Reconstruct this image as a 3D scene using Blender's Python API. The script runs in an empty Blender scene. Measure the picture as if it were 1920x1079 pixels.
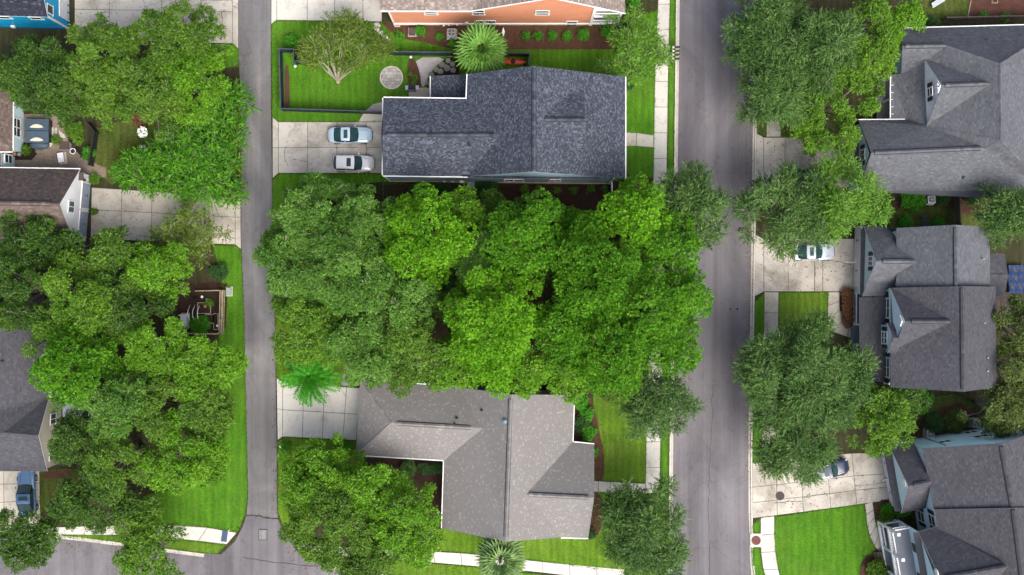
import bpy, math, random
import numpy as np
from mathutils import Vector, Matrix
from mathutils.geometry import tessellate_polygon

# ------------------------------------------------------------------ camera, sky, sun, exposure
scn = bpy.context.scene
COL = scn.collection
H = 115.0                      # drone height above the lawns (m)
S = 17.5                       # photo pixels per metre at ground level
CX, CY = 960.0, 539.5
cam_d = bpy.data.cameras.new("camera")
cam_d.sensor_width = 36.0
cam_d.lens = S * H * 36.0 / 1920.0
cam_d.clip_end = 3000.0
cam = bpy.data.objects.new("camera", cam_d)
COL.objects.link(cam)
cam.location = (0, 0, H)
scn.camera = cam

SUN_EL, SUN_AZ = math.radians(54), math.radians(150)   # azimuth clockwise from +Y
world = bpy.data.worlds.new("World")
scn.world = world
world.use_nodes = True
wn = world.node_tree.nodes
sky = wn.new("ShaderNodeTexSky")
sky.sky_type = 'NISHITA'
sky.sun_disc = False
sky.sun_elevation = SUN_EL
sky.sun_rotation = SUN_AZ
sky.air_density = 0.7
sky.dust_density = 7.0
sky.ozone_density = 0.5
wn["Background"].inputs["Strength"].default_value = 0.15
world.node_tree.links.new(sky.outputs[0], wn["Background"].inputs["Color"])
sun_d = bpy.data.lights.new("sun", 'SUN')
sun_d.energy = 1.25
sun_d.angle = math.radians(48)
sun_d.color = (1.0, 0.975, 0.93)
sun = bpy.data.objects.new("sun", sun_d)
COL.objects.link(sun)
sd = Vector((math.sin(SUN_AZ) * math.cos(SUN_EL), math.cos(SUN_AZ) * math.cos(SUN_EL), math.sin(SUN_EL)))
sun.rotation_euler = sd.to_track_quat('Z', 'Y').to_euler()
sun.location = sd * 200
scn.view_settings.view_transform = 'Standard'
scn.view_settings.look = 'None'
scn.view_settings.gamma = 1.0
scn.view_settings.use_curve_mapping = False
scn.view_settings.exposure = 0.90
scn.render.engine = 'CYCLES'
scn.cycles.max_bounces = 6
scn.cycles.diffuse_bounces = 3
scn.cycles.transmission_bounces = 3
scn.cycles.use_denoising = True

rnd = random.Random(7)
rng = np.random.default_rng(11)

# ------------------------------------------------------------------ helpers
def P(px, py, z=0.0):
    """world point at height z seen at photo pixel (px, py)"""
    k = (H - z) / H / S
    return Vector(((px - CX) * k, (CY - py) * k, z))

def V3(p):
    return P(*p) if len(p) == 3 else P(p[0], p[1], 0)

def tag(o, label=None, cat=None, group=None, kind=None):
    if label: o["label"] = label
    if cat: o["category"] = cat
    if group: o["group"] = group
    if kind: o["kind"] = kind
    return o

def thing(name, loc, label, cat, group=None, kind=None):
    o = bpy.data.objects.new(name, None)
    COL.objects.link(o)
    o.location = loc
    o.empty_display_size = 0.5
    return tag(o, label, cat, group, kind)

def wloc(o):
    v = Vector((0, 0, 0))
    while o is not None:
        v += o.location
        o = o.parent
    return v

class MB:
    """collects simple shapes and links them as one mesh object"""
    def __init__(self):
        self.v, self.f, self.m, self.t = [], [], [], []
        self.mi = 0
        self.tint = 0.5
    def face(self, idx):
        self.f.append(tuple(idx)); self.m.append(self.mi); self.t.append(self.tint)
    def poly(self, pts):
        n = len(self.v)
        self.v += [tuple(p) for p in pts]
        self.face(range(n, n + len(pts)))
    def obox(self, c, u, v, w, su, sv, sw):
        """box at centre c, axes u v w, full sizes"""
        c = Vector(c); n = len(self.v)
        for k in (-1, 1):
            for j in (-1, 1):
                for i in (-1, 1):
                    self.v.append(tuple(c + u * (i * su / 2) + v * (j * sv / 2) + w * (k * sw / 2)))
        for q in ((0, 2, 3, 1), (4, 5, 7, 6), (0, 1, 5, 4), (2, 6, 7, 3), (0, 4, 6, 2), (1, 3, 7, 5)):
            self.face([n + a for a in q])
    def box(self, c, s, rz=0.0):
        cz, sz = math.cos(rz), math.sin(rz)
        self.obox(c, Vector((cz, sz, 0)), Vector((-sz, cz, 0)), Vector((0, 0, 1)), *s)
    def bar(self, a, b, w, h):
        """rectangular bar from a to b"""
        a, b = Vector(a), Vector(b)
        d = (b - a); L = d.length
        if L < 1e-6: return
        d /= L
        up = Vector((0, 0, 1)) if abs(d.z) < 0.95 else Vector((1, 0, 0))
        s = d.cross(up).normalized(); t = s.cross(d).normalized()
        self.obox((a + b) / 2, d, s, t, L, w, h)
    def prism(self, pts, z0, z1):
        """plan polygon pts (x, y) extruded z0..z1"""
        a = sum(pts[i][0] * pts[(i + 1) % len(pts)][1] - pts[(i + 1) % len(pts)][0] * pts[i][1] for i in range(len(pts)))
        if a < 0: pts = list(pts)[::-1]
        n = len(self.v); k = len(pts)
        self.v += [(p[0], p[1], z0) for p in pts] + [(p[0], p[1], z1) for p in pts]
        self.face(range(n + k, n + 2 * k))
        self.face(range(n + k - 1, n - 1, -1))
        for i in range(k):
            j = (i + 1) % k
            self.face((n + i, n + j, n + k + j, n + k + i))
    def tube(self, pts, radii, n=7, cap=True):
        pts = [Vector(p) for p in pts]
        base = len(self.v); prev = None
        for i, p in enumerate(pts):
            d = (pts[min(i + 1, len(pts) - 1)] - pts[max(i - 1, 0)]).normalized()
            if prev is None:
                up = Vector((0, 0, 1)) if abs(d.z) < 0.9 else Vector((1, 0, 0))
                s = d.cross(up).normalized()
            else:
                s = (prev - d * prev.dot(d)).normalized()
            prev = s; t = d.cross(s)
            for k in range(n):
                a = 2 * math.pi * k / n
                self.v.append(tuple(p + (s * math.cos(a) + t * math.sin(a)) * radii[i]))
        for i in range(len(pts) - 1):
            for k in range(n):
                a = base + i * n + k; b = base + i * n + (k + 1) % n
                self.face((a, b, b + n, a + n))
        if cap:
            self.face([base + k for k in range(n - 1, -1, -1)])
            e = base + (len(pts) - 1) * n
            self.face([e + k for k in range(n)])
    def cyl(self, c, r, h, n=16, r2=None):
        self.tube([c, (c[0], c[1], c[2] + h)], [r, r if r2 is None else r2], n)
    def ring(self, c, r0, r1, h, n=24):
        c = Vector(c); b = len(self.v)
        for rr, z in ((r0, 0), (r1, 0), (r1, h), (r0, h)):
            for k in range(n):
                a = 2 * math.pi * k / n
                self.v.append((c.x + rr * math.cos(a), c.y + rr * math.sin(a), c.z + z))
        for s0, s1 in ((1, 2), (2, 3), (3, 0), (0, 1)):
            for k in range(n):
                j = (k + 1) % n
                self.face((b + s0 * n + k, b + s0 * n + j, b + s1 * n + j, b + s1 * n + k))
    def blob(self, c, r, n=10, m=6, jit=0.0, seed=0):
        rr = random.Random(seed); c = Vector(c); b = len(self.v)
        self.v.append((c.x, c.y, c.z + r[2]))
        for i in range(1, m):
            th = math.pi * i / m
            for k in range(n):
                a = 2 * math.pi * k / n; q = 1 + rr.uniform(-jit, jit)
                self.v.append((c.x + r[0] * q * math.sin(th) * math.cos(a), c.y + r[1] * q * math.sin(th) * math.sin(a), c.z + r[2] * q * math.cos(th)))
        self.v.append((c.x, c.y, c.z - r[2]))
        for k in range(n): self.face((b, b + 1 + k, b + 1 + (k + 1) % n))
        for i in range(m - 2):
            for k in range(n):
                a = b + 1 + i * n + k; d = b + 1 + i * n + (k + 1) % n
                self.face((a, a + n, d + n, d))
        e = len(self.v) - 1; l = b + 1 + (m - 2) * n
        for k in range(n): self.face((e, l + (k + 1) % n, l + k))
    def build(self, name, mats, parent=None, smooth=False, tint=False):
        off = wloc(parent) if parent else Vector((0, 0, 0))
        me = bpy.data.meshes.new(name)
        me.from_pydata([(x - off.x, y - off.y, z - off.z) for x, y, z in self.v], [], self.f)
        if not isinstance(mats, (list, tuple)): mats = [mats]
        for m in mats: me.materials.append(m)
        if len(mats) > 1: me.polygons.foreach_set("material_index", self.m)
        if smooth: me.polygons.foreach_set("use_smooth", [True] * len(self.f))
        if tint:
            at = me.attributes.new("tint", 'FLOAT', 'FACE'); at.data.foreach_set("value", self.t)
        me.update()
        o = bpy.data.objects.new(name, me)
        COL.objects.link(o)
        if parent: o.parent = parent
        return o

def np_mesh(name, verts, nper, mat, parent=None, tint=None, smooth=False):
    """mesh of many separate faces with nper corners each from an (N*nper, 3) array"""
    off = wloc(parent) if parent else Vector((0, 0, 0))
    verts = (verts - np.array(off)).astype(np.float32)
    nv = len(verts); nf = nv // nper
    me = bpy.data.meshes.new(name)
    me.vertices.add(nv); me.vertices.foreach_set("co", verts.ravel())
    me.loops.add(nv); me.loops.foreach_set("vertex_index", np.arange(nv, dtype=np.int32))
    me.polygons.add(nf); me.polygons.foreach_set("loop_start", np.arange(0, nv, nper, dtype=np.int32))
    if tint is not None:
        at = me.attributes.new("tint", 'FLOAT', 'FACE'); at.data.foreach_set("value", np.asarray(tint, dtype=np.float32))
    me.materials.append(mat)
    me.update(calc_edges=True)
    o = bpy.data.objects.new(name, me)
    COL.objects.link(o)
    if parent: o.parent = parent
    return o

def copy_tree(o, parent=None):
    c = o.copy(); COL.objects.link(c)
    if parent: c.parent = parent
    for ch in [x for x in o.children]:
        copy_tree(ch, c)
    return c

# ------------------------------------------------------------------ materials
def sr(r, g, b, k=1.0):
    f = lambda c: (c / 255 / 12.92 if c <= 10 else ((c / 255 + 0.055) / 1.055) ** 2.4)
    return (f(r) * k, f(g) * k, f(b) * k)

class NT:
    def __init__(self, name):
        self.mat = bpy.data.materials.new(name); self.mat.use_nodes = True
        self.t = self.mat.node_tree; self.n = self.t.nodes; self.b = self.n["Principled BSDF"]
        self.co = self.n.new("ShaderNodeNewGeometry").outputs["Position"]
    def link(self, a, b): self.t.links.new(a, b)
    def noise(self, scale, detail=4, rough=0.6, co=None, dist=0.0, stretch=None):
        nd = self.n.new("ShaderNodeTexNoise")
        nd.inputs["Scale"].default_value = scale; nd.inputs["Detail"].default_value = detail
        nd.inputs["Roughness"].default_value = rough; nd.inputs["Distortion"].default_value = dist
        c = co or self.co
        if stretch:
            mp = self.n.new("ShaderNodeMapping"); mp.inputs["Scale"].default_value = stretch
            self.link(c, mp.inputs[0]); c = mp.outputs[0]
        self.link(c, nd.inputs["Vector"])
        return nd.outputs["Fac"]
    def ramp(self, fac, stops):
        r = self.n.new("ShaderNodeValToRGB"); e = r.color_ramp.elements
        while len(e) < len(stops): e.new(0.5)
        for el, (p, c) in zip(e, stops):
            el.position = p; el.color = (*c, 1) if not isinstance(c, (int, float)) else (c, c, c, 1)
        self.link(fac, r.inputs[0])
        return r.outputs[0]
    def mix(self, fac, a, b, mode='MIX'):
        m = self.n.new("ShaderNodeMix"); m.data_type = 'RGBA'; m.blend_type = mode
        for s, v in ((0, fac), (6, a), (7, b)):
            if isinstance(v, (int, float)): m.inputs[s].default_value = v
            elif isinstance(v, tuple): m.inputs[s].default_value = (*v, 1)
            else: self.link(v, m.inputs[s])
        return m.outputs[2]
    def math(self, op, a, b=0.0):
        m = self.n.new("ShaderNodeMath"); m.operation = op
        for s, v in ((0, a), (1, b)):
            if isinstance(v, (int, float)): m.inputs[s].default_value = v
            else: self.link(v, m.inputs[s])
        return m.outputs[0]
    def bump(self, h, strength, dist=0.02):
        b = self.n.new("ShaderNodeBump"); b.inputs["Strength"].default_value = strength; b.inputs["Distance"].default_value = dist
        self.link(h, b.inputs["Height"]); self.link(b.outputs[0], self.b.inputs["Normal"])
    def objrand(self): return self.n.new("ShaderNodeObjectInfo").outputs["Random"]
    def attr(self, name):
        a = self.n.new("ShaderNodeAttribute"); a.attribute_name = name; return a.outputs["Fac"]
    def out(self, col, rough=0.8, spec=0.3, metal=0.0):
        if isinstance(col, tuple): self.b.inputs["Base Color"].default_value = (*col, 1)
        else: self.link(col, self.b.inputs["Base Color"])
        if isinstance(rough, (int, float)): self.b.inputs["Roughness"].default_value = rough
        else: self.link(rough, self.b.inputs["Roughness"])
        self.b.inputs["Specular IOR Level"].default_value = spec
        self.b.inputs["Metallic"].default_value = metal
        return self.mat

def simple(name, c, var=0.12, scale=3.0, rough=0.7, spec=0.3, metal=0.0, bump=0.0, rand=0.0):
    """plain painted/solid surface with mild wear variation"""
    t = NT(name)
    lo = tuple(x * (1 - var) for x in c); hi = tuple(min(1, x * (1 + var)) for x in c)
    f = t.noise(scale, 6, 0.65)
    col = t.ramp(f, [(0.3, lo), (0.7, hi)])
    if rand:
        col = t.mix(t.objrand(), t.mix(1.0, col, (1 - rand,) * 3, 'MULTIPLY'), t.mix(1.0, col, (1 + rand,) * 3, 'MULTIPLY'))
    if bump: t.bump(t.noise(scale * 12, 3), bump)
    return t.out(col, rough, spec, metal)

def concrete(name, base, dirt, amt=0.5, rand=0.06):
    t = NT(name)
    big = t.noise(0.35, 7, 0.62, dist=0.6)
    fine = t.noise(9, 6, 0.7)
    col = t.ramp(big, [(0.30, dirt), (0.30 + amt * 0.5, base), (0.85, tuple(min(1, x * 1.08) for x in base))])
    col = t.mix(0.55, col, t.ramp(fine, [(0.25, 0.62), (0.75, 1.0)]), 'MULTIPLY')
    stain = t.ramp(t.noise(1.1, 8, 0.72, dist=1.2), [(0.36, 0.55), (0.47, 1.0)])
    col = t.mix(0.45, col, stain, 'MULTIPLY')
    col = t.mix(t.objrand(), t.mix(1.0, col, (1 - rand,) * 3, 'MULTIPLY'), t.mix(1.0, col, (1 + rand,) * 3, 'MULTIPLY'))
    t.bump(fine, 0.25, 0.01)
    return t.out(col, 0.85, 0.25)

def asphalt(name, base, dark, light):
    t = NT(name)
    big = t.noise(0.16, 7, 0.62, dist=0.8, stretch=(1.0, 0.45, 1))
    col = t.ramp(big, [(0.28, dark), (0.5, base), (0.72, light)])
    grit = t.noise(14, 5, 0.8)
    col = t.mix(0.6, col, t.ramp(grit, [(0.3, 0.62), (0.7, 1.25)]), 'MULTIPLY')
    trk = t.ramp(t.noise(0.55, 5, 0.6, dist=0.3, stretch=(1.6, 0.035, 1)), [(0.32, 0.72), (0.52, 1.0), (0.70, 1.28)])
    col = t.mix(0.75, col, trk, 'MULTIPLY')
    blot = t.ramp(t.noise(0.9, 6, 0.7, dist=0.5), [(0.30, 0.6), (0.42, 1.0)])
    col = t.mix(0.5, col, blot, 'MULTIPLY')
    v = t.n.new("ShaderNodeTexVoronoi"); v.feature = 'DISTANCE_TO_EDGE'; v.inputs["Scale"].default_value = 0.11
    mp = t.n.new("ShaderNodeMix"); mp.data_type = 'VECTOR'; mp.inputs[0].default_value = 0.10
    nz = t.n.new("ShaderNodeTexNoise"); nz.inputs["Scale"].default_value = 0.6; nz.inputs["Detail"].default_value = 6
    t.link(t.co, nz.inputs["Vector"])
    sc = t.n.new("ShaderNodeVectorMath"); sc.operation = 'MULTIPLY_ADD'; sc.inputs[1].default_value = (5, 5, 0)
    t.link(nz.outputs["Color"], sc.inputs[0]); t.link(t.co, sc.inputs[2])
    t.link(sc.outputs[0], v.inputs["Vector"])
    crack = t.ramp(v.outputs["Distance"], [(0.0, 0.62), (0.006, 1.0)])
    col = t.mix(0.6, col, crack, 'MULTIPLY')
    t.bump(grit, 0.4, 0.01)
    return t.out(col, 0.8, 0.3)

def grass(name, c1, c2, dry, dryamt=0.3):
    t = NT(name)
    a = t.noise(0.5, 6, 0.6); b = t.noise(5, 5, 0.7); f = t.noise(38, 4, 0.8)
    col = t.ramp(a, [(0.3, c1), (0.7, c2)])
    col = t.mix(t.math('MULTIPLY', t.ramp(t.noise(0.22, 6, 0.65, dist=0.6), [(0.45, 0.0), (0.75, 1.0)]), dryamt), col, dry)
    col = t.mix(0.7, col, t.ramp(b, [(0.25, 0.5), (0.75, 1.3)]), 'MULTIPLY')
    mow = t.ramp(t.noise(1.3, 5, 0.65, dist=0.4, stretch=(1.0, 0.3, 1)), [(0.30, 0.58), (0.50, 0.95), (0.70, 1.32)])
    col = t.mix(0.7, col, mow, 'MULTIPLY')
    wv = t.n.new("ShaderNodeTexWave"); wv.wave_type = 'BANDS'; wv.bands_direction = 'X'; wv.inputs["Scale"].default_value = 0.45; wv.inputs["Distortion"].default_value = 1.2; wv.inputs["Detail"].default_value = 2
    t.link(t.co, wv.inputs["Vector"])
    col = t.mix(0.5, col, t.ramp(wv.outputs["Fac"], [(0.2, 0.78), (0.8, 1.12)]), 'MULTIPLY')
    worn = t.ramp(t.noise(2.6, 6, 0.7, dist=0.8), [(0.60, 0.0), (0.72, 1.0)])
    col = t.mix(t.math('MULTIPLY', worn, 0.35), col, dry)
    col = t.mix(0.7, col, t.ramp(f, [(0.25, 0.5), (0.75, 1.35)]), 'MULTIPLY')
    t.bump(f, 0.8, 0.05)
    return t.out(col, 0.9, 0.15)

def mulch(name, a, b):
    t = NT(name)
    f = t.noise(16, 5, 0.8); g = t.noise(1.2, 5, 0.6)
    col = t.ramp(f, [(0.25, tuple(x * 0.45 for x in a)), (0.5, a), (0.75, b)])
    col = t.mix(0.5, col, t.ramp(g, [(0.3, 0.6), (0.7, 1.2)]), 'MULTIPLY')
    t.bump(f, 1.0, 0.06)
    return t.out(col, 0.95, 0.1)

def shingle_mat(name, stops, stain=0.35):
    t = NT(name)
    col = t.ramp(t.attr("tint"), stops)
    st = t.ramp(t.noise(0.28, 6, 0.6, dist=0.5), [(0.25, 0.72), (0.7, 1.12)])
    col = t.mix(stain, col, st, 'MULTIPLY')
    g = t.noise(30, 3, 0.8)
    col = t.mix(0.35, col, t.ramp(g, [(0.3, 0.7), (0.7, 1.2)]), 'MULTIPLY')
    t.bump(g, 0.3, 0.01)
    return t.out(col, 0.85, 0.25)

def siding(name, c):
    t = NT(name)
    w = t.n.new("ShaderNodeTexWave"); w.wave_type = 'BANDS'; w.bands_direction = 'Z'; w.wave_profile = 'SAW'
    w.inputs["Scale"].default_value = 0.8; w.inputs["Distortion"].default_value = 0.0
    t.link(t.co, w.inputs["Vector"])
    col = t.ramp(t.noise(0.8, 5, 0.6), [(0.3, tuple(x * 0.88 for x in c)), (0.7, c)])
    col = t.mix(0.25, col, t.ramp(w.outputs["Fac"], [(0.0, 0.55), (0.12, 1.0)]), 'MULTIPLY')
    t.bump(w.outputs["Fac"], 0.5, 0.02)
    return t.out(col, 0.6, 0.3)

def leaf_mat(name, dark, mid, light, trans=0.28):
    t = NT(name)
    geo = t.n.new("ShaderNodeNewGeometry")
    r = geo.outputs["Random Per Island"]
    f = t.math('ADD', t.math('MULTIPLY', r, 0.45), t.math('MULTIPLY', t.attr("tint"), 0.55))
    col = t.ramp(f, [(0.12, dark), (0.5, mid), (0.88, light)])
    t.link(col, t.b.inputs["Base Color"])
    t.b.inputs["Roughness"].default_value = 0.55
    t.b.inputs["Specular IOR Level"].default_value = 0.25
    tr = t.n.new("ShaderNodeBsdfTranslucent"); t.link(col, tr.inputs["Color"])
    ms = t.n.new("ShaderNodeMixShader"); ms.inputs[0].default_value = trans
    t.link(t.b.outputs[0], ms.inputs[1]); t.link(tr.outputs[0], ms.inputs[2])
    t.link(ms.outputs[0], t.n["Material Output"].inputs["Surface"])
    return t.mat

def glass(name, c, rough=0.25):
    t = NT(name)
    col = t.ramp(t.noise(0.9, 2), [(0.3, tuple(x * 0.6 for x in c)), (0.7, c)])
    return t.out(col, rough, 0.25)

M = {}
M['ground'] = grass('ground_soil_grass', (.035, .045, .016), (.055, .050, .026), (.07, .055, .035), 0.6)
M['lawn'] = grass('lawn_grass', (.078, .185, .010), (.130, .240, .016), (.17, .20, .045), 0.55)
M['lawn_vivid'] = grass('lawn_vivid_grass', (.052, .170, .008), (.080, .230, .010), (.13, .20, .03), 0.5)
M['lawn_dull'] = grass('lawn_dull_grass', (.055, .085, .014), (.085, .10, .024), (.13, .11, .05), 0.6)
M['blade'] = leaf_mat('grass_blade', (.042, .14, .007), (.074, .21, .009), (.13, .28, .022), 0.3)
M['mulch'] = mulch('red_mulch', (.085, .042, .032), (.13, .068, .052))
M['mulch_dark'] = mulch('dark_mulch', (.042, .024, .019), (.075, .045, .034))
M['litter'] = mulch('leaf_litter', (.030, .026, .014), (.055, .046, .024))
M['soil'] = mulch('garden_soil', (.030, .022, .016), (.06, .045, .032))
M['road'] = asphalt('road_asphalt', (.128, .124, .138), (.084, .081, .093), (.172, .168, .182))
M['alley'] = asphalt('alley_asphalt', (.135, .136, .142), (.09, .09, .096), (.225, .226, .232))
M['conc'] = concrete('pale_concrete', (.53, .525, .485), (.40, .39, .345), 0.3)
M['conc_dirty'] = concrete('stained_concrete', (.48, .465, .415), (.25, .235, .195), 0.5, 0.09)
M['conc_warm'] = concrete('warm_concrete', (.46, .44, .385), (.30, .28, .235), 0.4, 0.07)
M['joint'] = simple('joint_dirt', (.10, .10, .075), 0.4, 4, 0.95, 0.1)
M['shingle_navy'] = shingle_mat('navy_shingle', [(0.0, sr(54, 60, 71, .6)), (0.45, sr(76, 84, 98, .6)), (0.62, sr(84, 92, 106, .6)), (1.0, sr(110, 120, 137, .6))])
M['shingle_pale'] = shingle_mat('pale_grey_shingle', [(0.0, sr(137, 136, 135, .56)), (0.55, sr(150, 149, 148, .56)), (0.8, sr(157, 156, 155, .56)), (1.0, sr(176, 176, 175, .56))], 0.2)
M['shingle_grey'] = shingle_mat('grey_shingle', [(0.0, sr(92, 96, 104, .62)), (0.6, sr(108, 113, 121, .62)), (1.0, sr(122, 128, 136, .62))], 0.5)
M['shingle_char'] = shingle_mat('charcoal_shingle', [(0.0, sr(76, 78, 86, .6)), (0.6, sr(90, 92, 100, .6)), (1.0, sr(104, 106, 114, .6))], 0.5)
M['shingle_brown'] = shingle_mat('brown_shingle', [(0.0, sr(92, 82, 78, .62)), (0.6, sr(118, 106, 100, .62)), (1.0, sr(142, 130, 122, .62))], 0.4)
M['shingle_taupe'] = shingle_mat('taupe_shingle', [(0.0, sr(120, 110, 105, .66)), (0.6, sr(148, 138, 132, .66)), (1.0, sr(186, 178, 172, .66))], 0.3)
M['shingle_slate'] = shingle_mat('slate_shingle', [(0.0, sr(30, 34, 46, .6)), (0.6, sr(52, 58, 74, .6)), (1.0, sr(92, 98, 112, .6))], 0.3)
M['white'] = simple('white_trim_paint', (.72, .73, .74), 0.06, 2, 0.5)
M['trim_grey'] = simple('grey_fascia_paint', (.33, .34, .36), 0.1, 2, 0.5)
M['cream'] = siding('cream_siding', (.56, .55, .49))
M['sky_blue'] = siding('pale_blue_siding', sr(196, 225, 236, 1.0))
M['grey_blue'] = siding('grey_blue_siding', sr(150, 180, 196, .95))
M['pale_white'] = siding('white_siding', (.78, .82, .86))
M['cyan'] = siding('bright_cyan_siding', sr(8, 160, 210, .95))
M['deep_blue'] = siding('deep_blue_siding', sr(8, 120, 176, .8))
M['orange'] = siding('terracotta_siding', sr(216, 150, 118, .95))
M['found'] = simple('foundation_stucco', sr(222, 200, 172, .75), 0.08, 2, 0.8)
M['glass'] = glass('window_glass', (.035, .055, .06))
M['glass_teal'] = glass('teal_window_glass', (.07, .13, .13))
M['shutter'] = simple('black_shutter_paint', (.02, .026, .034), 0.2, 3, 0.5)
M['garage'] = simple('garage_door_white', (.62, .64, .66), 0.05, 1, 0.5)
M['garage_blue'] = simple('garage_door_greyblue', sr(150, 164, 184, .8), 0.06, 1, 0.5)
M['hardware'] = simple('black_hardware', (.02, .02, .024), 0.2, 5, 0.4)
M['steel'] = simple('galvanised_steel', (.38, .40, .42), 0.15, 4, 0.35, 0.5, 0.7)
M['vent'] = simple('dark_roof_vent', (.03, .033, .038), 0.3, 5, 0.5)
M['vent_blue'] = simple('blue_grey_vent', (.12, .20, .28), 0.2, 5, 0.4)
M['navy'] = simple('navy_fence_paint', (.013, .020, .034), 0.3, 2.5, 0.6, 0.3, 0, 0.3)
M['navy_top'] = simple('weathered_fence_cap', (.040, .054, .078), 0.3, 2.5, 0.6)
M['wood'] = simple('weathered_wood', (.30, .25, .17), 0.3, 3, 0.8, 0.2, 0, 0.4, 0.12)
M['wood_dark'] = simple('dark_fence_wood', (.07, .058, .05), 0.35, 3, 0.85, 0.2, 0, 0.4, 0.15)
M['bark'] = simple('grey_bark', (.19, .175, .15), 0.35, 6, 0.9, 0.15, 0, 0.8)
M['bark_pale'] = simple('pale_smooth_bark', (.33, .30, .24), 0.25, 6, 0.85, 0.15, 0, 0.5)
M['bark_brown'] = simple('pine_bark', (.13, .095, .075), 0.35, 6, 0.9, 0.15, 0, 0.8)
M['stone'] = simple('white_stone', (.52, .50, .46), 0.25, 4, 0.85, 0.2, 0, 0.5, 0.15)
M['flag_stone'] = simple('grey_flagstone', (.20, .195, .185), 0.25, 4, 0.85, 0.2, 0, 0.5, 0.18)
M['paver'] = simple('patio_paver', (.38, .365, .335), 0.2, 4, 0.85, 0.2, 0, 0.4, 0.2)
M['gravel'] = concrete('white_gravel', (.46, .44, .44), (.27, .25, .25), 0.5)
M['brick'] = simple('brown_brick_paver', (.185, .15, .12), 0.3, 5, 0.9, 0.15, 0, 0.4, 0.3)
M['slate_step'] = simple('blue_slate', (.19, .22, .26), 0.2, 3, 0.7, 0.3, 0, 0.3, 0.12)
M['rust'] = simple('rusty_iron', (.15, .055, .045), 0.3, 8, 0.8, 0.3, 0.2, 0.4)
M['iron'] = simple('dark_cast_iron', (.05, .045, .042), 0.4, 8, 0.7, 0.4, 0.4, 0.4)
M['black'] = simple('matte_black', (.016, .016, .018), 0.2, 5, 0.6)
M['red'] = simple('red_orange_plastic', (.62, .07, .02), 0.08, 3, 0.4, 0.5)
M['tarp'] = simple('navy_tarp', (.008, .030, .105), 0.2, 2, 0.6)
M['tactile'] = simple('tactile_blue_plate', (.045, .075, .135), 0.1, 3, 0.7)
M['tub'] = simple('blue_grey_vinyl_cover', (.045, .072, .105), 0.15, 2, 0.5)
M['pad'] = simple('cream_vinyl_and_reflection', (.52, .50, .40), 0.12, 4, 0.6)  # cream vinyl and pot; on the tub cover it paints the sky reflections
M['terracotta'] = simple('terracotta_pot', (.33, .15, .09), 0.2, 5, 0.85)
M['flower'] = simple('white_petals', (.72, .74, .74), 0.1, 8, 0.7)
M['tin'] = simple('pale_ribbed_metal', (.50, .56, .62), 0.1, 1.5, 0.45, 0.4, 0.2)
M['porch_floor'] = simple('grey_porch_paint', (.16, .185, .22), 0.1, 1.5, 0.6)
M['tyre'] = simple('tyre_rubber', (.015, .015, .016), 0.2, 6, 0.8)
M['rim'] = simple('alloy_rim', (.42, .43, .45), 0.1, 5, 0.35, 0.5, 0.7)
M['lamp_glass'] = simple('headlight_glass', (.30, .33, .35), 0.1, 6, 0.15, 0.6)
M['tail_red'] = simple('tail_light_red', (.35, .015, .012), 0.1, 6, 0.3, 0.5)
M['car_glass'] = glass('car_glass', (.032, .075, .083), 0.06)
def paint(name, c):
    t = NT(name)
    m = t.out(t.ramp(t.noise(1.5, 3), [(0.3, tuple(x * .95 for x in c)), (0.7, c)]), 0.22, 0.5, 0.15)
    t.b.inputs["Coat Weight"].default_value = 0.8
    t.b.inputs["Coat Roughness"].default_value = 0.05
    return m
M['paint_silver'] = paint('silver_blue_car_paint', (.42, .56, .66))
M['paint_white'] = paint('white_car_paint', (.74, .74, .74))
M['paint_blue'] = paint('blue_car_paint', (.085, .175, .32))
M['paint_navy'] = paint('navy_car_paint', (.022, .035, .075))
M['paint_grey'] = paint('pale_silver_car_paint', (.44, .50, .58))
# leaves: dark, mid, light base colours of the leaves themselves
M['L_oak'] = leaf_mat('oak_leaf', (0.041, 0.100, 0.011), (0.081, 0.185, 0.014), (0.135, 0.260, 0.027))
M['L_bright'] = leaf_mat('bright_leaf', (0.053, 0.150, 0.007), (0.101, 0.265, 0.009), (0.167, 0.365, 0.020))
M['L_dark'] = leaf_mat('dark_leaf', (0.022, 0.062, 0.009), (0.045, 0.115, 0.011), (0.088, 0.182, 0.020))
M['L_live'] = leaf_mat('live_oak_leaf', (0.032, 0.085, 0.019), (0.070, 0.160, 0.032), (0.154, 0.270, 0.072))
M['L_mid'] = leaf_mat('grey_oak_leaf', (0.037, 0.110, 0.013), (0.082, 0.209, 0.022), (0.157, 0.316, 0.054))
M['L_lime'] = leaf_mat('lime_needle', (0.063, 0.205, 0.007), (0.131, 0.355, 0.011), (0.230, 0.510, 0.027))
M['L_pine'] = leaf_mat('pine_needle', (0.043, 0.160, 0.007), (0.088, 0.270, 0.011), (0.163, 0.400, 0.025))
M['L_yel'] = leaf_mat('yellow_green_leaf', (0.045, 0.118, 0.008), (0.086, 0.205, 0.012), (0.156, 0.315, 0.025))
M['L_olive'] = leaf_mat('olive_leaf', (0.041, 0.070, 0.014), (0.078, 0.125, 0.022), (0.135, 0.190, 0.045))
M['L_myrtle'] = leaf_mat('myrtle_leaf', (.060, .108, .015), (.110, .190, .022), (.200, .290, .045))
M['L_lacy'] = leaf_mat('lacy_leaf', (0.063, 0.169, 0.014), (0.111, 0.263, 0.024), (0.186, 0.365, 0.055))
M['L_wax'] = leaf_mat('wax_shrub_leaf', (.030, .125, .008), (.068, .235, .010), (.140, .360, .022))
M['L_palm'] = leaf_mat('palm_frond', (0.068, 0.176, 0.022), (0.121, 0.270, 0.041), (0.223, 0.392, 0.095), 0.2)
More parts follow.
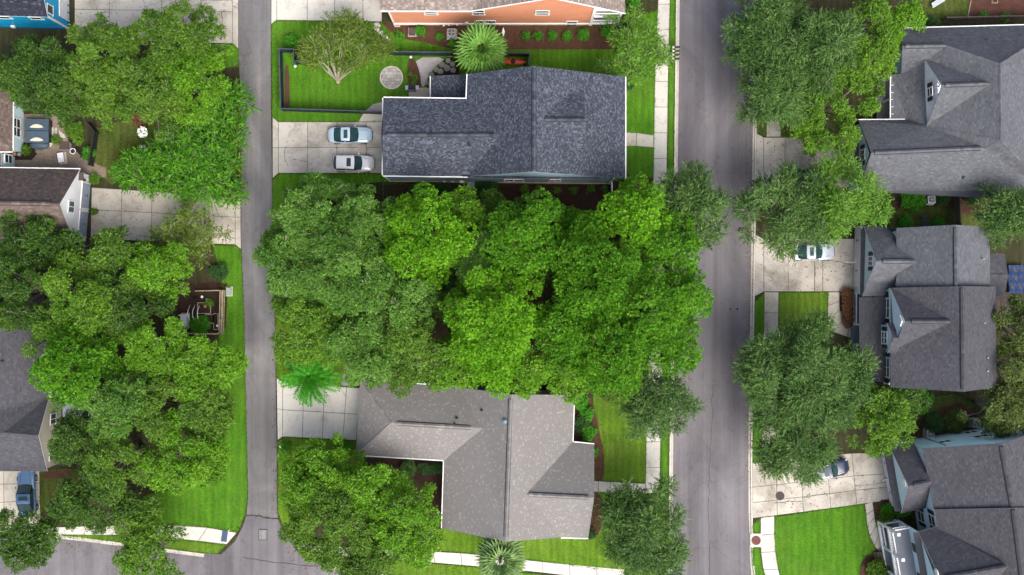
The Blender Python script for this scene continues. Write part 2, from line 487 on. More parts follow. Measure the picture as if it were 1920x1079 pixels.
M['L_palm_grey'] = leaf_mat('grey_palm_frond', (0.081, 0.162, 0.041), (0.149, 0.257, 0.081), (0.270, 0.378, 0.162), 0.2)
M['L_cycad'] = leaf_mat('cycad_frond', (.020, .150, .008), (.045, .260, .012), (.100, .380, .030), 0.25)
M['L_shrub'] = leaf_mat('shrub_leaf', (0.030, 0.149, 0.008), (0.054, 0.257, 0.011), (0.101, 0.365, 0.019))
M['L_hedge'] = leaf_mat('hedge_leaf', (0.017, 0.062, 0.017), (0.034, 0.102, 0.024), (0.060, 0.150, 0.036))
M['L_red'] = leaf_mat('russet_leaf', (.10, .05, .025), (.18, .09, .045), (.25, .14, .07))
# ------------------------------------------------------------------ ground, roads, paving
def chaikin(pts, n=2):
    pts = [Vector(p) for p in pts]
    for _ in range(n):
        q = []
        for i in range(len(pts)):
            a, b = pts[i], pts[(i + 1) % len(pts)]
            q += [a * 0.75 + b * 0.25, a * 0.25 + b * 0.75]
        pts = q
    return pts

def sheet(name, px, z, mat, label, cat, smooth=0, depth=0.25):
    pts = [P(x, y) for x, y in px]
    if smooth: pts = chaikin(pts, smooth)
    mb = MB(); mb.prism([(p.x, p.y) for p in pts], z - depth, z)
    return tag(mb.build(name, mat), label, cat, None, 'structure')

class PL:
    """polyline in photo pixels, sampled by arc length"""
    def __init__(self, px, off=0.0):
        self.p = [P(x, y) for x, y in px]
        if off:
            q = []
            for i, p in enumerate(self.p):
                d = (self.p[min(i + 1, len(self.p) - 1)] - self.p[max(i - 1, 0)]).normalized()
                q.append(p + Vector((-d.y, d.x, 0)) * off)
            self.p = q
        self.l = [0.0]
        for a, b in zip(self.p, self.p[1:]): self.l.append(self.l[-1] + (b - a).length)
    def at(self, t):
        s = t * self.l[-1]
        for i in range(len(self.p) - 1):
            if s <= self.l[i + 1] + 1e-9:
                k = (s - self.l[i]) / max(1e-9, self.l[i + 1] - self.l[i])
                return self.p[i].lerp(self.p[i + 1], k)
        return self.p[-1].copy()

def slab_mesh(c4, z, gap, depth):
    """slab between four plan corners a0 a1 b1 b0, shrunk by gap/2, with a small chamfer"""
    n = 4; a = sum(c4[i].x * c4[(i + 1) % 4].y - c4[(i + 1) % 4].x * c4[i].y for i in range(4))
    if a < 0: c4 = c4[::-1]
    def inset(d):
        out = []
        for i in range(4):
            p0, p, p1 = c4[i - 1], c4[i], c4[(i + 1) % 4]
            e0 = (p - p0); e1 = (p1 - p)
            if e0.length < 1e-4 or e1.length < 1e-4: out.append(p); continue
            e0.normalize(); e1.normalize()
            n0 = Vector((-e0.y, e0.x, 0)); n1 = Vector((-e1.y, e1.x, 0))
            m = n0 + n1
            out.append(p + m * (d / max(0.3, m.dot(n0))))
        return out
    mb = MB()
    lo = inset(gap / 2); hi = inset(gap / 2 + 0.015)
    mb.v = [(p.x, p.y, z - depth) for p in lo] + [(p.x, p.y, z - 0.015) for p in lo] + [(p.x, p.y, z) for p in hi]
    mb.face((8, 9, 10, 11))
    for i in range(4):
        j = (i + 1) % 4
        mb.face((i, j, 4 + j, 4 + i)); mb.face((4 + i, 4 + j, 8 + j, 8 + i))
    return mb

def slabs(name, A, B, ts, vs, z, mat, label, cat, gap=0.05, part='slab', root=None, base=True, depth=0.12, jit=0.004):
    A = A if isinstance(A, PL) else PL(A); B = B if isinstance(B, PL) else PL(B)
    if isinstance(ts, int): ts = [i / ts for i in range(ts + 1)]
    if isinstance(vs, int): vs = [i / vs for i in range(vs + 1)]
    if root is None:
        c = A.at(0.5).lerp(B.at(0.5), 0.5)
        root = thing(name, (c.x, c.y, 0), label, cat, None, 'structure')
    if base:
        mb = MB()
        N = max(12, len(ts) * 2)
        pts = [A.at(i / N) for i in range(N + 1)] + [B.at(1 - i / N) for i in range(N + 1)]
        mb.prism([(p.x, p.y) for p in pts], z - depth - 0.1, z - 0.02)
        mb.build('joint_bed', M['joint'], root)
    for i in range(len(ts) - 1):
        a0, a1, b0, b1 = A.at(ts[i]), A.at(ts[i + 1]), B.at(ts[i]), B.at(ts[i + 1])
        for j in range(len(vs) - 1):
            c4 = [a0.lerp(b0, vs[j]), a1.lerp(b1, vs[j]), a1.lerp(b1, vs[j + 1]), a0.lerp(b0, vs[j + 1])]
            slab_mesh(c4, z + rnd.uniform(-jit, jit), gap, depth).build(part, mat, root)
    return root

def flat_piece(root, px, z, mat, name='slab', depth=0.12):
    mb = MB(); mb.prism([(P(x, y).x, P(x, y).y) for x, y in px], z - depth, z)
    return mb.build(name, mat, root)

mb = MB(); mb.poly([(-900, -900, -0.32), (900, -900, -0.32), (900, 900, -0.32), (-900, 900, -0.32)])
tag(mb.build('ground', M['ground']), 'flat dull green ground spreading out under the whole neighbourhood', 'ground', None, 'structure')

AL = [(447, -4000), (447, 100), (452, 200), (452, 460), (457, 600), (460, 720), (463, 850), (465, 930), (462, 965)]     # lane, west edge
AR = [(508, -4000), (508, 200), (510, 330), (512, 500), (516, 620), (517, 720), (519, 850), (520, 960), (522, 975)]     # lane, east edge
RL = [(1277, -4000), (1275, 0), (1271, 330), (1266, 600), (1263, 820), (1261, 1000), (1260, 1300)]                      # road, west gutter line
RR = [(1416, -4000), (1415, 0), (1412, 200), (1410, 360), (1407, 600), (1403, 850), (1404, 1000), (1408, 1079), (1420, 1150), (1440, 1300)]
SB = [(-500, 945), (75, 1000), (180, 1012), (385, 1038)]                                                               # bottom street, north edge
sheet('ground', [(-5000, -4000)] + AL + [(455, 988), (440, 1016), (415, 1040), (385, 1038), (180, 1012), (75, 1000), (-500, 945), (-5000, 930)], 0.0, M['ground'],
      'soil and rough grass of the lots west of the narrow lane', 'ground', depth=0.3)
sheet('ground', AR + [(532, 1000), (560, 1038), (600, 1060), (700, 1076), (820, 1090), (1100, 1125), (1245, 1140)] + [(x - 8, y) for x, y in RL[::-1][1:]], 0.0, M['ground'],
      'soil and rough grass of the block between lane and road', 'ground', depth=0.3)
sheet('ground', [(x + 7, y) for x, y in RR] + [(6000, 1300), (6000, -4000)], 0.0, M['ground'],
      'soil and rough grass of the lots east of the road', 'ground', depth=0.3)
sheet('lane', AL + AR[::-1], -0.05, M['alley'], 'narrow grey asphalt lane with paler worn wheel tracks', 'lane', depth=0.2)
sheet('road', RL + RR[::-1], -0.10, M['road'], 'wide purplish grey asphalt road running top to bottom', 'road', depth=0.15)
sheet('street', [(462, 965), (522, 975), (532, 1000), (560, 1038), (600, 1060), (700, 1076), (820, 1090), (1100, 1125), (1258, 1142), (1258, 1400), (-5000, 1400), (-5000, 930), (-500, 945), (75, 1000),
                 (180, 1012), (385, 1038), (415, 1040), (440, 1016), (455, 988)], -0.085, M['road'], 'purplish asphalt street meeting the lane at the bottom corner', 'street', depth=0.15)

# kerbs: a raised stone and a gutter pan, in lengths of about 2.8 m
def kerb(px, side, n, label):
    a = PL(px); L = a.l[-1]
    s = side
    g0 = PL(px, 0.0); g1 = PL(px, s * 0.24); g2 = PL(px, s * 0.44)
    r = slabs('kerb', g1, g2, n, 1, 0.02, M['conc'], label, 'kerb', 0.02, 'kerb_stone', depth=0.3, base=False)
    slabs('kerb', g0, g1, n, 1, -0.082, M['conc_warm'], None, None, 0.02, 'gutter_pan', root=r, depth=0.2, base=False)
    return r
RLs = [(1276, -60), (1275, 0), (1271, 330), (1266, 600), (1263, 820), (1261, 1000), (1260.5, 1100)]
RRs = [(1415.5, -60), (1415, 0), (1412, 200), (1410, 360), (1407, 600), (1403, 850), (1404, 1000), (1408, 1079), (1412, 1110)]
kerb(RLs, -1, 24, 'pale concrete kerb and gutter along the west side of the wide road')
kerb(RRs, 1, 24, 'pale concrete kerb and gutter along the east side of the wide road')
kerb([(-60, 996), (75, 1007), (180, 1019), (382, 1046)], 1, 9, 'pale concrete kerb along the street at the bottom corner')
kerb([(610, 1068), (700, 1083), (820, 1097)], 1, 4, 'short concrete kerb below the sidewalk by the grey roofed house')

# sidewalks
SWa = [(1236, -40), (1228, 130), (1225, 330), (1219, 600), (1212, 800), (1210, 925)]
SWb = [(1257, -40), (1253, 130), (1250, 330), (1245, 600), (1239, 800), (1237, 925)]
slabs('sidewalk', SWa, SWb, 20, 1, 0.035, M['conc'], 'pale concrete sidewalk along the west side of the road', 'sidewalk')
slabs('sidewalk', [(556, 1020), (700, 1029), (880, 1038), (1000, 1052), (1170, 1068)], [(562, 1040), (700, 1046), (880, 1061), (1000, 1072), (1170, 1092)], 12, 1, 0.035, M['conc'],
      'concrete sidewalk running below the pale grey roofed house', 'sidewalk')
r = slabs('sidewalk', [(-60, 985), (75, 990), (262, 983), (375, 987), (444, 999)], [(-60, 1000), (75, 1003), (262, 1004), (375, 1015), (425, 1021)], 9, 1, 0.035, M['conc'],
      'concrete sidewalk ending in a curb ramp at the lane corner', 'sidewalk')
mb = MB(); c = P(421, 1006); mb.box((c.x, c.y, 0.043), (0.62, 1.15, 0.016), math.radians(-8))
tp = mb.build('tactile_plate', M['tactile'], r)
mb = MB()
for i in range(5):
    for j in range(9):
        a = math.radians(-8); u = Vector((math.cos(a), math.sin(a), 0)); v = Vector((-math.sin(a), math.cos(a), 0))
        q = Vector((c.x, c.y, 0.051)) + u * (i - 2) * 0.11 + v * (j - 4) * 0.115
        mb.cyl((q.x, q.y, q.z), 0.025, 0.006, 6)
dm = mb.build('dome', M['tactile'], tp); dm['kind'] = 'stuff'
slabs('sidewalk', [(1438, -40), (1438, 130), (1437, 257)], [(1467, -40), (1466, 130), (1464, 257)], 7, 1, 0.035, M['conc_dirty'], 'stained sidewalk beside the road near the upper right driveway', 'sidewalk')
slabs('sidewalk', [(1433, 548), (1431, 700), (1428, 860)], [(1460, 548), (1458, 700), (1454, 860)], 8, 1, 0.035, M['conc_dirty'], 'sidewalk passing under the large grey green street oak', 'sidewalk')
slabs('sidewalk', [(1426, 971), (1426, 1027), (1429, 1060), (1440, 1100)], [(1452, 968), (1452, 1015), (1457, 1060), (1468, 1100)], 4, 1, 0.035, M['conc'], 'curving sidewalk beside the vivid lawn at the lower right', 'sidewalk')

# driveways
d = slabs('driveway', [(519, 0 - 60), (519, 38)], [(716, -60), (716, 41)], [0, 1], [0, .29, .55, .82, 1], 0.03, M['conc'], 'pale concrete driveway at the top beside the orange house', 'driveway')
slabs('driveway', [(508.5, -60), (508.5, 46)], [(519, -60), (519, 38)], [0, .5, 1], 1, 0.03, M['conc'], None, None, root=d)
d = slabs('driveway', [(522, 229), (718, 229)], [(522, 325), (718, 325)], [0, .28, .56, .84, 1], [0, .5, 1], 0.03, M['conc_dirty'], 'stained concrete driveway with two parked cars by the navy roofed house', 'driveway')
slabs('driveway', [(511, 220), (522, 229)], [(511, 335), (522, 325)], 1, [0, .5, 1], 0.03, M['conc_dirty'], None, None, root=d)
d = slabs('driveway', [(530, 718), (676, 728)], [(530, 819), (668, 826)], [0, .27, .54, .82, 1], [0, .5, 1], 0.03, M['conc'], 'clean pale concrete driveway beside the pale grey roofed house', 'driveway')
slabs('driveway', [(518.5, 708), (530, 718)], [(520.5, 826), (530, 819)], 1, [0, .5, 1], 0.03, M['conc'], None, None, root=d)
d = slabs('driveway', [(172, 352), (441, 369)], [(170, 448), (441, 459)], [0, .21, .42, .63, .82, 1], [0, .43, 1], 0.03, M['conc_warm'], 'long concrete driveway from the lane to the white garage', 'driveway')
slabs('driveway', [(441, 369), (451, 362)], [(441, 459), (452, 468)], 1, [0, .43, 1], 0.03, M['conc_warm'], None, None, root=d)
d = slabs('driveway', [(-60, 880), (-60, 1000)], [(74, 880), (76, 985)], [0, .25, .55, .8, 1], [0, .5, 1], 0.03, M['conc_warm'], 'pale concrete driveway under the parked blue car at the lower left', 'driveway')
d = slabs('driveway', [(140, -60), (436, -60)], [(140, 74), (436, 82)], [0, .22, .55, .8, 1], [0, .43, .58, 1], 0.03, M['conc_dirty'], 'cracked concrete driveway at the top left beside the bright blue house', 'driveway')
slabs('driveway', [(436, -60), (447, -60)], [(436, 82), (447, 92)], 1, [0, .5, 1], 0.03, M['conc_dirty'], None, None, root=d)
d = slabs('driveway', [(1432, 258), (1598, 258)], [(1432, 352), (1598, 352)], [0, .24, .57, 1], 1, 0.03, M['conc_dirty'], 'stained driveway leading to the large grey hip roofed house', 'driveway')
slabs('driveway', [(1419, 250), (1432, 258)], [(1417, 360), (1432, 352)], 1, 1, 0.03, M['conc_dirty'], None, None, root=d)
d = slabs('driveway', [(1432, 448), (1602, 448)], [(1432, 547), (1602, 547)], [0, .27, .56, .65, 1], 1, 0.03, M['conc_dirty'], 'brown stained driveway leading to the pale blue house', 'driveway')
slabs('driveway', [(1416, 440), (1432, 448)], [(1415, 556), (1432, 547)], 1, 1, 0.03, M['conc_dirty'], None, None, root=d)
d = slabs('driveway', [(1411, 868), (1453, 864), (1600, 850), (1656, 850)], [(1411, 972), (1453, 967), (1560, 953), (1668, 938)], [0, .18, .37, .57, .76, 1], [0, .44, .72, 1], 0.03, M['conc_dirty'],
          'cracked pale driveway with a round iron cover at the lower right', 'driveway')
for (x, y, n, lab) in ((1462.5, 930, 0, 'round iron cover set in the cracked pale driveway'), (1417.5, 1013.5, 1, 'rusty red round cover on a square concrete pad in the verge')):
    c = P(x, y)
    t = thing('manhole_cover', (c.x, c.y, 0.03), lab, 'manhole cover')
    rr = 0.42 if n == 0 else 0.44
    if n:
        mb = MB(); mb.box((c.x, c.y, 0.0), (1.25, 1.45, 0.09)); mb.build('pad', M['conc'], t)
    z0 = 0.036 if n == 0 else 0.047
    mb = MB(); mb.ring((c.x, c.y, z0), rr, rr + 0.06, 0.012, 24); mb.build('frame', M['iron'], t)
    mb = MB(); mb.cyl((c.x, c.y, z0), rr - 0.01, 0.008, 24)
    for k in range(-3, 4):
        w = math.sqrt(max(0.01, (rr * .85) ** 2 - (k * 0.11) ** 2)) * 2
        mb.box((c.x, c.y + k * 0.11, z0 + 0.01), (w, 0.035, 0.006))
    mb.build('lid', M['rust'] if n else M['iron'], t)

# walks
slabs('walkway', [(1160, 248), (1190, 249), (1226, 254)], [(1160, 275), (1190, 274), (1226, 277)], 2, 1, 0.03, M['conc_warm'], 'short concrete walk from the navy roofed house to the sidewalk', 'walkway')
slabs('walkway', [(1100, 901), (1210, 907)], [(1100, 922), (1210, 927)], 5, 1, 0.03, M['conc'], 'pale concrete walk from the pale grey roofed house to the sidewalk', 'walkway')
slabs('walkway', [(1574, 548), (1574, 580), (1584, 600), (1612, 612)], [(1553, 548), (1551, 595), (1560, 622), (1612, 640)], 5, 1, 0.03, M['conc_warm'], 'curved concrete walk to the porch of the pale blue house', 'walkway')
slabs('walkway', [(1636, 941), (1642, 985), (1658, 1012), (1686, 1022)], [(1621, 946), (1628, 1000), (1645, 1036), (1690, 1052)], 7, 1, 0.03, M['conc_warm'],
      'curved concrete walk between lawn and the lower right porch', 'walkway')
slabs('path', [(700, 195), (680, 212), (672, 229)], [(722, 190), (722, 210), (722, 229)], 2, 1, 0.03, M['conc_dirty'], 'curved concrete side path between driveway and the fenced lawn', 'path')

# lawns (all real sheets; blades are scattered on them below)
LAWNS = []
lz = [0.006]
def lawn(px, mat, label, dens=1.0, smooth=0):
    lz[0] += 0.0007
    o = sheet('lawn', px, lz[0], M[mat], label, 'lawn', smooth, 0.1)
    LAWNS.append((px, lz[0], dens))
lawn([(509, 47), (519, 39), (1118, 50), (1234, 20), (1228, 130), (1225, 332), (1100, 345), (718, 345), (718, 228), (522, 228), (511, 219)], 'lawn_vivid', 'vivid green lawn around the navy roofed house and its fenced yard', 1.3)
lawn([(511, 337), (522, 327), (718, 327), (720, 420), (513, 430)], 'lawn_vivid', 'strip of green lawn below the driveway with two cars')
lawn([(1258, -40), (1267, -40), (1262, 330), (1252, 330), (1254, 130)], 'lawn_vivid', 'narrow grass verge between sidewalk and kerb beside the mailboxes')
lawn([(1246, 600), (1257, 600), (1254, 820), (1252, 960), (1238, 960), (1240, 800)], 'lawn_vivid', 'narrow grass verge between sidewalk and kerb lower down the road')
lawn([(1112, 730), (1214, 690), (1210, 905), (1115, 901)], 'lawn', 'square front lawn of the pale grey roofed house above its walk')
lawn([(1115, 924), (1238, 928), (1252, 960), (1250, 1085), (1000, 1050), (880, 1037), (760, 1027), (835, 985), (1115, 1005)], 'lawn', 'lawn below the pale grey roofed house along the sidewalk')
lawn([(562, 1042), (700, 1048), (880, 1063), (1100, 1088), (1100, 1120), (820, 1088), (612, 1062)], 'lawn', 'grass verge below the sidewalk at the bottom edge')
lawn([(516, 560), (690, 600), (675, 714), (655, 726), (532, 717), (518, 706)], 'lawn', 'patch of lawn around the bright fern like palm')
lawn([(521, 828), (532, 820), (668, 828), (690, 855), (560, 1015), (532, 990), (521, 960)], 'lawn', 'grass under the broad green oaks beside the lane')
lawn([(380, 84), (437, 84), (447, 94), (447, 125), (380, 130)], 'lawn_vivid', 'small corner of lawn at the end of the cracked driveway')
lawn([(400, 461), (441, 461), (452, 469), (457, 600), (460, 720), (463, 850), (464, 930), (460, 965), (445, 998), (375, 986), (255, 982), (270, 930), (400, 900), (405, 760), (410, 640), (424, 560)],
     'lawn_vivid', 'long lawn strip beside the lane on its west side', 1.3)
lawn([(-40, 997), (75, 1003), (262, 1005), (370, 1016), (424, 1022), (409, 1038), (385, 1037), (180, 1011), (75, 1004.5), (-40, 998)], 'lawn', 'little grass verge below the curb ramp')
lawn([(1461, 549), (1552, 549), (1550, 640), (1459, 640)], 'lawn', 'small square lawn in front of the pale blue house')
lawn([(1417, 566), (1432, 551), (1431, 700), (1427, 862), (1412, 868), (1412, 700)], 'lawn_vivid', 'grass verge beside the road under the large street oak')
lawn([(1453, 970), (1560, 954), (1620, 946), (1628, 1000), (1643, 1034), (1622, 1042), (1612, 1060), (1610, 1100), (1470, 1100), (1458, 1060), (1452, 1015)], 'lawn_vivid', 'vivid green lawn at the lower right bounded by curving walks', 1.3)
lawn([(1412, 985), (1425, 973), (1425, 999), (1411, 999)], 'lawn_vivid', 'small wedge of grass above the rusty round cover')
lawn([(1411, 1028), (1425, 1028), (1428, 1060), (1438, 1100), (1418, 1100), (1412, 1060)], 'lawn_vivid', 'grass verge below the rusty round cover')
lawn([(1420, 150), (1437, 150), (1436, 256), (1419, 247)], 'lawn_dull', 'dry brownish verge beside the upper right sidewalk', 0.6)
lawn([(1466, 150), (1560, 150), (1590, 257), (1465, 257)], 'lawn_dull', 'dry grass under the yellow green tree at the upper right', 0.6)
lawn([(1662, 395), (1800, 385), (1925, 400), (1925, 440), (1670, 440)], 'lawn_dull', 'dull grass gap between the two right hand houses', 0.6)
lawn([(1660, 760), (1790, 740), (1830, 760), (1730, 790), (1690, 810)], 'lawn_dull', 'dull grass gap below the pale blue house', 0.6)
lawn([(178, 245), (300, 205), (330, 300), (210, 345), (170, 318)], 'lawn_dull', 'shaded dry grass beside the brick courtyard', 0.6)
lawn([(1700, -40), (1815, -40), (1812, 36), (1730, 45)], 'lawn_dull', 'weedy dry grass patch at the top right', 0.6)
lawn([(76, 884), (160, 878), (170, 940), (76, 960)], 'lawn_dull', 'dull grass beside the parked blue car', 0.6)

mz = [0.026]
def bed(px, mat, label, smooth=2):
    mz[0] += 0.0006
    return sheet('mulch_bed', px, mz[0], M[mat], label, 'mulch bed', smooth, 0.08)
bed([(712, 41), (735, 44), (1150, 50), (1185, 40), (1182, 92), (1150, 93), (985, 93), (905, 93), (840, 92), (800, 80), (755, 74), (735, 62)], 'mulch', 'long red mulch bed along the orange house wall')
bed([(557, 78), (596, 78), (600, 122), (558, 122)], 'mulch', 'red mulch patch beside the green utility box')
bed([(534, 122), (542, 122), (544, 206), (534, 206)], 'mulch', 'narrow mulch strip inside the navy fence', 1)
bed([(544, 204), (700, 209), (700, 213), (544, 208)], 'mulch', 'thin mulch line along the lower navy fence', 0)
bed([(764, 108), (778, 112), (792, 140), (792, 165), (764, 165)], 'mulch', 'small mulch bed by the grill with green plants', 1)
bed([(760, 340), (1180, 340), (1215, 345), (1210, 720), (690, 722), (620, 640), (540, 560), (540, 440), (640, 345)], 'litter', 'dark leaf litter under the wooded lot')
bed([(760, 336), (1200, 336), (1210, 375), (1100, 392), (900, 392), (760, 372)], 'mulch_dark', 'dark reddish mulch along the lower wall of the navy roofed house', 1)
bed([(700, 690), (1090, 700), (1080, 745), (700, 728)], 'mulch_dark', 'dark mulch along the upper wall of the pale grey roofed house', 1)
bed([(1068, 735), (1108, 735), (1122, 800), (1134, 860), (1131, 903), (1110, 903), (1068, 830)], 'mulch', 'brown mulch bed with shrubs at the front of the pale grey roofed house')
bed([(1100, 925), (1131, 925), (1130, 985), (1116, 1012), (1095, 1012)], 'mulch', 'brown mulch bed below the front walk')
bed([(690, 858), (838, 866), (836, 995), (800, 985), (800, 900), (690, 880)], 'mulch_dark', 'dark mulch in the corner of the pale grey roofed house', 1)
bed([(1818, -40), (1960, -40), (1960, 38), (1812, 36)], 'mulch', 'bare reddish mulch ground at the top right corner', 0)
bed([(1650, 378), (1800, 372), (1960, 372), (1960, 402), (1830, 410), (1760, 384), (1655, 398)], 'mulch', 'red mulch strip behind the large grey hip roofed house', 1)
bed([(1640, 938), (1690, 935), (1700, 1010), (1660, 1010), (1644, 985)], 'mulch', 'mulch bed with yellow shrubs by the lower right porch', 1)
bed([(1612, 1100), (1614, 1060), (1630, 1042), (1690, 1054), (1710, 1100)], 'mulch', 'brown mulch bed with a green shrub at the bottom right', 1)
bed([(1700, 800), (1790, 750), (1830, 770), (1820, 800), (1720, 830)], 'mulch', 'reddish mulch behind the lower right house', 1)
bed([(1576, 543), (1606, 543), (1606, 612), (1590, 606), (1575, 590)], 'mulch_dark', 'dark mulch bed beside the porch rail of the pale blue house', 1)
bed([(335, 535), (425, 528), (427, 545), (422, 636), (330, 640)], 'mulch_dark', 'dark reddish mulch around the fenced vegetable garden', 1)
bed([(443, 180), (452, 180), (452, 358), (443, 358)], 'mulch', 'reddish strip between the shrubs and the lane', 0)
bed([(80, 884), (135, 876), (130, 895), (82, 900)], 'mulch', 'small reddish mulch patch by the cream house', 1)
bed([(150, 330), (178, 322), (192, 345), (170, 352)], 'mulch_dark', 'small dark planting bed at the white garage corner', 1)
bed([(1254.5, 87), (1265, 87), (1264, 123), (1254, 123)], 'mulch_dark', 'small dark mulch rectangle under the mailboxes', 0)

# grass blades on the lawns: short leaning tufts, nobody could count them
def pip(px, x, y):
    inside = np.zeros(len(x), bool); n = len(px)
    for i in range(n):
        x0, y0 = px[i]; x1, y1 = px[(i + 1) % n]
        if y0 == y1: continue
        c = ((y0 > y) != (y1 > y)) & (x < (x1 - x0) * (y - y0) / (y1 - y0) + x0)
        inside ^= c
    return inside
bv, bt = [], []
for px, z, dens in LAWNS:
    xs = [p[0] for p in px]; ys = [p[1] for p in px]
    x0, x1, y0, y1 = max(-20, min(xs)), min(1940, max(xs)), max(-20, min(ys)), min(1100, max(ys))
    n = int((x1 - x0) * (y1 - y0) / S / S * 70 * dens)
    X = rng.uniform(x0, x1, n); Y = rng.uniform(y0, y1, n)
    k = pip(px, X, Y); X, Y = X[k], Y[k]; n = len(X)
    wx = (X - CX) / S; wy = (CY - Y) / S
    a = rng.uniform(0, 6.283, n); l = rng.uniform(.05, .12, n); h = rng.uniform(.02, .05, n); w = rng.uniform(.02, .035, n)
    v = np.zeros((n, 3, 3))
    v[:, 0] = np.stack([wx - np.sin(a) * w, wy + np.cos(a) * w, np.full(n, z)], 1)
    v[:, 1] = np.stack([wx + np.sin(a) * w, wy - np.cos(a) * w, np.full(n, z)], 1)
    v[:, 2] = np.stack([wx + np.cos(a) * l, wy + np.sin(a) * l, z + h], 1)
    bv.append(v.reshape(-1, 3)); bt.append(rng.uniform(0, 1, n))
for px, z, dens in LAWNS:                             # ragged edges: longer blades leaning over kerbs, walks and beds
    for i in range(len(px)):
        a, b = P(*px[i]), P(*px[(i + 1) % len(px)])
        if max(abs(a.x), abs(b.x)) > 62 or max(abs(a.y), abs(b.y)) > 38: continue
        n = int((b - a).length * 26)
        if n < 1: continue
        f = rng.uniform(0, 1, n); e = np.array(a)[None] * (1 - f[:, None]) + np.array(b)[None] * f[:, None]
        clump = 0.5 + 0.5 * np.sin(f * (b - a).length * 2.3 + i) * np.sin(f * (b - a).length * 5.1)
        e = e + rng.normal(0, .05, (n, 3)) * np.array([1, 1, 0]); e[:, 2] = z
        an = rng.uniform(0, 6.283, n); l = rng.uniform(.07, .14, n) * (.6 + .9 * clump); w = rng.uniform(.02, .04, n)
        v = np.zeros((n, 3, 3)); v[:, 0] = e + np.stack([-np.sin(an) * w, np.cos(an) * w, np.zeros(n)], 1); v[:, 1] = e - np.stack([-np.sin(an) * w, np.cos(an) * w, np.zeros(n)], 1)
        v[:, 2] = e + np.stack([np.cos(an) * l, np.sin(an) * l, .04 + .5 * l], 1)
        bv.append(v.reshape(-1, 3)); bt.append(rng.uniform(0, 1, n))
tag(np_mesh('grass', np.concatenate(bv), 3, M['blade'], None, np.concatenate(bt)), 'short green grass blades standing on the lawns', 'grass', None, 'stuff')
# ------------------------------------------------------------------ house builders
def clip_poly(sub, u0, u1, v0, v1):
    for ax, val, sgn in ((0, u0, 1), (0, u1, -1), (1, v0, 1), (1, v1, -1)):
        out = []
        for i in range(len(sub)):
            a, b = sub[i - 1], sub[i]
            da = (a[ax] - val) * sgn; db = (b[ax] - val) * sgn
            if (da >= 0) != (db >= 0):
                t = da / (da - db); out.append((a[0] + (b[0] - a[0]) * t, a[1] + (b[1] - a[1]) * t))
            if db >= 0: out.append(b)
        sub = out
        if len(sub) < 3: return []
    return sub

def tris_of(face):
    return [tuple(face[i] for i in t) for t in tessellate_polygon([[Vector((p.x, p.y, 0)) for p in face]])]

def z_lookup(tris):
    T = []
    for a, b, c in tris:
        d = (b.y - c.y) * (a.x - c.x) + (c.x - b.x) * (a.y - c.y)
        if abs(d) > 1e-9: T.append((a, b, c, d))
    def f(x, y):
        best = None
        for a, b, c, d in T:
            l0 = ((b.y - c.y) * (x - c.x) + (c.x - b.x) * (y - c.y)) / d
            l1 = ((c.y - a.y) * (x - c.x) + (a.x - c.x) * (y - c.y)) / d
            m = min(l0, l1, 1 - l0 - l1)
            if best is None or m > best[0]: best = (m, l0 * a.z + l1 * b.z + (1 - l0 - l1) * c.z)
        return best[1]
    return f

def tint_of(mode, x, y):
    r = rnd.random()
    if mode == 'arch':
        band = 0.5 + 0.5 * math.sin(x * 1.9 + 1.3 * math.sin(y * .7)) * math.sin(y * 1.1 + x * .23)
        if r < 0.16 + 0.16 * band: return rnd.uniform(.70, 1.0)
        if r > 0.80: return rnd.uniform(0.0, .22)
        return rnd.uniform(.3, .6)
    if mode == 'speck':
        if r < 0.12: return rnd.uniform(.80, 1.0)
        return rnd.uniform(.35, .65)
    return min(1, max(0, rnd.gauss(.5, .2)))

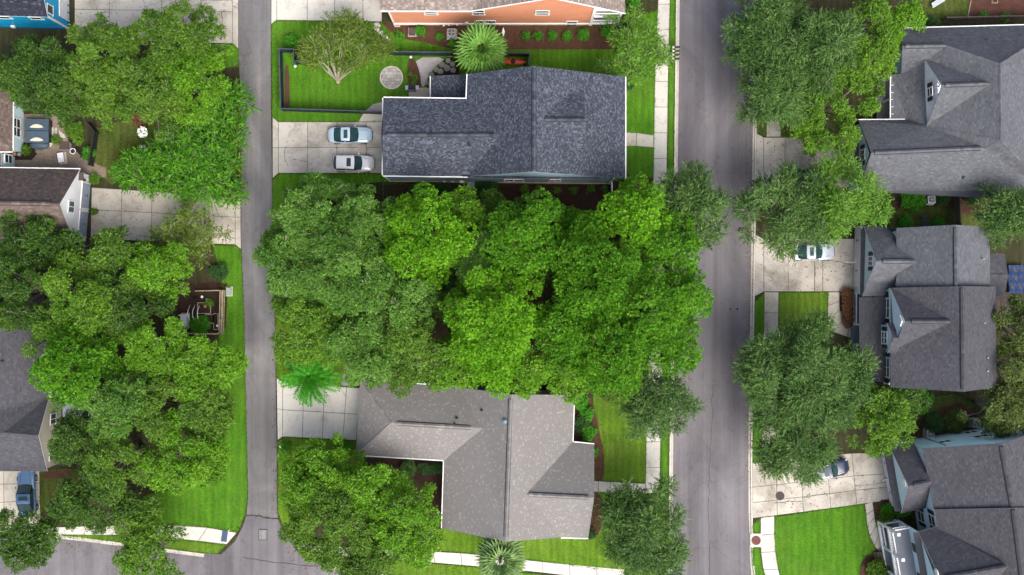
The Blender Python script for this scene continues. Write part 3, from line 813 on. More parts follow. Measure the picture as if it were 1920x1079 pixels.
def lay_shingles(parent, faces, mat, mode, expo, tabw):
    mb = MB()
    for face in faces:
        n = Vector((0, 0, 0))
        for i in range(len(face)):
            a, b = face[i], face[(i + 1) % len(face)]
            n += Vector(((a.y - b.y) * (a.z + b.z), (a.z - b.z) * (a.x + b.x), (a.x - b.x) * (a.y + b.y)))
        if n.z < 0: n = -n
        d = Vector((n.x, n.y))
        d = d.normalized() if d.length > 1e-6 else Vector((0, -1))
        q = Vector((-d.y, d.x))
        uv = [(p.x * q.x + p.y * q.y, p.x * d.x + p.y * d.y) for p in face]
        zf = z_lookup(tris_of(face))
        vmax = max(p[1] for p in uv); vmin = min(p[1] for p in uv)
        nrow = int((vmax - vmin) / expo) + 1
        for k in range(nrow):
            v1 = vmax - k * expo; v0 = v1 - expo
            # spans of the polygon across this row
            vm = (v0 + v1) / 2
            band = clip_poly(uv, -1e4, 1e4, v0, v1)
            if len(band) < 3: continue
            ua, ub = min(p[0] for p in band), max(p[0] for p in band)
            def cross(v):
                xs = []
                for i in range(len(uv)):
                    a, b = uv[i - 1], uv[i]
                    if (a[1] > v) != (b[1] > v): xs.append(a[0] + (b[0] - a[0]) * (v - a[1]) / (b[1] - a[1]))
                return sorted(xs)
            c0, c1 = cross(v0 + 1e-5), cross(v1 - 1e-5)
            clean = len(c0) == 2 and len(c1) == 2 and not any(v0 < p[1] < v1 for p in uv)
            if clean: s0, s1 = max(c0[0], c1[0]), min(c0[1], c1[1])
            u = ua - rnd.random() * tabw
            while u < ub:
                w = tabw * rnd.uniform(.65, 1.4)
                u0, u1 = u, u + w; u = u1
                if u1 <= ua: continue
                if clean and u0 >= s0 and u1 <= s1:
                    pl = [(u0, v0), (u1, v0), (u1, v1), (u0, v1)]; full = True
                else:
                    pl = clip_poly(uv, u0, u1, v0, v1); full = False
                    if len(pl) < 3: continue
                vs = []
                for (uu, vv) in pl:
                    x, y = uu * q.x + vv * d.x, uu * q.y + vv * d.y
                    vs.append((x, y, zf(x, y) + 0.006 + 0.018 * (vv - v0) / expo))
                mb.tint = tint_of(mode, vs[0][0], vs[0][1])
                b = len(mb.v); mb.v += vs
                mb.face(range(b, b + len(vs)))
                if full:
                    e = len(mb.v); mb.v += [(vs[2][0], vs[2][1], vs[2][2] - .022), (vs[3][0], vs[3][1], vs[3][2] - .022)]
                    mb.face((b + 3, b + 2, e, e + 1))
    o = mb.build('shingles', mat, parent, tint=True)
    o['kind'] = 'stuff'
    return o

def roof(house, faces_px, mat, mode='fine', expo=0.15, tabw=0.26, th=0.16, fascia='trim_grey', gutters=(), caps=(), vents=(), ridge_vents=(), gmat='white'):
    faces = [[V3(p) for p in f] for f in faces_px]
    mb = MB(); count = {}
    key = lambda p: (round(p.x, 3), round(p.y, 3), round(p.z, 3))
    for f in faces:
        ar = sum(f[i].x * f[(i + 1) % len(f)].y - f[(i + 1) % len(f)].x * f[i].y for i in range(len(f)))
        if ar < 0: f.reverse()
        for t in tris_of(f):
            t = list(t)
            if (t[1] - t[0]).cross(t[2] - t[0]).z < 0: t.reverse()
            mb.mi = 0
            mb.poly([p - Vector((0, 0, .015)) for p in t])
            mb.poly([p - Vector((0, 0, th)) for p in t[::-1]])
        for i in range(len(f)):
            k = tuple(sorted((key(f[i]), key(f[(i + 1) % len(f)]))))
            count.setdefault(k, []).append((f[i], f[(i + 1) % len(f)]))
    for es in count.values():
        if len(es) == 1:
            a, b = es[0]; dz = Vector((0, 0, th)); e = Vector((0, 0, .015))
            mb.mi = 1
            mb.poly([a - dz, b - dz, b - e, a - e])
    r = mb.build('roof', [mat, M[fascia]], house)
    lay_shingles(r, faces, mat, mode, expo, tabw)
    cen = sum((p for f in faces for p in f), Vector()) / sum(len(f) for f in faces)
    def outdir(a, b):
        d = (b - a); d.z = 0; d.normalize(); n = Vector((-d.y, d.x, 0))
        for f in faces:
            ks = [key(p) for p in f]
            if key(a) in ks and key(b) in ks:
                c = sum(f, Vector()) / len(f); break
        else: c = cen
        return d, n if n.dot((a + b) / 2 - c) > 0 else -n
    for g in gutters:
        a, b = V3(g[0]), V3(g[1]); d, n = outdir(a, b)
        gb = MB(); o = n * 0.075 - Vector((0, 0, .07))
        gb.bar(a + o, b + o, 0.10, 0.11)
        gr = gb.build('gutter', M[gmat], r)
        if len(g) > 2:                                  # white hanger straps across the gutter
            L = (b - a).length; hb = MB()
            for i in range(int(L / g[2])):
                c = a.lerp(b, (i + .5) * g[2] / L) - n * 0.10 + Vector((0, 0, .035)); hb.obox(c, d, n, Vector((0, 0, 1)), .05, .26, .012)
            hb.build('hanger_strap', M[gmat], r)['kind'] = 'stuff'
    for a, b in caps:
        cap_strip(r, V3(a), V3(b), mat, 0.26, 0.045, 'ridge_cap')
    for a, b in ridge_vents:
        cap_strip(r, V3(a) + Vector((0, 0, .05)), V3(b) + Vector((0, 0, .05)), mat, 0.36, 0.12, 'ridge_vent', True)
    for v in vents:
        px, py, z = v[0], v[1], v[2]; kind = v[3] if len(v) > 3 else 'vent'
        p = P(px, py, z); vb = MB()
        vb.cyl((p.x, p.y, p.z - .25), .055, .62, 10); vb.cyl((p.x, p.y, p.z - .2), .16, .06 + .18, 10, .07)
        if kind == 'cap': vb.blob((p.x, p.y, p.z + .34), (.22, .22, .13), 12, 6); vb.box((p.x, p.y, p.z - .0), (.5, .5, .05))
        vb.build('roof_vent', M['vent_blue' if kind == 'cap' else ('steel' if kind == 'steel' else 'vent')], r)
    return r

def cap_strip(parent, a, b, mat, w, h, name, sides=False):
    d = (b - a); L = d.length; d /= L
    s = Vector((d.y, -d.x, 0)).normalized()
    mb = MB(); n = max(1, int(L / 0.42))
    for i in range(n):
        p = a + d * (L * i / n); q = a + d * (L * (i + 1) / n + .04)
        up = Vector((0, 0, h + .02 * (i % 2))); lo = Vector((0, 0, -w * .22 + h * .5))
        mb.tint = min(1, max(0.02, rnd.gauss(.56, .2)))
        k = len(mb.v)
        for base in (p, q):
            mb.v += [tuple(base - s * w / 2 + lo), tuple(base + up), tuple(base + s * w / 2 + lo)]
        mb.face((k, k + 1, k + 4, k + 3)); mb.face((k + 1, k + 2, k + 5, k + 4))
        if sides:
            e = len(mb.v); mb.tint = 0.0
            for base in (p, q):
                mb.v += [tuple(base - s * (w / 2 + .07) + lo - Vector((0, 0, .10))), tuple(base + s * (w / 2 + .07) + lo - Vector((0, 0, .10)))]
            mb.face((k, k + 3, e + 2, e)); mb.face((k + 2, e + 1, e + 3, k + 5))
    if sides: mat = [mat, M['vent']]
    for i, tv in enumerate(mb.t):
        mb.m[i] = 1 if sides and tv == 0.0 else 0
    return mb.build(name, mat, parent, tint=True)

def miter_inset(pts, d):
    n = len(pts)
    ar = sum(pts[i].x * pts[(i + 1) % n].y - pts[(i + 1) % n].x * pts[i].y for i in range(n))
    sg = 1 if ar > 0 else -1
    out = []
    for i in range(n):
        p0, p, p1 = pts[i - 1], pts[i], pts[(i + 1) % n]
        e0 = Vector((p.x - p0.x, p.y - p0.y, 0)).normalized(); e1 = Vector((p1.x - p.x, p1.y - p.y, 0)).normalized()
        n0 = Vector((-e0.y, e0.x, 0)) * sg; n1 = Vector((-e1.y, e1.x, 0)) * sg
        m = n0 + n1
        out.append(Vector((p.x, p.y, p.z)) + m * (d / max(.35, m.dot(n0))))
    return out

def walls(house, ring_px, mat, inset=0.3, drop=0.17, z0=0.0, name='wall', skirt=None):
    pts = miter_inset([V3(p) for p in ring_px], inset)
    pts = [Vector((p.x, p.y, p.z - drop)) for p in pts]
    for i, p in enumerate(pts):                         # keep gable walls flat: peak on the line of its two eave corners
        a, b = pts[i - 1], pts[(i + 1) % len(pts)]
        if p.z > a.z + .5 and p.z > b.z + .5:
            d = Vector((b.x - a.x, b.y - a.y, 0)); t = (p - a).dot(d) / d.length_squared
            f = Vector((a.x, a.y, 0)) + d * t
            if (Vector((p.x, p.y, 0)) - f).length < 1.2: p.x, p.y = f.x, f.y
    mb = MB(); n = len(pts)
    for i in range(n):
        a, b = pts[i], pts[(i + 1) % n]
        mb.poly([(a.x, a.y, z0), (b.x, b.y, z0), tuple(b), tuple(a)])
    w = mb.build(name, M[mat], house)
    if skirt:
        sb = MB()
        for i in range(n):
            a, b = pts[i], pts[(i + 1) % n]
            a0, b0 = Vector((a.x, a.y, .3)), Vector((b.x, b.y, .3)); sb.bar(a0, b0, .12, .6)
        sb.build('foundation', M[skirt], house)
    return pts

def frame_of(A, B, px, py):
    """point on the vertical wall plane through A and B that the camera sees at (px, py)"""
    u = Vector((B.x - A.x, B.y - A.y, 0)).normalized()
    n = Vector((-u.y, u.x, 0))
    mid = (A + B) / 2
    if n.dot(Vector((-mid.x, -mid.y, 0))) < 0: n = -n
    d = Vector(((px - CX) / S, (CY - py) / S, -H)); c = Vector((0, 0, H))
    t = n.dot(Vector((A.x, A.y, 0))) / n.dot(Vector((d.x, d.y, 0)))
    return c + d * t, u, n

def win(house, A, B, px, py, w, h, g='glass', cols=1, rows=2, shutters=False, fw=.10, zc=None, name='window', fmat='white'):
    p, u, n = frame_of(A, B, px, py)
    if zc is not None: p = Vector((p.x, p.y, zc))
    Z = Vector((0, 0, 1)); p = p + n * .05
    mb = MB()
    mb.obox(p + Z * (h / 2 + fw / 2), u, n, Z, w + 2 * fw, .06, fw)
    mb.obox(p - Z * (h / 2 + fw / 2), u, n, Z, w + 2 * fw + .1, .09, fw)
    for s in (-1, 1): mb.obox(p + u * (s * (w / 2 + fw / 2)), u, n, Z, fw, .06, h)
    f = mb.build(name, M[fmat], house)
    for i in range(cols):
        for j in range(rows):
            cw, ch = w / cols, h / rows
            c = p + u * ((i + .5) * cw - w / 2) + Z * ((j + .5) * ch - h / 2) + n * (.012 if j == 0 else .0)
            gb = MB(); gb.obox(c, u, n, Z, cw - .05, .02, ch - .05); gb.build('pane', M[g], f)
    mb = MB()
    for i in range(1, cols): mb.obox(p + u * (i * w / cols - w / 2) + n * .022, u, n, Z, .06, .05, h)
    for j in range(1, rows): mb.obox(p + Z * (j * h / rows - h / 2) + n * .026, u, n, Z, w, .05, .05)
    if mb.v: mb.build('muntin', M[fmat], f)
    if shutters:
        for s in (-1, 1):
            sb = MB(); c = p + u * (s * (w / 2 + fw + .24))
            sb.obox(c, u, n, Z, .42, .06, h + .1)
            for k in range(int(h / .12)): sb.obox(c + Z * ((k + .5) * .12 - h / 2) + n * .035, u, n, Z, .34, .02, .05)
            sb.build('shutter', M['shutter'], house)
    return f

def gdoor(house, A, B, px, py, w, h, mat='garage', glazed=False):
    p, u, n = frame_of(A, B, px, py)
    Z = Vector((0, 0, 1)); p = Vector((p.x, p.y, h / 2 + .03)) + n * .03
    mb = MB()
    mb.obox(p + Z * (h / 2 + .07), u, n, Z, w + .28, .12, .14)
    for s in (-1, 1): mb.obox(p + u * (s * (w / 2 + .07)), u, n, Z, .14, .12, h)
    f = mb.build('garage_door', M['white'], house)
    k = max(2, round(w / .75))
    for r in range(4):
        sb = MB(); c = p + Z * ((r + .5) * h / 4 - h / 2)
        sb.obox(c, u, n, Z, w - .02, .05, h / 4 - .02)
        for i in range(k): sb.obox(c + u * ((i + .5) * w / k - w / 2) + n * .03, u, n, Z, w / k - .16, .03, h / 4 - .16)
        sb.build('door_section', M[mat], f)
    hb = MB(); hb.obox(p + n * .07 - Z * .3, u, n, Z, .3, .05, .07); hb.build('handle', M['hardware'], f)
    hb = MB(); hb.obox(p + n * .08 + Z * (h * .02 + .2), u, n, Z, .10, .05, .22); hb.build('lock_bar', M['hardware'], f)
    return f

def corner(house, A, z1, z0=0.0, w=.16, mat='white'):
    mb = MB(); mb.box((A.x, A.y, (z0 + z1) / 2), (w, w, z1 - z0)); mb.build('corner_board', M[mat], house)

def railing(house, a, b, h=.95, mat='white', step=.16, name='railing'):
    a, b = Vector(a), Vector(b); L = (b - a).length; Z = Vector((0, 0, 1))
    mb = MB(); mb.bar(a + Z * h, b + Z * h, .12, .07); mb.bar(a + Z * .12, b + Z * .12, .08, .06)
    r = mb.build(name, M[mat], house)
    n = max(1, int(L / step)); u = (b - a).normalized(); v = Vector((-u.y, u.x, 0))
    me = None
    for i in range(n):
        c = a.lerp(b, (i + .5) / n) + Z * (h / 2 + .05)
        bb = MB(); bb.obox(Vector((0, 0, 0)), u, v, Z, .05, .05, h - .14)
        if me is None:
            o = bb.build('baluster', M[mat], None); me = o.data
        else:
            o = bpy.data.objects.new('baluster', me); COL.objects.link(o)
        o.parent = r; o.location = c - wloc(r)
    return r

def post(house, x, y, z0, z1, w=.2, mat='white', name='post'):
    mb = MB(); mb.box((x, y, (z0 + z1) / 2), (w, w, z1 - z0)); mb.box((x, y, z1 - .1), (w + .1, w + .1, .14)); mb.box((x, y, z0 + .1), (w + .08, w + .08, .2))
    return mb.build(name, M[mat], house)

def house(px, py, label):
    c = P(px, py); return thing('house', (c.x, c.y, 0), label, 'house')

# ------------------------------------------------------------------ navy roofed house (upper middle)
h = house(945, 235, 'blue grey house with speckled navy shingle roof, upper middle of the block')
NW, NE, SE, SW = (877, 139, 6.60), (1172, 144, 6.50), (1172, 335, 6.50), (877, 331, 6.60)
R1, R2 = (1000, 124, 11.40), (1000, 322, 11.40)
WN, WS, WR = (719, 184, 6.55), (718, 329, 6.55), (717, 253, 8.90)
J1, J2 = (875, 186, 6.60), (938, 253, 8.95)
roof(h, [[R1, R2, SE, NE], [R1, NW, J1, J2, SW, R2], [WN, WR, J2, J1], [WR, WS, SW, J2]], M['shingle_navy'], 'arch', .12, .17,
     gutters=[(WN, WS), (WN, J1), (NW, J1), (NE, SE), (WS, SW)], ridge_vents=[((1001, 130, 11.35), (1001, 318, 11.35)), ((726, 253, 8.90), (925, 253, 8.95))],
     vents=[(982, 272, 10.40), (880, 271, 8.60), (933, 186, 8.40)])
roof(h, [[(1018, 224, 10.95), (1099, 224, 10.80), (1094, 172, 9.00), (1050, 180, 9.80)], [(1099, 224, 10.80), (1018, 224, 10.95), (1050, 272, 9.80), (1094, 282, 9.00)]], M['shingle_navy'], 'arch', .12, .17,
     ridge_vents=[((1022, 224, 10.96), (1095, 224, 10.85))])
roof(h, [[(808, 143, 3.50), (874, 140, 3.70), (874, 184, 3.70), (808, 184, 3.50)]], M['shingle_navy'], 'arch', .12, .17, gutters=[((808, 143, 3.50), (808, 184, 3.50))])
roof(h, [[(868, 333.5, 6.40), (1125, 335.5, 6.40), (1125, 331, 6.85), (868, 329.5, 6.85)]], M['shingle_navy'], 'arch', .12, .17)
w = walls(h, [NW, R1, NE, (1172, 300, 6.5), (1152, 300, 6.5), (1152, 334, 6.5), R2, SW, WS, WR, WN, J1], 'grey_blue', .04, skirt='found')
for A in (w[5], w[8]): corner(h, A, 6.3)
a, b = w[5], w[7]
S_ = (Vector((a.x, a.y, 0)), Vector((w[8].x, w[8].y, 0)))
win(h, *S_, 955, 337.6, .95, 1.5, rows=1); win(h, *S_, 972, 337.6, .95, 1.5, rows=1); win(h, *S_, 1041, 338, 1.0, 1.5, rows=1)
for (x, y) in ((835, 342), (851, 343)):
    p, u, n = frame_of(*S_, x, y); mb = MB(); mb.obox(Vector((p.x, p.y, 1.1)) + n * .09, u, n, Vector((0, 0, 1)), .3, .18, .42); mb.cyl((p.x + n.x * .1, p.y + n.y * .1, .1), .03, .9, 8); mb.build('meter_box', M['steel'], h)
p, u, n = frame_of(*S_, 866, 340); mb = MB(); mb.obox(Vector((p.x, p.y, 1.4)) + n * .12, u, n, Vector((0, 0, 1)), .42, .22, .6); mb.build('meter_box', M['white'], h)
# ------------------------------------------------------------------ pale grey roofed house (lower middle)
h = house(900, 860, 'house with light grey speckled shingle roof, lower middle of the block')
aNW, aSW, iS, iN = (675, 714, 3.0), (667, 853, 3.0), (833, 863, 3.0), (858, 726, 3.0)
A1, A2 = (733, 793, 5.35), (906, 803, 5.2)
mN, mS, mNE, mSW = (959, 740, 7.1), (948, 1016, 7.1), (1076, 741, 3.0), (829, 991, 3.0)
eJ, eNE, ePk, eSE, eSW, cR = (1073, 830, 3.0), (1114, 834, 3.0), (1114, 934, 6.1), (1103, 1009, 3.0), (1052, 1008, 3.1), (987, 927, 6.1)
roof(h, [[aNW, aSW, A1], [aNW, A1, A2, iN], [A1, aSW, iS, A2], [mN, iN, A2, iS, mSW, mS], [mN, mS, eSW, cR, eJ, mNE], [eJ, cR, ePk, eNE], [cR, eSW, eSE, ePk]],
     M['shingle_pale'], 'speck', .13, .17,
     gutters=[(aSW, iS), (iS, mSW), (mNE, eJ), (eJ, eNE), (eSW, eSE), (aNW, iN)],
     caps=[(aNW, A1), (aSW, A1)], ridge_vents=[((957.5, 749, 7.05), (948.5, 1006, 7.05)), ((745, 794, 5.35), (882, 802, 5.2)), ((992, 927.5, 6.1), (1103, 933, 6.1))],
     vents=[(856, 785, 5.0), (852, 795, 5.2), (903, 770, 5.2), (947, 790, 6.7, 'cap')])
roof(h, [[(868, 722, 3.0), (1074, 736, 3.0), (1074, 742, 3.45), (868, 728, 3.45)]], M['shingle_pale'], 'speck', .13, .17)
w = walls(h, [aNW, iN, mN, mNE, eJ, eNE, ePk, eSE, eSW, mS, mSW, iS, aSW], 'pale_white', .3, skirt='found')
for i in (0, 3, 5): corner(h, w[i], 2.85)
gdoor(h, w[12], w[0], 655, 772, 4.8, 2.2)
win(h, w[0], w[1], 760, 722, 1.0, 1.2, zc=1.6); win(h, w[0], w[1], 800, 724, 1.0, 1.2, zc=1.6)

# ------------------------------------------------------------------ terracotta house (top)
h = house(930, 0, 'tall terracotta orange house with taupe shingle roof at the top edge')
cW, cJ, cP, cE = (713, 20, 6.4), (885, 20.3, 6.45), (1035, -4, 11.0), (1172, 25, 6.2)
roof(h, [[cW, cJ, (955, -62, 8.9), (713, -62, 8.9)], [cJ, cP, (1035, -220, 11.0), (885, -220, 6.5), (955, -62, 8.9)], [cP, cE, (1172, -220, 6.2), (1035, -220, 11.0)],
         [(713, -62, 8.9), (955, -62, 8.9), (885, -130, 6.5), (713, -130, 6.5)]], M['shingle_taupe'], 'fine', .15, .26, fascia='white', gutters=[(cW, cJ)])
rk = MB(); rk.bar(V3(cJ) + Vector((0, -.03, -.08)), V3(cP) + Vector((0, -.03, -.08)), .06, .24); rk.bar(V3(cP) + Vector((0, -.03, -.08)), V3(cE) + Vector((0, -.03, -.08)), .06, .24); rk.build('rake_board', M['white'], h)
w = walls(h, [(725, 20, 6.4), (885, 20.2, 6.42), cP, (1118, 14, 7.6), (1118, -200, 6.2), (725, -200, 6.4)], 'orange', .12, skirt='found')
A, B = Vector((w[0].x, w[0].y, 0)), Vector((w[3].x, w[3].y, 0))
win(h, A, B, 808, 24, 1.2, 1.2); win(h, A, B, 897, 23, 1.1, 1.7); win(h, A, B, 902, 43, .85, 2.0, 'glass_teal'); win(h, A, B, 920.5, 43, .85, 2.0, 'glass_teal')
win(h, A, B, 1017, 23.5, 1.25, 1.5, 'glass_teal'); win(h, A, B, 1072, 44, 1.05, 1.9, 'glass_teal')
corner(h, w[0], 6.2); corner(h, w[3], 7.0)
fb = MB(); fb.bar(Vector((A.x, A.y - .06, .62)), Vector((B.x + 1.8, A.y - .06 + (B.y - A.y), .62)), .12, .2); fb.build('water_table', M['white'], h)
for (x, y, m, sx, sz) in ((820, 45, 'steel', .42, .5), (832, 46, 'white', .2, .2), (842, 45, 'white', .18, .2), (848, 45, 'steel', .16, .2), (857, 45, 'white', .16, .2), (875, 42.5, 'white', .36, .45)):
    p, u, n = frame_of(A, B, x, y); mb = MB(); mb.obox(p + n * .1, u, n, Vector((0, 0, 1)), sx, .18, sz); mb.build('meter_box', M[m], h)
# two storey side porch at the road end
pa = Vector((w[3].x, w[3].y, 0)); L = 3.0
for z in (.45, 3.35):
    mb = MB(); mb.box((pa.x + L / 2, pa.y + 2.4, z), (L, 4.8, .22)); mb.build('porch_floor', M['porch_floor'], h)
    mb = MB(); mb.bar((pa.x, pa.y - .02, z + .02), (pa.x + L, pa.y - .02, z + .02), .10, .34); mb.build('rim_beam', M['white'], h)
    railing(h, (pa.x + .15, pa.y + .05, z + .1), (pa.x + L - .1, pa.y + .05, z + .1), 1.0, step=.2)
mb = MB(); mb.bar((pa.x, pa.y, 6.1), (pa.x + L, pa.y, 6.1), .2, .35); mb.build('beam', M['white'], h)
for x in (pa.x + .1, pa.x + L - .1): post(h, x, pa.y + .06, 0.0, 6.0, .26)

# ------------------------------------------------------------------ bright blue house (top left)
h = house(60, 0, 'bright cyan blue house with dark slate shingle roof in the top left corner')
roof(h, [[(-160, 26, 5.6), (89, 32, 5.6), (72, -52, 7.9), (-160, -55, 7.9)], [(-160, -55, 7.9), (72, -52, 7.9), (89, -140, 5.6), (-160, -140, 5.6)]], M['shingle_slate'], 'fine', .15, .26, fascia='white')
w = walls(h, [(-160, 26, 5.6), (89, 32, 5.6), (74, -52, 7.8), (89, -140, 5.6), (-160, -140, 5.6)], 'cyan', .12, skirt='deep_blue')
A, B = Vector((w[1].x, w[1].y, 0)), Vector((w[3].x, w[3].y, 0))
gdoor(h, A, B, 139, 5, 4.6, 2.4); win(h, A, B, 93, 18, .8, 1.3, rows=1)
S0, S1 = Vector((w[0].x, w[0].y, 0)), Vector((w[1].x, w[1].y, 0))
win(h, S0, S1, 8, 32, 1.1, .8, rows=1, zc=4.6); win(h, S0, S1, 68, 34, 1.1, .8, rows=1, zc=4.6)
for (x, y, m) in ((30, 51, 'white'), (4, 53, 'steel')):
    p, u, n = frame_of(S0, S1, x, y); mb = MB(); mb.obox(Vector((p.x, p.y, .9)) + n * .12, u, n, Vector((0, 0, 1)), .4, .22, .4); mb.build('meter_box', M[m], h)
corner(h, w[1], 5.4)

# ------------------------------------------------------------------ brown roofed pale blue house (left edge) and its garage
h = house(0, 240, 'pale blue house with brown roof peeking in at the left edge beside the courtyard')
roof(h, [[(24, 150, 3.2), (23, 284, 3.2), (-40, 222, 6.0), (-40, 150, 6.0)], [(23, 284, 3.2), (-160, 284, 3.2), (-160, 222, 6.0), (-40, 222, 6.0)]], M['shingle_brown'], gutters=[((24, 150, 3.2), (23, 284, 3.2)), ((23, 284, 3.2), (-160, 284, 3.2))], caps=[((23, 284, 3.2), (-40, 222, 6.0))])
w = walls(h, [(24, 150, 3.2), (23, 284, 3.2), (-160, 284, 3.2), (-160, 150, 3.2)], 'sky_blue', .3)
A, B = Vector((w[0].x, w[0].y, 0)), Vector((w[1].x, w[1].y, 0))
win(h, A, B, 31, 231, .85, 1.6, zc=1.75); win(h, A, B, 31, 248, .85, 1.6, zc=1.75)
w = walls(h, [(4, 287, 3.0), (4, 330, 3.0), (-160, 330, 3.0), (-160, 287, 3.0)], 'sky_blue', .05)
roof(h, [[(2, 286, 3.05), (2, 332, 3.05), (-160, 332, 3.3), (-160, 286, 3.3)]], M['shingle_brown'], fascia='white')
win(h, Vector((w[0].x, w[0].y, 0)), Vector((w[1].x, w[1].y, 0)), 10, 297, .8, 1.5, zc=1.6)

h = house(80, 385, 'white gabled garage with brown shingle roof and two grey blue doors')
fE, fP, fS = (150, 318, 3.4), (112, 383, 7.9), (139, 456, 3.4)
roof(h, [[(-160, 313, 3.4), fE, fP, (-160, 378, 7.9)], [(-160, 378, 7.9), fP, fS, (-160, 456, 3.4)]], M['shingle_brown'], gutters=[((-160, 313, 3.4), fE)], caps=[((112, 383, 7.9), (95, 382, 7.9))], ridge_vents=[((-160, 378, 7.9), (94, 382, 7.9))], fascia='white')
w = walls(h, [(-160, 316, 3.4), (149, 321, 3.4), (111, 383, 7.9), (138, 453, 3.4), (-160, 453, 3.4)], 'pale_white', .12)
A, B = Vector((w[1].x, w[1].y, 0)), Vector((w[3].x, w[3].y, 0))
gdoor(h, A, B, 167, 369, 2.6, 2.1, 'garage_blue'); gdoor(h, A, B, 166, 422, 2.6, 2.1, 'garage_blue')
win(h, A, B, 133, 388, 1.1, 1.3, 'glass_teal', 2, 1)
for q in (w[1], w[3]):
    mb = MB(); s = 1 if q is w[1] else -1
    mb.box((q.x + .2, q.y - s * .45, 3.15), (.5, .75, .12)); mb.build('eave_return', M['shingle_brown'], h)
for y in (339, 449):
    p, u, n = frame_of(A, B, 161, y); mb = MB(); mb.obox(Vector((p.x, p.y, 1.9)) + n * .12, u, n, Vector((0, 0, 1)), .16, .2, .3); mb.obox(Vector((p.x, p.y, 2.1)) + n * .16, u, n, Vector((0, 0, 1)), .24, .26, .05); mb.build('wall_lamp', M['hardware'], h)

# ------------------------------------------------------------------ cream house (lower left)
h = house(40, 800, 'cream sided house with dark grey shingle roof at the lower left edge')
gA, gB, gP, gS, gV = (92, 560, 3.4), (92, 745, 3.4), (72, 817, 6.3), (88, 884, 3.4), (6, 812, 6.3)
roof(h, [[gA, gB, gV, (-160, 812, 9.2), (-160, 560, 9.2)], [gB, gP, gV], [gP, gS, (-160, 884, 3.4), (-160, 812, 6.3), gV]], M['shingle_char'], vents=[(4, 677, 5.6)], fascia='white', caps=[(gP, gV)], gutters=[(gA, gB)])
w = walls(h, [gA, gB, (73, 817, 6.2), (88, 881, 3.4), (-160, 881, 3.4), (-160, 560, 3.4)], 'cream', .1)
A, B = Vector((w[1].x, w[1].y, 0)), Vector((w[3].x, w[3].y, 0))
win(h, A, B, 101, 785, 1.0, 1.2, 'glass_teal', 2, 1, zc=2.1); win(h, A, B, 101, 742, 1.0, 1.2, 'glass_teal', 2, 1, zc=2.1); win(h, A, B, 97, 853, 1.0, 1.2, 'glass_teal', 2, 1, zc=2.1)
corner(h, w[1], 3.1)
c = P(155, 765)
t = thing('patio_cover', (c.x, c.y, 0), 'pale ribbed metal patio roof between the cream house and the trees', 'patio cover')
a, b = P(117, 742, 2.6), P(200, 788, 2.4)
for i in range(16):
    x = a.x + (b.x - a.x) * (i + .5) / 16; wdt = abs(b.x - a.x) / 16
    mb = MB(); mb.box((x, (a.y + b.y) / 2, 2.5), (wdt - .03, abs(a.y - b.y), .03)); mb.box((x - wdt / 2 + .03, (a.y + b.y) / 2, 2.53), (.05, abs(a.y - b.y), .06)); mb.build('roof_panel', M['tin'], t)
for x in (a.x + .2, b.x - .2):
    for y in (a.y - .2, b.y + .2): post(t, x, y, 0, 2.47, .1, 'white')

# ------------------------------------------------------------------ large hip roofed house (upper right)
h = house(1780, 210, 'large dark grey hip roofed house with a gabled dormer at the upper right')
n0, n1 = (1690, 54, 3.4), (1990, 46, 3.4)
wr0, wr1 = (1692, 87, 5.9), (1775, 86, 5.9)
pk0, pk1 = (1875, 120, 8.4), (1877, 262, 8.4)
ne = (1990, 20, 3.4); se = (1990, 380, 3.4)
wv = (1738, 115, 4.7)       # valley foot of the porch roof beside the wing
sv = (1738, 236, 4.7)
sr0, sr1 = (1634, 287, 6.6), (1845, 278, 6.8)
sN, sS0, sS1 = (1610, 226, 3.4), (1608, 358, 3.4), (1990, 360, 3.4)
roof(h, [[n0, n1, pk0, wr1, wr0], [wr0, wr1, wv, (1690, 139, 3.4)], [wr1, pk0, pk1, sr1, sv, wv], [n1, se, pk1, pk0], [sr0, sr1, sv, (1702, 225, 3.4), sN], [sS0, sr0, sr1, pk1, se, sS1]],
     M['shingle_grey'], 'fine', .15, .26, gutters=[(n0, n1, .75), (sS0, sS1, .75), ((1702, 225, 3.4), sN, .75)],
     caps=[(pk0, wr1), (pk0, n1), (pk1, se), (pk1, sr1), (pk0, pk1)], ridge_vents=[((1697, 87, 5.9), (1772, 86, 5.9)), ((1640, 286.5, 6.62), (1838, 278, 6.8))],
     vents=[(1848, 75, 5.2), (1745, 250, 4.8), (1806, 333, 5.1)])
roof(h, [[(1671, 140, 3.2), (1690, 139, 3.4), wv, sv, (1702, 225, 3.4), (1671, 224, 3.2)]], M['shingle_grey'], 'fine', .15, .26, gutters=[((1671, 140, 3.2), (1671, 224, 3.2), .75)])
dN, dP, dS, dB = (1735, 113, 5.0), (1767, 160, 8.0), (1738, 236, 5.0), (1858, 157, 8.1)
roof(h, [[dN, dP, dB], [dP, dS, dB]], M['shingle_grey'], 'fine', .15, .26, fascia='white', ridge_vents=[((1772, 160, 8.0), (1850, 157, 8.1))])
A, B = V3(dN) + Vector((.05, 0, 0)), V3(dS) + Vector((.05, 0, 0)); Pk = V3(dP) + Vector((.05, 0, -.12))
mb = MB(); mb.poly([(A.x, A.y, 4.2), (B.x, B.y, 4.2), tuple(B + Vector((0, 0, -.1))), tuple(Pk), tuple(A + Vector((0, 0, -.1)))]); mb.build('gable_wall', M['pale_white'], h)
win(h, A, B, 1750, 170, .75, 1.15, shutters=True, zc=6.0)
mb = MB()
p, u, n = frame_of(A, B, 1763, 162); Z = Vector((0, 0, 1))
for d in (-1, 1): mb.bar(p + n * .1 + Z * -.35 + u * (.55 * d), p + n * .1 + Z * .25, .1, .1)
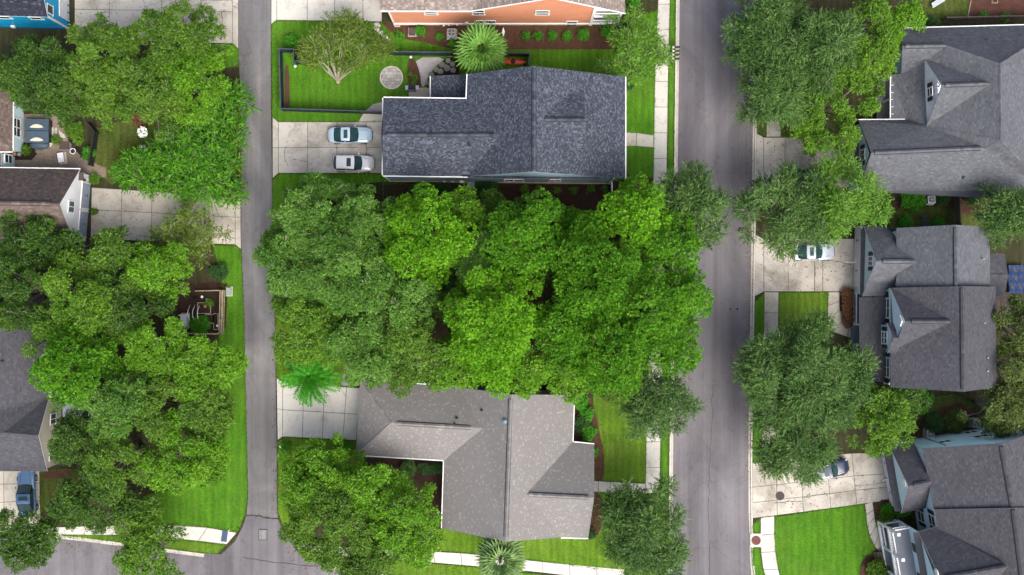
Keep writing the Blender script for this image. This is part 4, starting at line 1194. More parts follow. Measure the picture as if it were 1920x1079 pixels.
mb.bar(p + n * .1 - Z * .35 - u * .6, p + n * .1 - Z * .35 + u * .6, .1, .1); mb.bar(p + n * .1 - Z * .35, p + n * .1 + Z * .3, .1, .1); mb.build('gable_bracket', M['white'], h)
w = walls(h, [(1610, 229, 3.4), (1634, 287, 6.5), (1609, 355, 3.4), (1960, 357, 3.4), (1960, 56, 3.4), (1695, 57, 3.4), (1695, 137, 3.4), (1735, 140, 3.4), (1735, 228, 3.4)], 'sky_blue', .15)
A, B = Vector((w[0].x, w[0].y, 0)), Vector((w[2].x, w[2].y, 0))
gdoor(h, A, B, 1592, 290, 4.8, 2.2); win(h, A, B, 1618, 291, 1.0, 1.3, cols=2, rows=1, shutters=True)
roof(h, [[(1602, 240, 2.75), (1613, 240, 3.2), (1613, 346, 3.2), (1602, 346, 2.75)]], M['shingle_grey'], 'fine', .15, .26, fascia='white')
a, b = P(1645, 142, .4), P(1738, 224, .4)
mb = MB(); mb.box(((a.x + b.x) / 2, (a.y + b.y) / 2, .2), (abs(b.x - a.x), abs(a.y - b.y), .4)); mb.build('porch_floor', M['conc_warm'], h)
for y in (143, 183, 221):
    c = P(1672, y, 3.0); post(h, c.x + .15, c.y, .4, 3.05, .22)

# ------------------------------------------------------------------ pale blue two storey house (middle right)
h = house(1770, 580, 'two storey pale blue house with dark grey gabled roofs at the middle right')
b0, b1, b2, b3, b4, b5 = (1681, 428, 6.0), (1791, 422, 9.3), (1856, 426, 6.0), (1856, 542, 6.0), (1793, 540, 9.3), (1681, 540, 6.0)
roof(h, [[b0, b1, b4, b5], [b1, b2, b3, b4]], M['shingle_grey'], 'fine', .15, .26, ridge_vents=[((1792, 428, 9.3), (1793, 538, 9.3))], vents=[(1842, 486, 6.9, 'steel')])
s0, s1, s2, s3, s4, s5 = (1671, 540, 6.2), (1804, 537, 9.9), (1867, 538, 6.2), (1868, 727, 6.2), (1806, 735, 9.9), (1670, 727, 6.2)
roof(h, [[s0, s1, s4, s5], [s1, s2, s3, s4]], M['shingle_char'], 'fine', .15, .26, ridge_vents=[((1804.5, 541, 9.9), (1806, 729, 9.9))], vents=[(1844, 606, 7.4, 'steel'), (1850, 671, 7.2, 'steel'), (1850, 696, 7.2, 'steel')])
w = walls(h, [b0, b1, b2, b3, b4, b5], 'sky_blue', .25); 
w = walls(h, [s0, s1, s2, s3, s4, s5], 'sky_blue', .3)
A, B = Vector((w[0].x, w[0].y, 0)), Vector((w[5].x, w[5].y, 0))
for y in (578, 689): win(h, A, B, 1663.5, y, 1.9, 1.5, 'glass_teal', 2, 2, True, .12)
win(h, A, B, 1663.5, 551, .5, 1.3, 'glass', 1, 1, False, .12); win(h, A, B, 1663.5, 714, .5, 1.3, 'glass', 1, 1, False, .12)
# big front gable with its nested bay
f0, f1, f2, fb_ = (1670, 541, 6.3), (1697, 603, 9.2), (1664, 663, 6.0), (1786, 603, 9.35)
roof(h, [[f0, f1, fb_], [f1, (1685, 634, 7.6), f2, fb_]], M['shingle_char'], 'fine', .15, .26, fascia='white', ridge_vents=[((1709, 603, 9.22), (1780, 603, 9.35))])
A, B = V3(f0) + Vector((.06, 0, 0)), V3((1680, 634, 7.3)) + Vector((.04, 0, 0)); Pk = V3(f1) + Vector((.06, 0, -.12))
mb = MB(); mb.poly([(A.x, A.y, 5.5), (B.x, B.y, 5.5), tuple(B), tuple(Pk), tuple(A + Vector((0, 0, -.1)))]); mb.build('gable_wall', M['sky_blue'], h)
p, u, n = frame_of(A, B, 1689, 602); Z = Vector((0, 0, 1)); dg = (u + Z).normalized(); dh = (u - Z).normalized()
mb = MB()
mb.obox(p + n * .05, dg, n, dh, .78, .1, .78); f = mb.build('diamond_window', M['white'], h)
roof(h, [[(1672, 546, 6.1), (1681, 548, 6.75), (1687, 632, 6.9), (1678, 634, 6.2)]], M['shingle_char'], 'fine', .15, .26)
k0, kP, k1 = (1664, 607, 6.3), (1676, 634, 7.5), (1664, 660, 6.3)
roof(h, [[k0, kP, (1692, 634, 7.6), (1684, 606, 6.5)], [kP, k1, (1682, 662, 6.5), (1692, 634, 7.6)]], M['shingle_char'], 'fine', .15, .26, fascia='white')
w = walls(h, [(1665, 609, 6.2), (1676, 634, 7.3), (1665, 658, 6.2), (1700, 658, 6.2), (1700, 609, 6.2)], 'sky_blue', .1, z0=2.8)
win(h, Vector((w[0].x, w[0].y, 0)), Vector((w[2].x, w[2].y, 0)), 1659, 633.5, 1.1, 1.4, 'glass_teal', 2, 2, True, .12)
# garage wing
g0, gP_, g1, gB_ = (1620, 424, 3.6), (1643, 490, 7.3), (1617, 556, 3.6), (1719, 490, 7.2)
roof(h, [[g0, gP_, gB_, (1683, 447, 5.2), (1660, 424, 3.6)], [gP_, g1, (1658, 556, 3.6), (1683, 532, 5.0), gB_]], M['shingle_grey'], 'fine', .15, .26, fascia='white', ridge_vents=[((1655, 490, 7.3), (1712, 490, 7.2))])
w = walls(h, [(1621, 427, 3.6), (1643, 490, 7.2), (1618, 553, 3.6), (1690, 553, 3.6), (1690, 427, 3.6)], 'sky_blue', .18)
A, B = Vector((w[0].x, w[0].y, 0)), Vector((w[2].x, w[2].y, 0))
gdoor(h, A, B, 1604, 508, 3.0, 2.25); gdoor(h, A, B, 1604, 452, 2.7, 2.25)
win(h, A, B, 1633, 490, .85, 1.2, cols=2, rows=1, shutters=True)
roof(h, [[(1614, 430, 2.9), (1627, 430, 3.6), (1625, 553, 3.6), (1612, 553, 2.9)]], M['shingle_grey'], 'fine', .15, .26, fascia='white')
# front porch
roof(h, [[(1612, 558, 3.1), (1661, 558, 3.9), (1659, 716, 3.9), (1612, 716, 3.1)]], M['shingle_char'], 'fine', .15, .26, fascia='white')
a, b = P(1598, 548, .5), P(1634, 716, .5)
mb = MB(); mb.box(((a.x + b.x) / 2, (a.y + b.y) / 2, .25), (abs(b.x - a.x), abs(a.y - b.y), .5)); mb.build('porch_floor', M['porch_floor'], h)
railing(h, (a.x + .12, a.y - .1, .5), (a.x + .12, P(0, 609).y, .5), 1.0, step=.2)
railing(h, (a.x + .12, P(0, 645).y, .5), (a.x + .12, b.y + .1, .5), 1.0, step=.2)
for y in (549, 608, 646, 714):
    c = P(1600, y); post(h, c.x + .05, c.y, .5, 3.0, .2)
# back porch
roof(h, [[(1856, 476, 3.4), (1884, 476, 3.0), (1890, 516, 3.9), (1856, 516, 3.9)], [(1856, 516, 3.9), (1890, 516, 3.9), (1884, 556, 3.0), (1856, 556, 3.4)]], M['shingle_char'], 'fine', .15, .26, caps=[((1862, 515, 3.9), (1888, 515, 3.9))])
for y in (479, 553):
    c = P(1880, y, 2.9); post(h, c.x, c.y, 0, 2.85, .16)
c = P(1868, 575)
t = thing('deck', (c.x, c.y, 0), 'weathered grey board deck behind the pale blue house', 'deck')
for i in range(14):
    mb = MB(); q = P(1866 + i * 2.1, 578); mb.box((q.x, q.y, .22), (.105, 3.4, .05)); mb.build('plank', M['wood_dark'], t)
mb = MB(); mb.box((c.x - .3, c.y - .2, .12), (1.5, 3.2, .14)); mb.build('joist_frame', M['wood_dark'], t)

# ------------------------------------------------------------------ blue house at the lower right
h = house(1800, 960, 'angled pale blue house with charcoal roofs and stacked porches at the lower right')
q0, q1, q2, q3, q4, q5 = (1730, 841, 6.4), (1877, 832, 10.2), (1959, 804, 6.4), (1990, 950, 6.4), (1898, 951, 10.2), (1751, 955, 6.4)
roof(h, [[q0, q1, q4, q5], [q1, q2, q3, q4]], M['shingle_char'], 'fine', .15, .26, ridge_vents=[((1878, 838, 10.2), (1898, 949, 10.2))], vents=[(1905, 860, 8.9), (1909, 954, 9.6)])
t0, t1, t2, t3 = (1752, 956, 6.7), (1899, 953, 10.5), (1930, 1200, 10.5), (1786, 1210, 6.7)
roof(h, [[t0, t1, t2, t3], [t1, (1992, 951, 6.7), (2020, 1190, 6.7), t2]], M['shingle_char'], 'fine', .15, .26, fascia='white', ridge_vents=[((1900, 957, 10.5), (1928, 1180, 10.5))])
w = walls(h, [q0, q1, q2, (2020, 1190, 6.4), (1792, 1205, 6.4), q5], 'sky_blue', .2)
A, B = Vector((w[0].x, w[0].y, 0)), Vector((w[2].x, w[2].y, 0))
win(h, A, B, 1777, 831.5, 1.2, 1.0, cols=2, rows=1, zc=4.2); win(h, A, B, 1842, 820, 1.4, 1.0, cols=2, rows=1, zc=4.4); win(h, A, B, 1815, 810, 1.2, 1.2, cols=2, rows=1, zc=1.5)
mb = MB(); p, u, n = frame_of(A, B, 1745, 826); mb.bar(Vector((p.x, p.y, .1)) + n * .06, Vector((p.x, p.y, 6.1)) + n * .06, .12, .12); mb.build('downspout', M['trim_grey'], h)
A, B = Vector((w[5].x, w[5].y, 0)), Vector((w[4].x, w[4].y, 0))
win(h, A, B, 1747.5, 975, 1.0, 1.5, cols=1, rows=2, shutters=True, zc=4.9)
win(h, A, B, 1734, 972, 1.0, 1.6, cols=1, rows=2, shutters=True, zc=1.9)
# garage wing
e0, e1, e2, e3, e4, e5 = (1668, 837, 3.6), (1712, 828, 3.6), (1746, 903, 6.8), (1736, 953, 3.6), (1690, 963, 3.6), (1703, 912, 6.8)
roof(h, [[e0, e1, e2, e5], [e5, e2, e3, e4]], M['shingle_char'], 'fine', .15, .26, fascia='white', gutters=[(e0, e1)], ridge_vents=[((1713, 910, 6.8), (1738, 905, 6.8))])
w = walls(h, [e0, e5, e4, e3, e1], 'sky_blue', .15)
A, B = Vector((w[0].x, w[0].y, 0)), Vector((w[2].x, w[2].y, 0))
gdoor(h, A, B, 1659, 867, 2.6, 2.2); gdoor(h, A, B, 1672, 925, 2.6, 2.2)
p, u, n = frame_of(A, B, 1696.5, 905); mb = MB(); Z = Vector((0, 0, 1))
mb.tube([p, p + n * .09], [.42, .42], 16); mb.build('oval_window', M['white'], h)
pa, pb = frame_of(A, B, 1676, 845)[0], frame_of(A, B, 1692, 948)[0]
mb = MB(); u = Vector((B.x - A.x, B.y - A.y, 0)).normalized(); n = frame_of(A, B, 1676, 845)[2]
ra = [Vector((A.x, A.y, 3.5)), Vector((B.x, B.y, 3.5)), Vector((B.x, B.y, 2.95)) + n * .6, Vector((A.x, A.y, 2.95)) + n * .6]
mb.poly(ra); mb.poly([q - Vector((0, 0, .1)) for q in ra[::-1]])
for i in range(4): mb.poly([ra[i], ra[(i + 1) % 4], ra[(i + 1) % 4] - Vector((0, 0, .1)), ra[i] - Vector((0, 0, .1))])
mb.tint = .5; mb.build('pent_roof', M['shingle_char'], h, tint=True)
lay_shingles(h, [ra[::-1]], M['shingle_char'], 'fine', .15, .26)
for x, y in ((1661, 844), (1684, 955)):
    p, u_, n_ = frame_of(A, B, x, y); mb = MB(); mb.obox(Vector((p.x, p.y, 2.0)) + n_ * .12, u_, n_, Z, .16, .2, .3); mb.obox(Vector((p.x, p.y, 2.2)) + n_ * .14, u_, n_, Z, .24, .26, .05); mb.build('wall_lamp', M['hardware'], h)
# front gable and the stacked porches
v0, v1, v2, v3 = (1722, 998, 6.6), (1763, 1085, 10.1), (1890, 1062, 10.4), (1757, 988, 6.6)
roof(h, [[v0, v1, v2, v3], [v1, (1742, 1180, 6.6), (1800, 1180, 6.6), v2]], M['shingle_char'], 'fine', .15, .26, fascia='white', ridge_vents=[((1772, 1083, 10.1), (1884, 1063, 10.4))])
A = V3(v0); D = Vector((.17, -.985, 0)).normalized(); N = Vector((-.985, -.17, 0))
A = Vector((A.x, A.y, 0)) - N * .06; B = A + D * 10.4
Pk = A.lerp(B, .5) + Vector((0, 0, 9.95))
mb = MB(); mb.poly([tuple(A), tuple(B), tuple(B + Vector((0, 0, 6.4))), tuple(Pk), tuple(A + Vector((0, 0, 6.4)))]); mb.build('gable_wall', M['sky_blue'], h)
p = frame_of(A, B, 1757, 1074)[0]; mb = MB(); mb.tube([p, p + N * .09], [.42, .42], 16); mb.build('oval_window', M['white'], h)
for z, dep in ((.5, 2.1), (3.5, 2.1)):
    c = A.lerp(B, .5) + N * (dep / 2); mb = MB(); mb.obox(Vector((c.x, c.y, z)), D, N, Z, 10.4, dep, .22); mb.build('porch_floor', M['porch_floor'], h)
    a, b = A + N * dep + Vector((0, 0, z)), B + N * dep + Vector((0, 0, z))
    mb = MB(); mb.bar(a, b, .12, .36); mb.build('rim_beam', M['white'], h)
    for i in range(4):
        if z < 1 and i == 1: continue
        a1, b1 = a.lerp(b, i / 4 + .02), a.lerp(b, (i + 1) / 4 - .02); railing(h, a1 + Vector((0, 0, .1)) - N * .1, b1 + Vector((0, 0, .1)) - N * .1, 1.0, step=.22)
    railing(h, A + N * .2 + Vector((0, 0, z + .1)), A + N * dep + Vector((0, 0, z + .1)), 1.0, step=.22)
    for i in range(5):
        q = a.lerp(b, i / 4) - N * .12; post(h, q.x, q.y, z, z + (3.0 if z < 1 else 2.9), .22)
mb = MB(); ra = [A + Vector((0, 0, 6.9)), B + Vector((0, 0, 6.9)), B + N * .55 + Vector((0, 0, 6.55)), A + N * .55 + Vector((0, 0, 6.55))]
mb.poly(ra); mb.poly([q - Vector((0, 0, .1)) for q in ra[::-1]]); mb.tint = .5; mb.build('pent_roof', M['shingle_char'], h, tint=True)
for s in (.2, .5, .8):
    q = A.lerp(B, s)
    for zc in (1.8, 4.9): 
        pp = Vector((q.x, q.y, zc)); 
        mb = MB(); mb.obox(pp + N * .04, D, N, Z, 1.2, .1, 1.9); f = mb.build('window', M['white'], h)
        gb = MB(); gb.obox(pp + N * .10, D, N, Z, .95, .03, 1.65); gb.build('pane', M['glass'], f)
# steps to the lower porch
for i in range(3):
    q = A.lerp(B, .38) + N * (2.3 + .3 * i); mb = MB(); mb.obox(Vector((q.x, q.y, .45 - .15 * i)), D, N, Z, 1.6, .3, .16); mb.build('step', M['wood_dark'], h)
# ------------------------------------------------------------------ trees and shrubs
def rand_dirs(n, zmin=-0.3):
    z = rng.uniform(zmin, 1, n); a = rng.uniform(0, 2 * np.pi, n); r = np.sqrt(1 - z * z)
    return np.stack([r * np.cos(a), r * np.sin(a), z], 1)

def norm(v): return v / np.maximum(1e-6, np.linalg.norm(v, axis=1, keepdims=True))

def leaf_quads(c, axis, L, W, tilt=0.6):
    """diamond leaves centred at c, pointing along axis"""
    n = len(c)
    axis = norm(axis)
    up = norm(np.array([0, 0, 1.0]) + rng.normal(0, tilt, (n, 3)))
    side = norm(np.cross(axis, up)); sz = rng.uniform(.55, 1.5, (n, 1)); L = L * sz; W = W * sz * rng.uniform(.8, 1.2, (n, 1))
    nrm = np.cross(side, axis)
    v = np.zeros((n, 3, 3))
    v[:, 0] = c - axis * L * .45 + side * W * .5 + nrm * W * .1
    v[:, 1] = c + axis * L * .55 - nrm * L * .10
    v[:, 2] = c - axis * L * .45 - side * W * .5 + nrm * W * .1
    return v.reshape(-1, 3)

def foliage(lobes, mode, dens, L, W):
    """lobes: list of (x, y, z, rx, rz, tint); returns verts, corners per face, tints"""
    V, T = [], []
    for (x, y, z, r, rz, tn) in lobes:
        c = np.array([x, y, z]); area = 4.2 * r * r
        if mode == 'tuft':
            m = max(6, int(dens * area / 0.52)); i_ = np.arange(m) + .5
            zz = 1 - 1.15 * i_ / m; ph = 2.39996 * i_ + rng.uniform(0, 6.28); rr_ = np.sqrt(np.maximum(0, 1 - zz * zz))
            d = norm(np.stack([rr_ * np.cos(ph), rr_ * np.sin(ph), zz], 1) + rng.normal(0, .09, (m, 3)))
            q = c + d * np.array([r, r, rz]) * rng.uniform(.80, 1.05, (m, 1))
            k = 30
            ang = rng.uniform(0, 2 * np.pi, (m, k)); el = rng.uniform(-.25, 1.25, (m, k))
            ax = norm(d * .7 + np.array([0, 0, .5]))
            s = norm(np.cross(ax, np.array([.31, .95, .02]))); t = np.cross(ax, s)
            dirs = (s[:, None] * np.cos(ang)[..., None] + t[:, None] * np.sin(ang)[..., None]) * np.cos(el)[..., None] + ax[:, None] * np.sin(el)[..., None]
            dirs = dirs.reshape(-1, 3); p = np.repeat(q, k, 0)
            ln = L * rng.uniform(.75, 1.2, (len(p), 1)); sd = norm(np.cross(dirs, rng.normal(0, 1, (len(p), 3))))
            v = np.zeros((len(p), 3, 3)); v[:, 0] = p + dirs * ln * .15 - sd * W * .35; v[:, 1] = p + dirs * ln - sd * W * .3; v[:, 2] = p + dirs * ln * .9 + sd * W * .5
            tt = np.repeat(np.clip(tn + rng.normal(0, .14, m), 0, 1), k) + (.15 - .3 * np.clip(el.ravel(), 0, 1))
            V.append(v.reshape(-1, 3)); T.append(np.clip(tt, 0, 1))
        elif mode == 'spray':
            k = 9; m = max(4, int(dens * area / (L * W * .5 * k))); d = rand_dirs(m, -.25)
            q = c + d * np.array([r, r, rz]) * rng.uniform(.45, .95, (m, 1))
            ax = norm(d * np.array([1, 1, .55]) + rng.normal(0, .28, (m, 3)))
            st = np.linspace(-.15, .75, k)[None, :, None] * rng.uniform(.7, 1.3, (m, 1, 1))
            p = (q[:, None] + ax[:, None] * st + np.array([0, 0, -.18]) * (st ** 2) + rng.normal(0, .05, (m, k, 3))).reshape(-1, 3)
            la = np.repeat(ax, k, 0) + rng.normal(0, .45, (len(p), 3))
            V.append(leaf_quads(p, la, L, W)); T.append(np.repeat(np.clip(tn + rng.normal(0, .26, m), 0, 1), k))
        else:
            k = 8; m = max(4, int(dens * area / (L * W * .5 * k))); d = rand_dirs(m, -.35)
            q = c + d * np.array([r, r, rz]) * rng.uniform(.62, 1.05, (m, 1))
            p = (q[:, None] + rng.normal(0, L * .62, (m, k, 3)) * np.array([1, 1, .7])).reshape(-1, 3)
            la = np.repeat(d, k, 0) * .6 + rng.normal(0, .7, (len(p), 3)) * np.array([1, 1, .5])
            V.append(leaf_quads(p, la, L, W)); T.append(np.repeat(np.clip(tn + rng.normal(0, .2, m), 0, 1), k))
    return np.concatenate(V), 3, np.concatenate(T)

GROW = 1.10
KIND = {  # material, mode, coverage, leaf length, width, lobe radius (m), lobes per m2, bark
    'oak':    ('L_oak', 'twig', 2.2, .21, .12, 1.05, .62, 'bark'),
    'bright': ('L_bright', 'twig', 2.2, .21, .12, 1.05, .62, 'bark'),
    'dark':   ('L_dark', 'twig', 2.2, .21, .12, 1.05, .62, 'bark'),
    'mid':    ('L_mid', 'twig', 2.2, .20, .11, .95, .72, 'bark_pale'),
    'live':   ('L_live', 'spray', 2.3, .27, .08, 1.1, .62, 'bark'),
    'lime':   ('L_lime', 'tuft', 2.2, .36, .13, .95, 1.15, 'bark_brown'),
    'pine':   ('L_pine', 'tuft', 2.2, .37, .13, 1.0, 1.0, 'bark_brown'),
    'yel':    ('L_yel', 'twig', 2.2, .21, .12, 1.0, .62, 'bark'),
    'olive':  ('L_olive', 'twig', 2.2, .21, .12, .95, .62, 'bark'),
    'myrtle': ('L_myrtle', 'spray', 2.0, .24, .09, .75, .8, 'bark_pale'),
    'lacy':   ('L_lacy', 'spray', 2.1, .24, .085, .85, .62, 'bark_pale'),
    'wax':    ('L_wax', 'spray', 1.8, .34, .11, .95, .62, 'bark'),
}

def tree(kind, px, py, rpx, h, label, group=None, ax=1.0, ay=1.0, base=None, n_limb=16, dens=1.0, cat='tree', name='tree', low=None):
    mat, mode, cov, L, W, lr, lpm, bark = KIND[kind]
    zm = h * .76
    c = P(px, py, zm); R = rpx * GROW / S * (H - zm) / H
    bx, by = (c.x, c.y) if base is None else tuple(P(*base))[:2]
    t = thing(name, (bx, by, 0), label, cat, group)
    lr = min(lr, R * .5)
    n = max(5, int(R * R * math.pi * lpm * .62))
    lobes = []; k = 0
    zb = low if low is not None else h * .42
    pts = []
    while len(lobes) < n and k < n * 40:
        k += 1
        a = rnd.uniform(0, 6.2832); q = math.sqrt(rnd.random())
        wob = 1 + .12 * math.sin(3 * a + px) + .09 * math.sin(5 * a + py)
        x = math.cos(a) * q * (R * wob - lr * .7) * ax; y = math.sin(a) * q * (R * wob - lr * .7) * ay
        if any((x - u) ** 2 + (y - v) ** 2 < (lr * .62) ** 2 for u, v in pts) and k < n * 25: continue
        pts.append((x, y))
        dome = math.sqrt(max(0, 1 - (q * .92) ** 2))
        z = zb + (h - lr * .7 - zb) * (dome * rnd.uniform(.62, 1.0) + (.0 if rnd.random() > .15 else -.2))
        r = lr * rnd.uniform(.72, 1.3)
        lobes.append((c.x + x, c.y + y, max(zb * .8, z), r, r * rnd.uniform(.62, .85), min(.95, max(.05, rnd.gauss(.5, .17)))))
    # a few ragged outliers on the rim
    for _ in range(max(2, n // 7)):
        a = rnd.uniform(0, 6.2832); q = rnd.uniform(.94, 1.10)
        lobes.append((c.x + math.cos(a) * q * (R - lr * .3) * ax, c.y + math.sin(a) * q * (R - lr * .3) * ay, zb + (h - zb) * rnd.uniform(.1, .4), lr * .55, lr * .4, rnd.uniform(.3, .75)))
    v, npr, tn = foliage(lobes, mode, cov * dens, L, W)
    np_mesh('crown', v, npr, M[mat], t, tn)
    mb = MB(); r0 = .022 * h + .05
    fork = Vector((bx + (c.x - bx) * .25, by + (c.y - by) * .25, max(.5, zb * .62)))
    if kind == 'myrtle': fork = Vector((bx, by, .35)); r0 *= 1.15
    mb.tube([(bx, by, -.05), (bx + (fork.x - bx) * .3, by + (fork.y - by) * .3, fork.z * .4), tuple(fork)], [r0 * 1.35, r0, r0 * .8], 8)
    order = sorted(lobes, key=lambda l: -l[2])
    for (x, y, z, r, rz, _t) in order[:n_limb] + order[n_limb::3]:
        e = Vector((x, y, z + rz * .55)); d = e - fork
        m1 = fork + d * .45 + Vector((rnd.uniform(-.4, .4), rnd.uniform(-.4, .4), d.z * .12))
        mb.tube([tuple(fork), tuple(m1), tuple(e)], [r0 * .42, r0 * .25, .025], 5, False)
        for _ in range(3):
            a = rnd.uniform(0, 6.28); tip = e + Vector((math.cos(a) * r * .95, math.sin(a) * r * .95, rnd.uniform(-.1, .45) * r))
            st = m1.lerp(e, rnd.uniform(.5, .95)); mb.tube([tuple(st), tuple(st.lerp(tip, .5) + Vector((0, 0, .1))), tuple(tip)], [.035, .026, .012], 4, False)
    mb.build('trunk', M[bark], t, True)
    return t

def shrub(px, py, rpx, h, label, mat='L_shrub', group=None, ax=1.0, ay=1.0, mode='twig', L=.16, W=.085, cov=2.6, cat='shrub', name='shrub', z0=0.0, lob=5):
    c = P(px, py, h * .6 + z0); R = rpx / S
    t = thing(name, (c.x, c.y, z0), label, cat, group)
    lobes = [(c.x, c.y, z0 + h * .55, R * .72, h * .42, .5)]
    for i in range(lob):
        a = 6.28 * i / max(1, lob) + rnd.uniform(-.4, .4)
        lobes.append((c.x + math.cos(a) * R * .52 * ax, c.y + math.sin(a) * R * .52 * ay, z0 + h * rnd.uniform(.4, .58), R * rnd.uniform(.36, .52), h * .36, rnd.uniform(.35, .7)))
    if max(ax, ay) > 1.3:
        lobes = []
        k = int(6 * max(ax, ay))
        for i in range(k):
            f = (i + .5) / k * 2 - 1
            lobes.append((c.x + f * R * (ax if ax > ay else 0) + rnd.uniform(-.1, .1), c.y + f * R * (ay if ay > ax else 0) + rnd.uniform(-.1, .1), z0 + h * .5, R * .62 * min(ax, ay) * rnd.uniform(.85, 1.1), h * .5, rnd.uniform(.35, .65)))
    v, npr, tn = foliage(lobes, mode, cov, L, W)
    np_mesh('foliage', v, npr, M[mat], t, tn)
    mb = MB()
    for i in range(4):
        a = rnd.uniform(0, 6.28); mb.tube([(c.x, c.y, z0), (c.x + math.cos(a) * R * .3, c.y + math.sin(a) * R * .3, z0 + h * .6)], [.03, .015], 5)
    mb.build('stem', M['bark'], t)
    return t

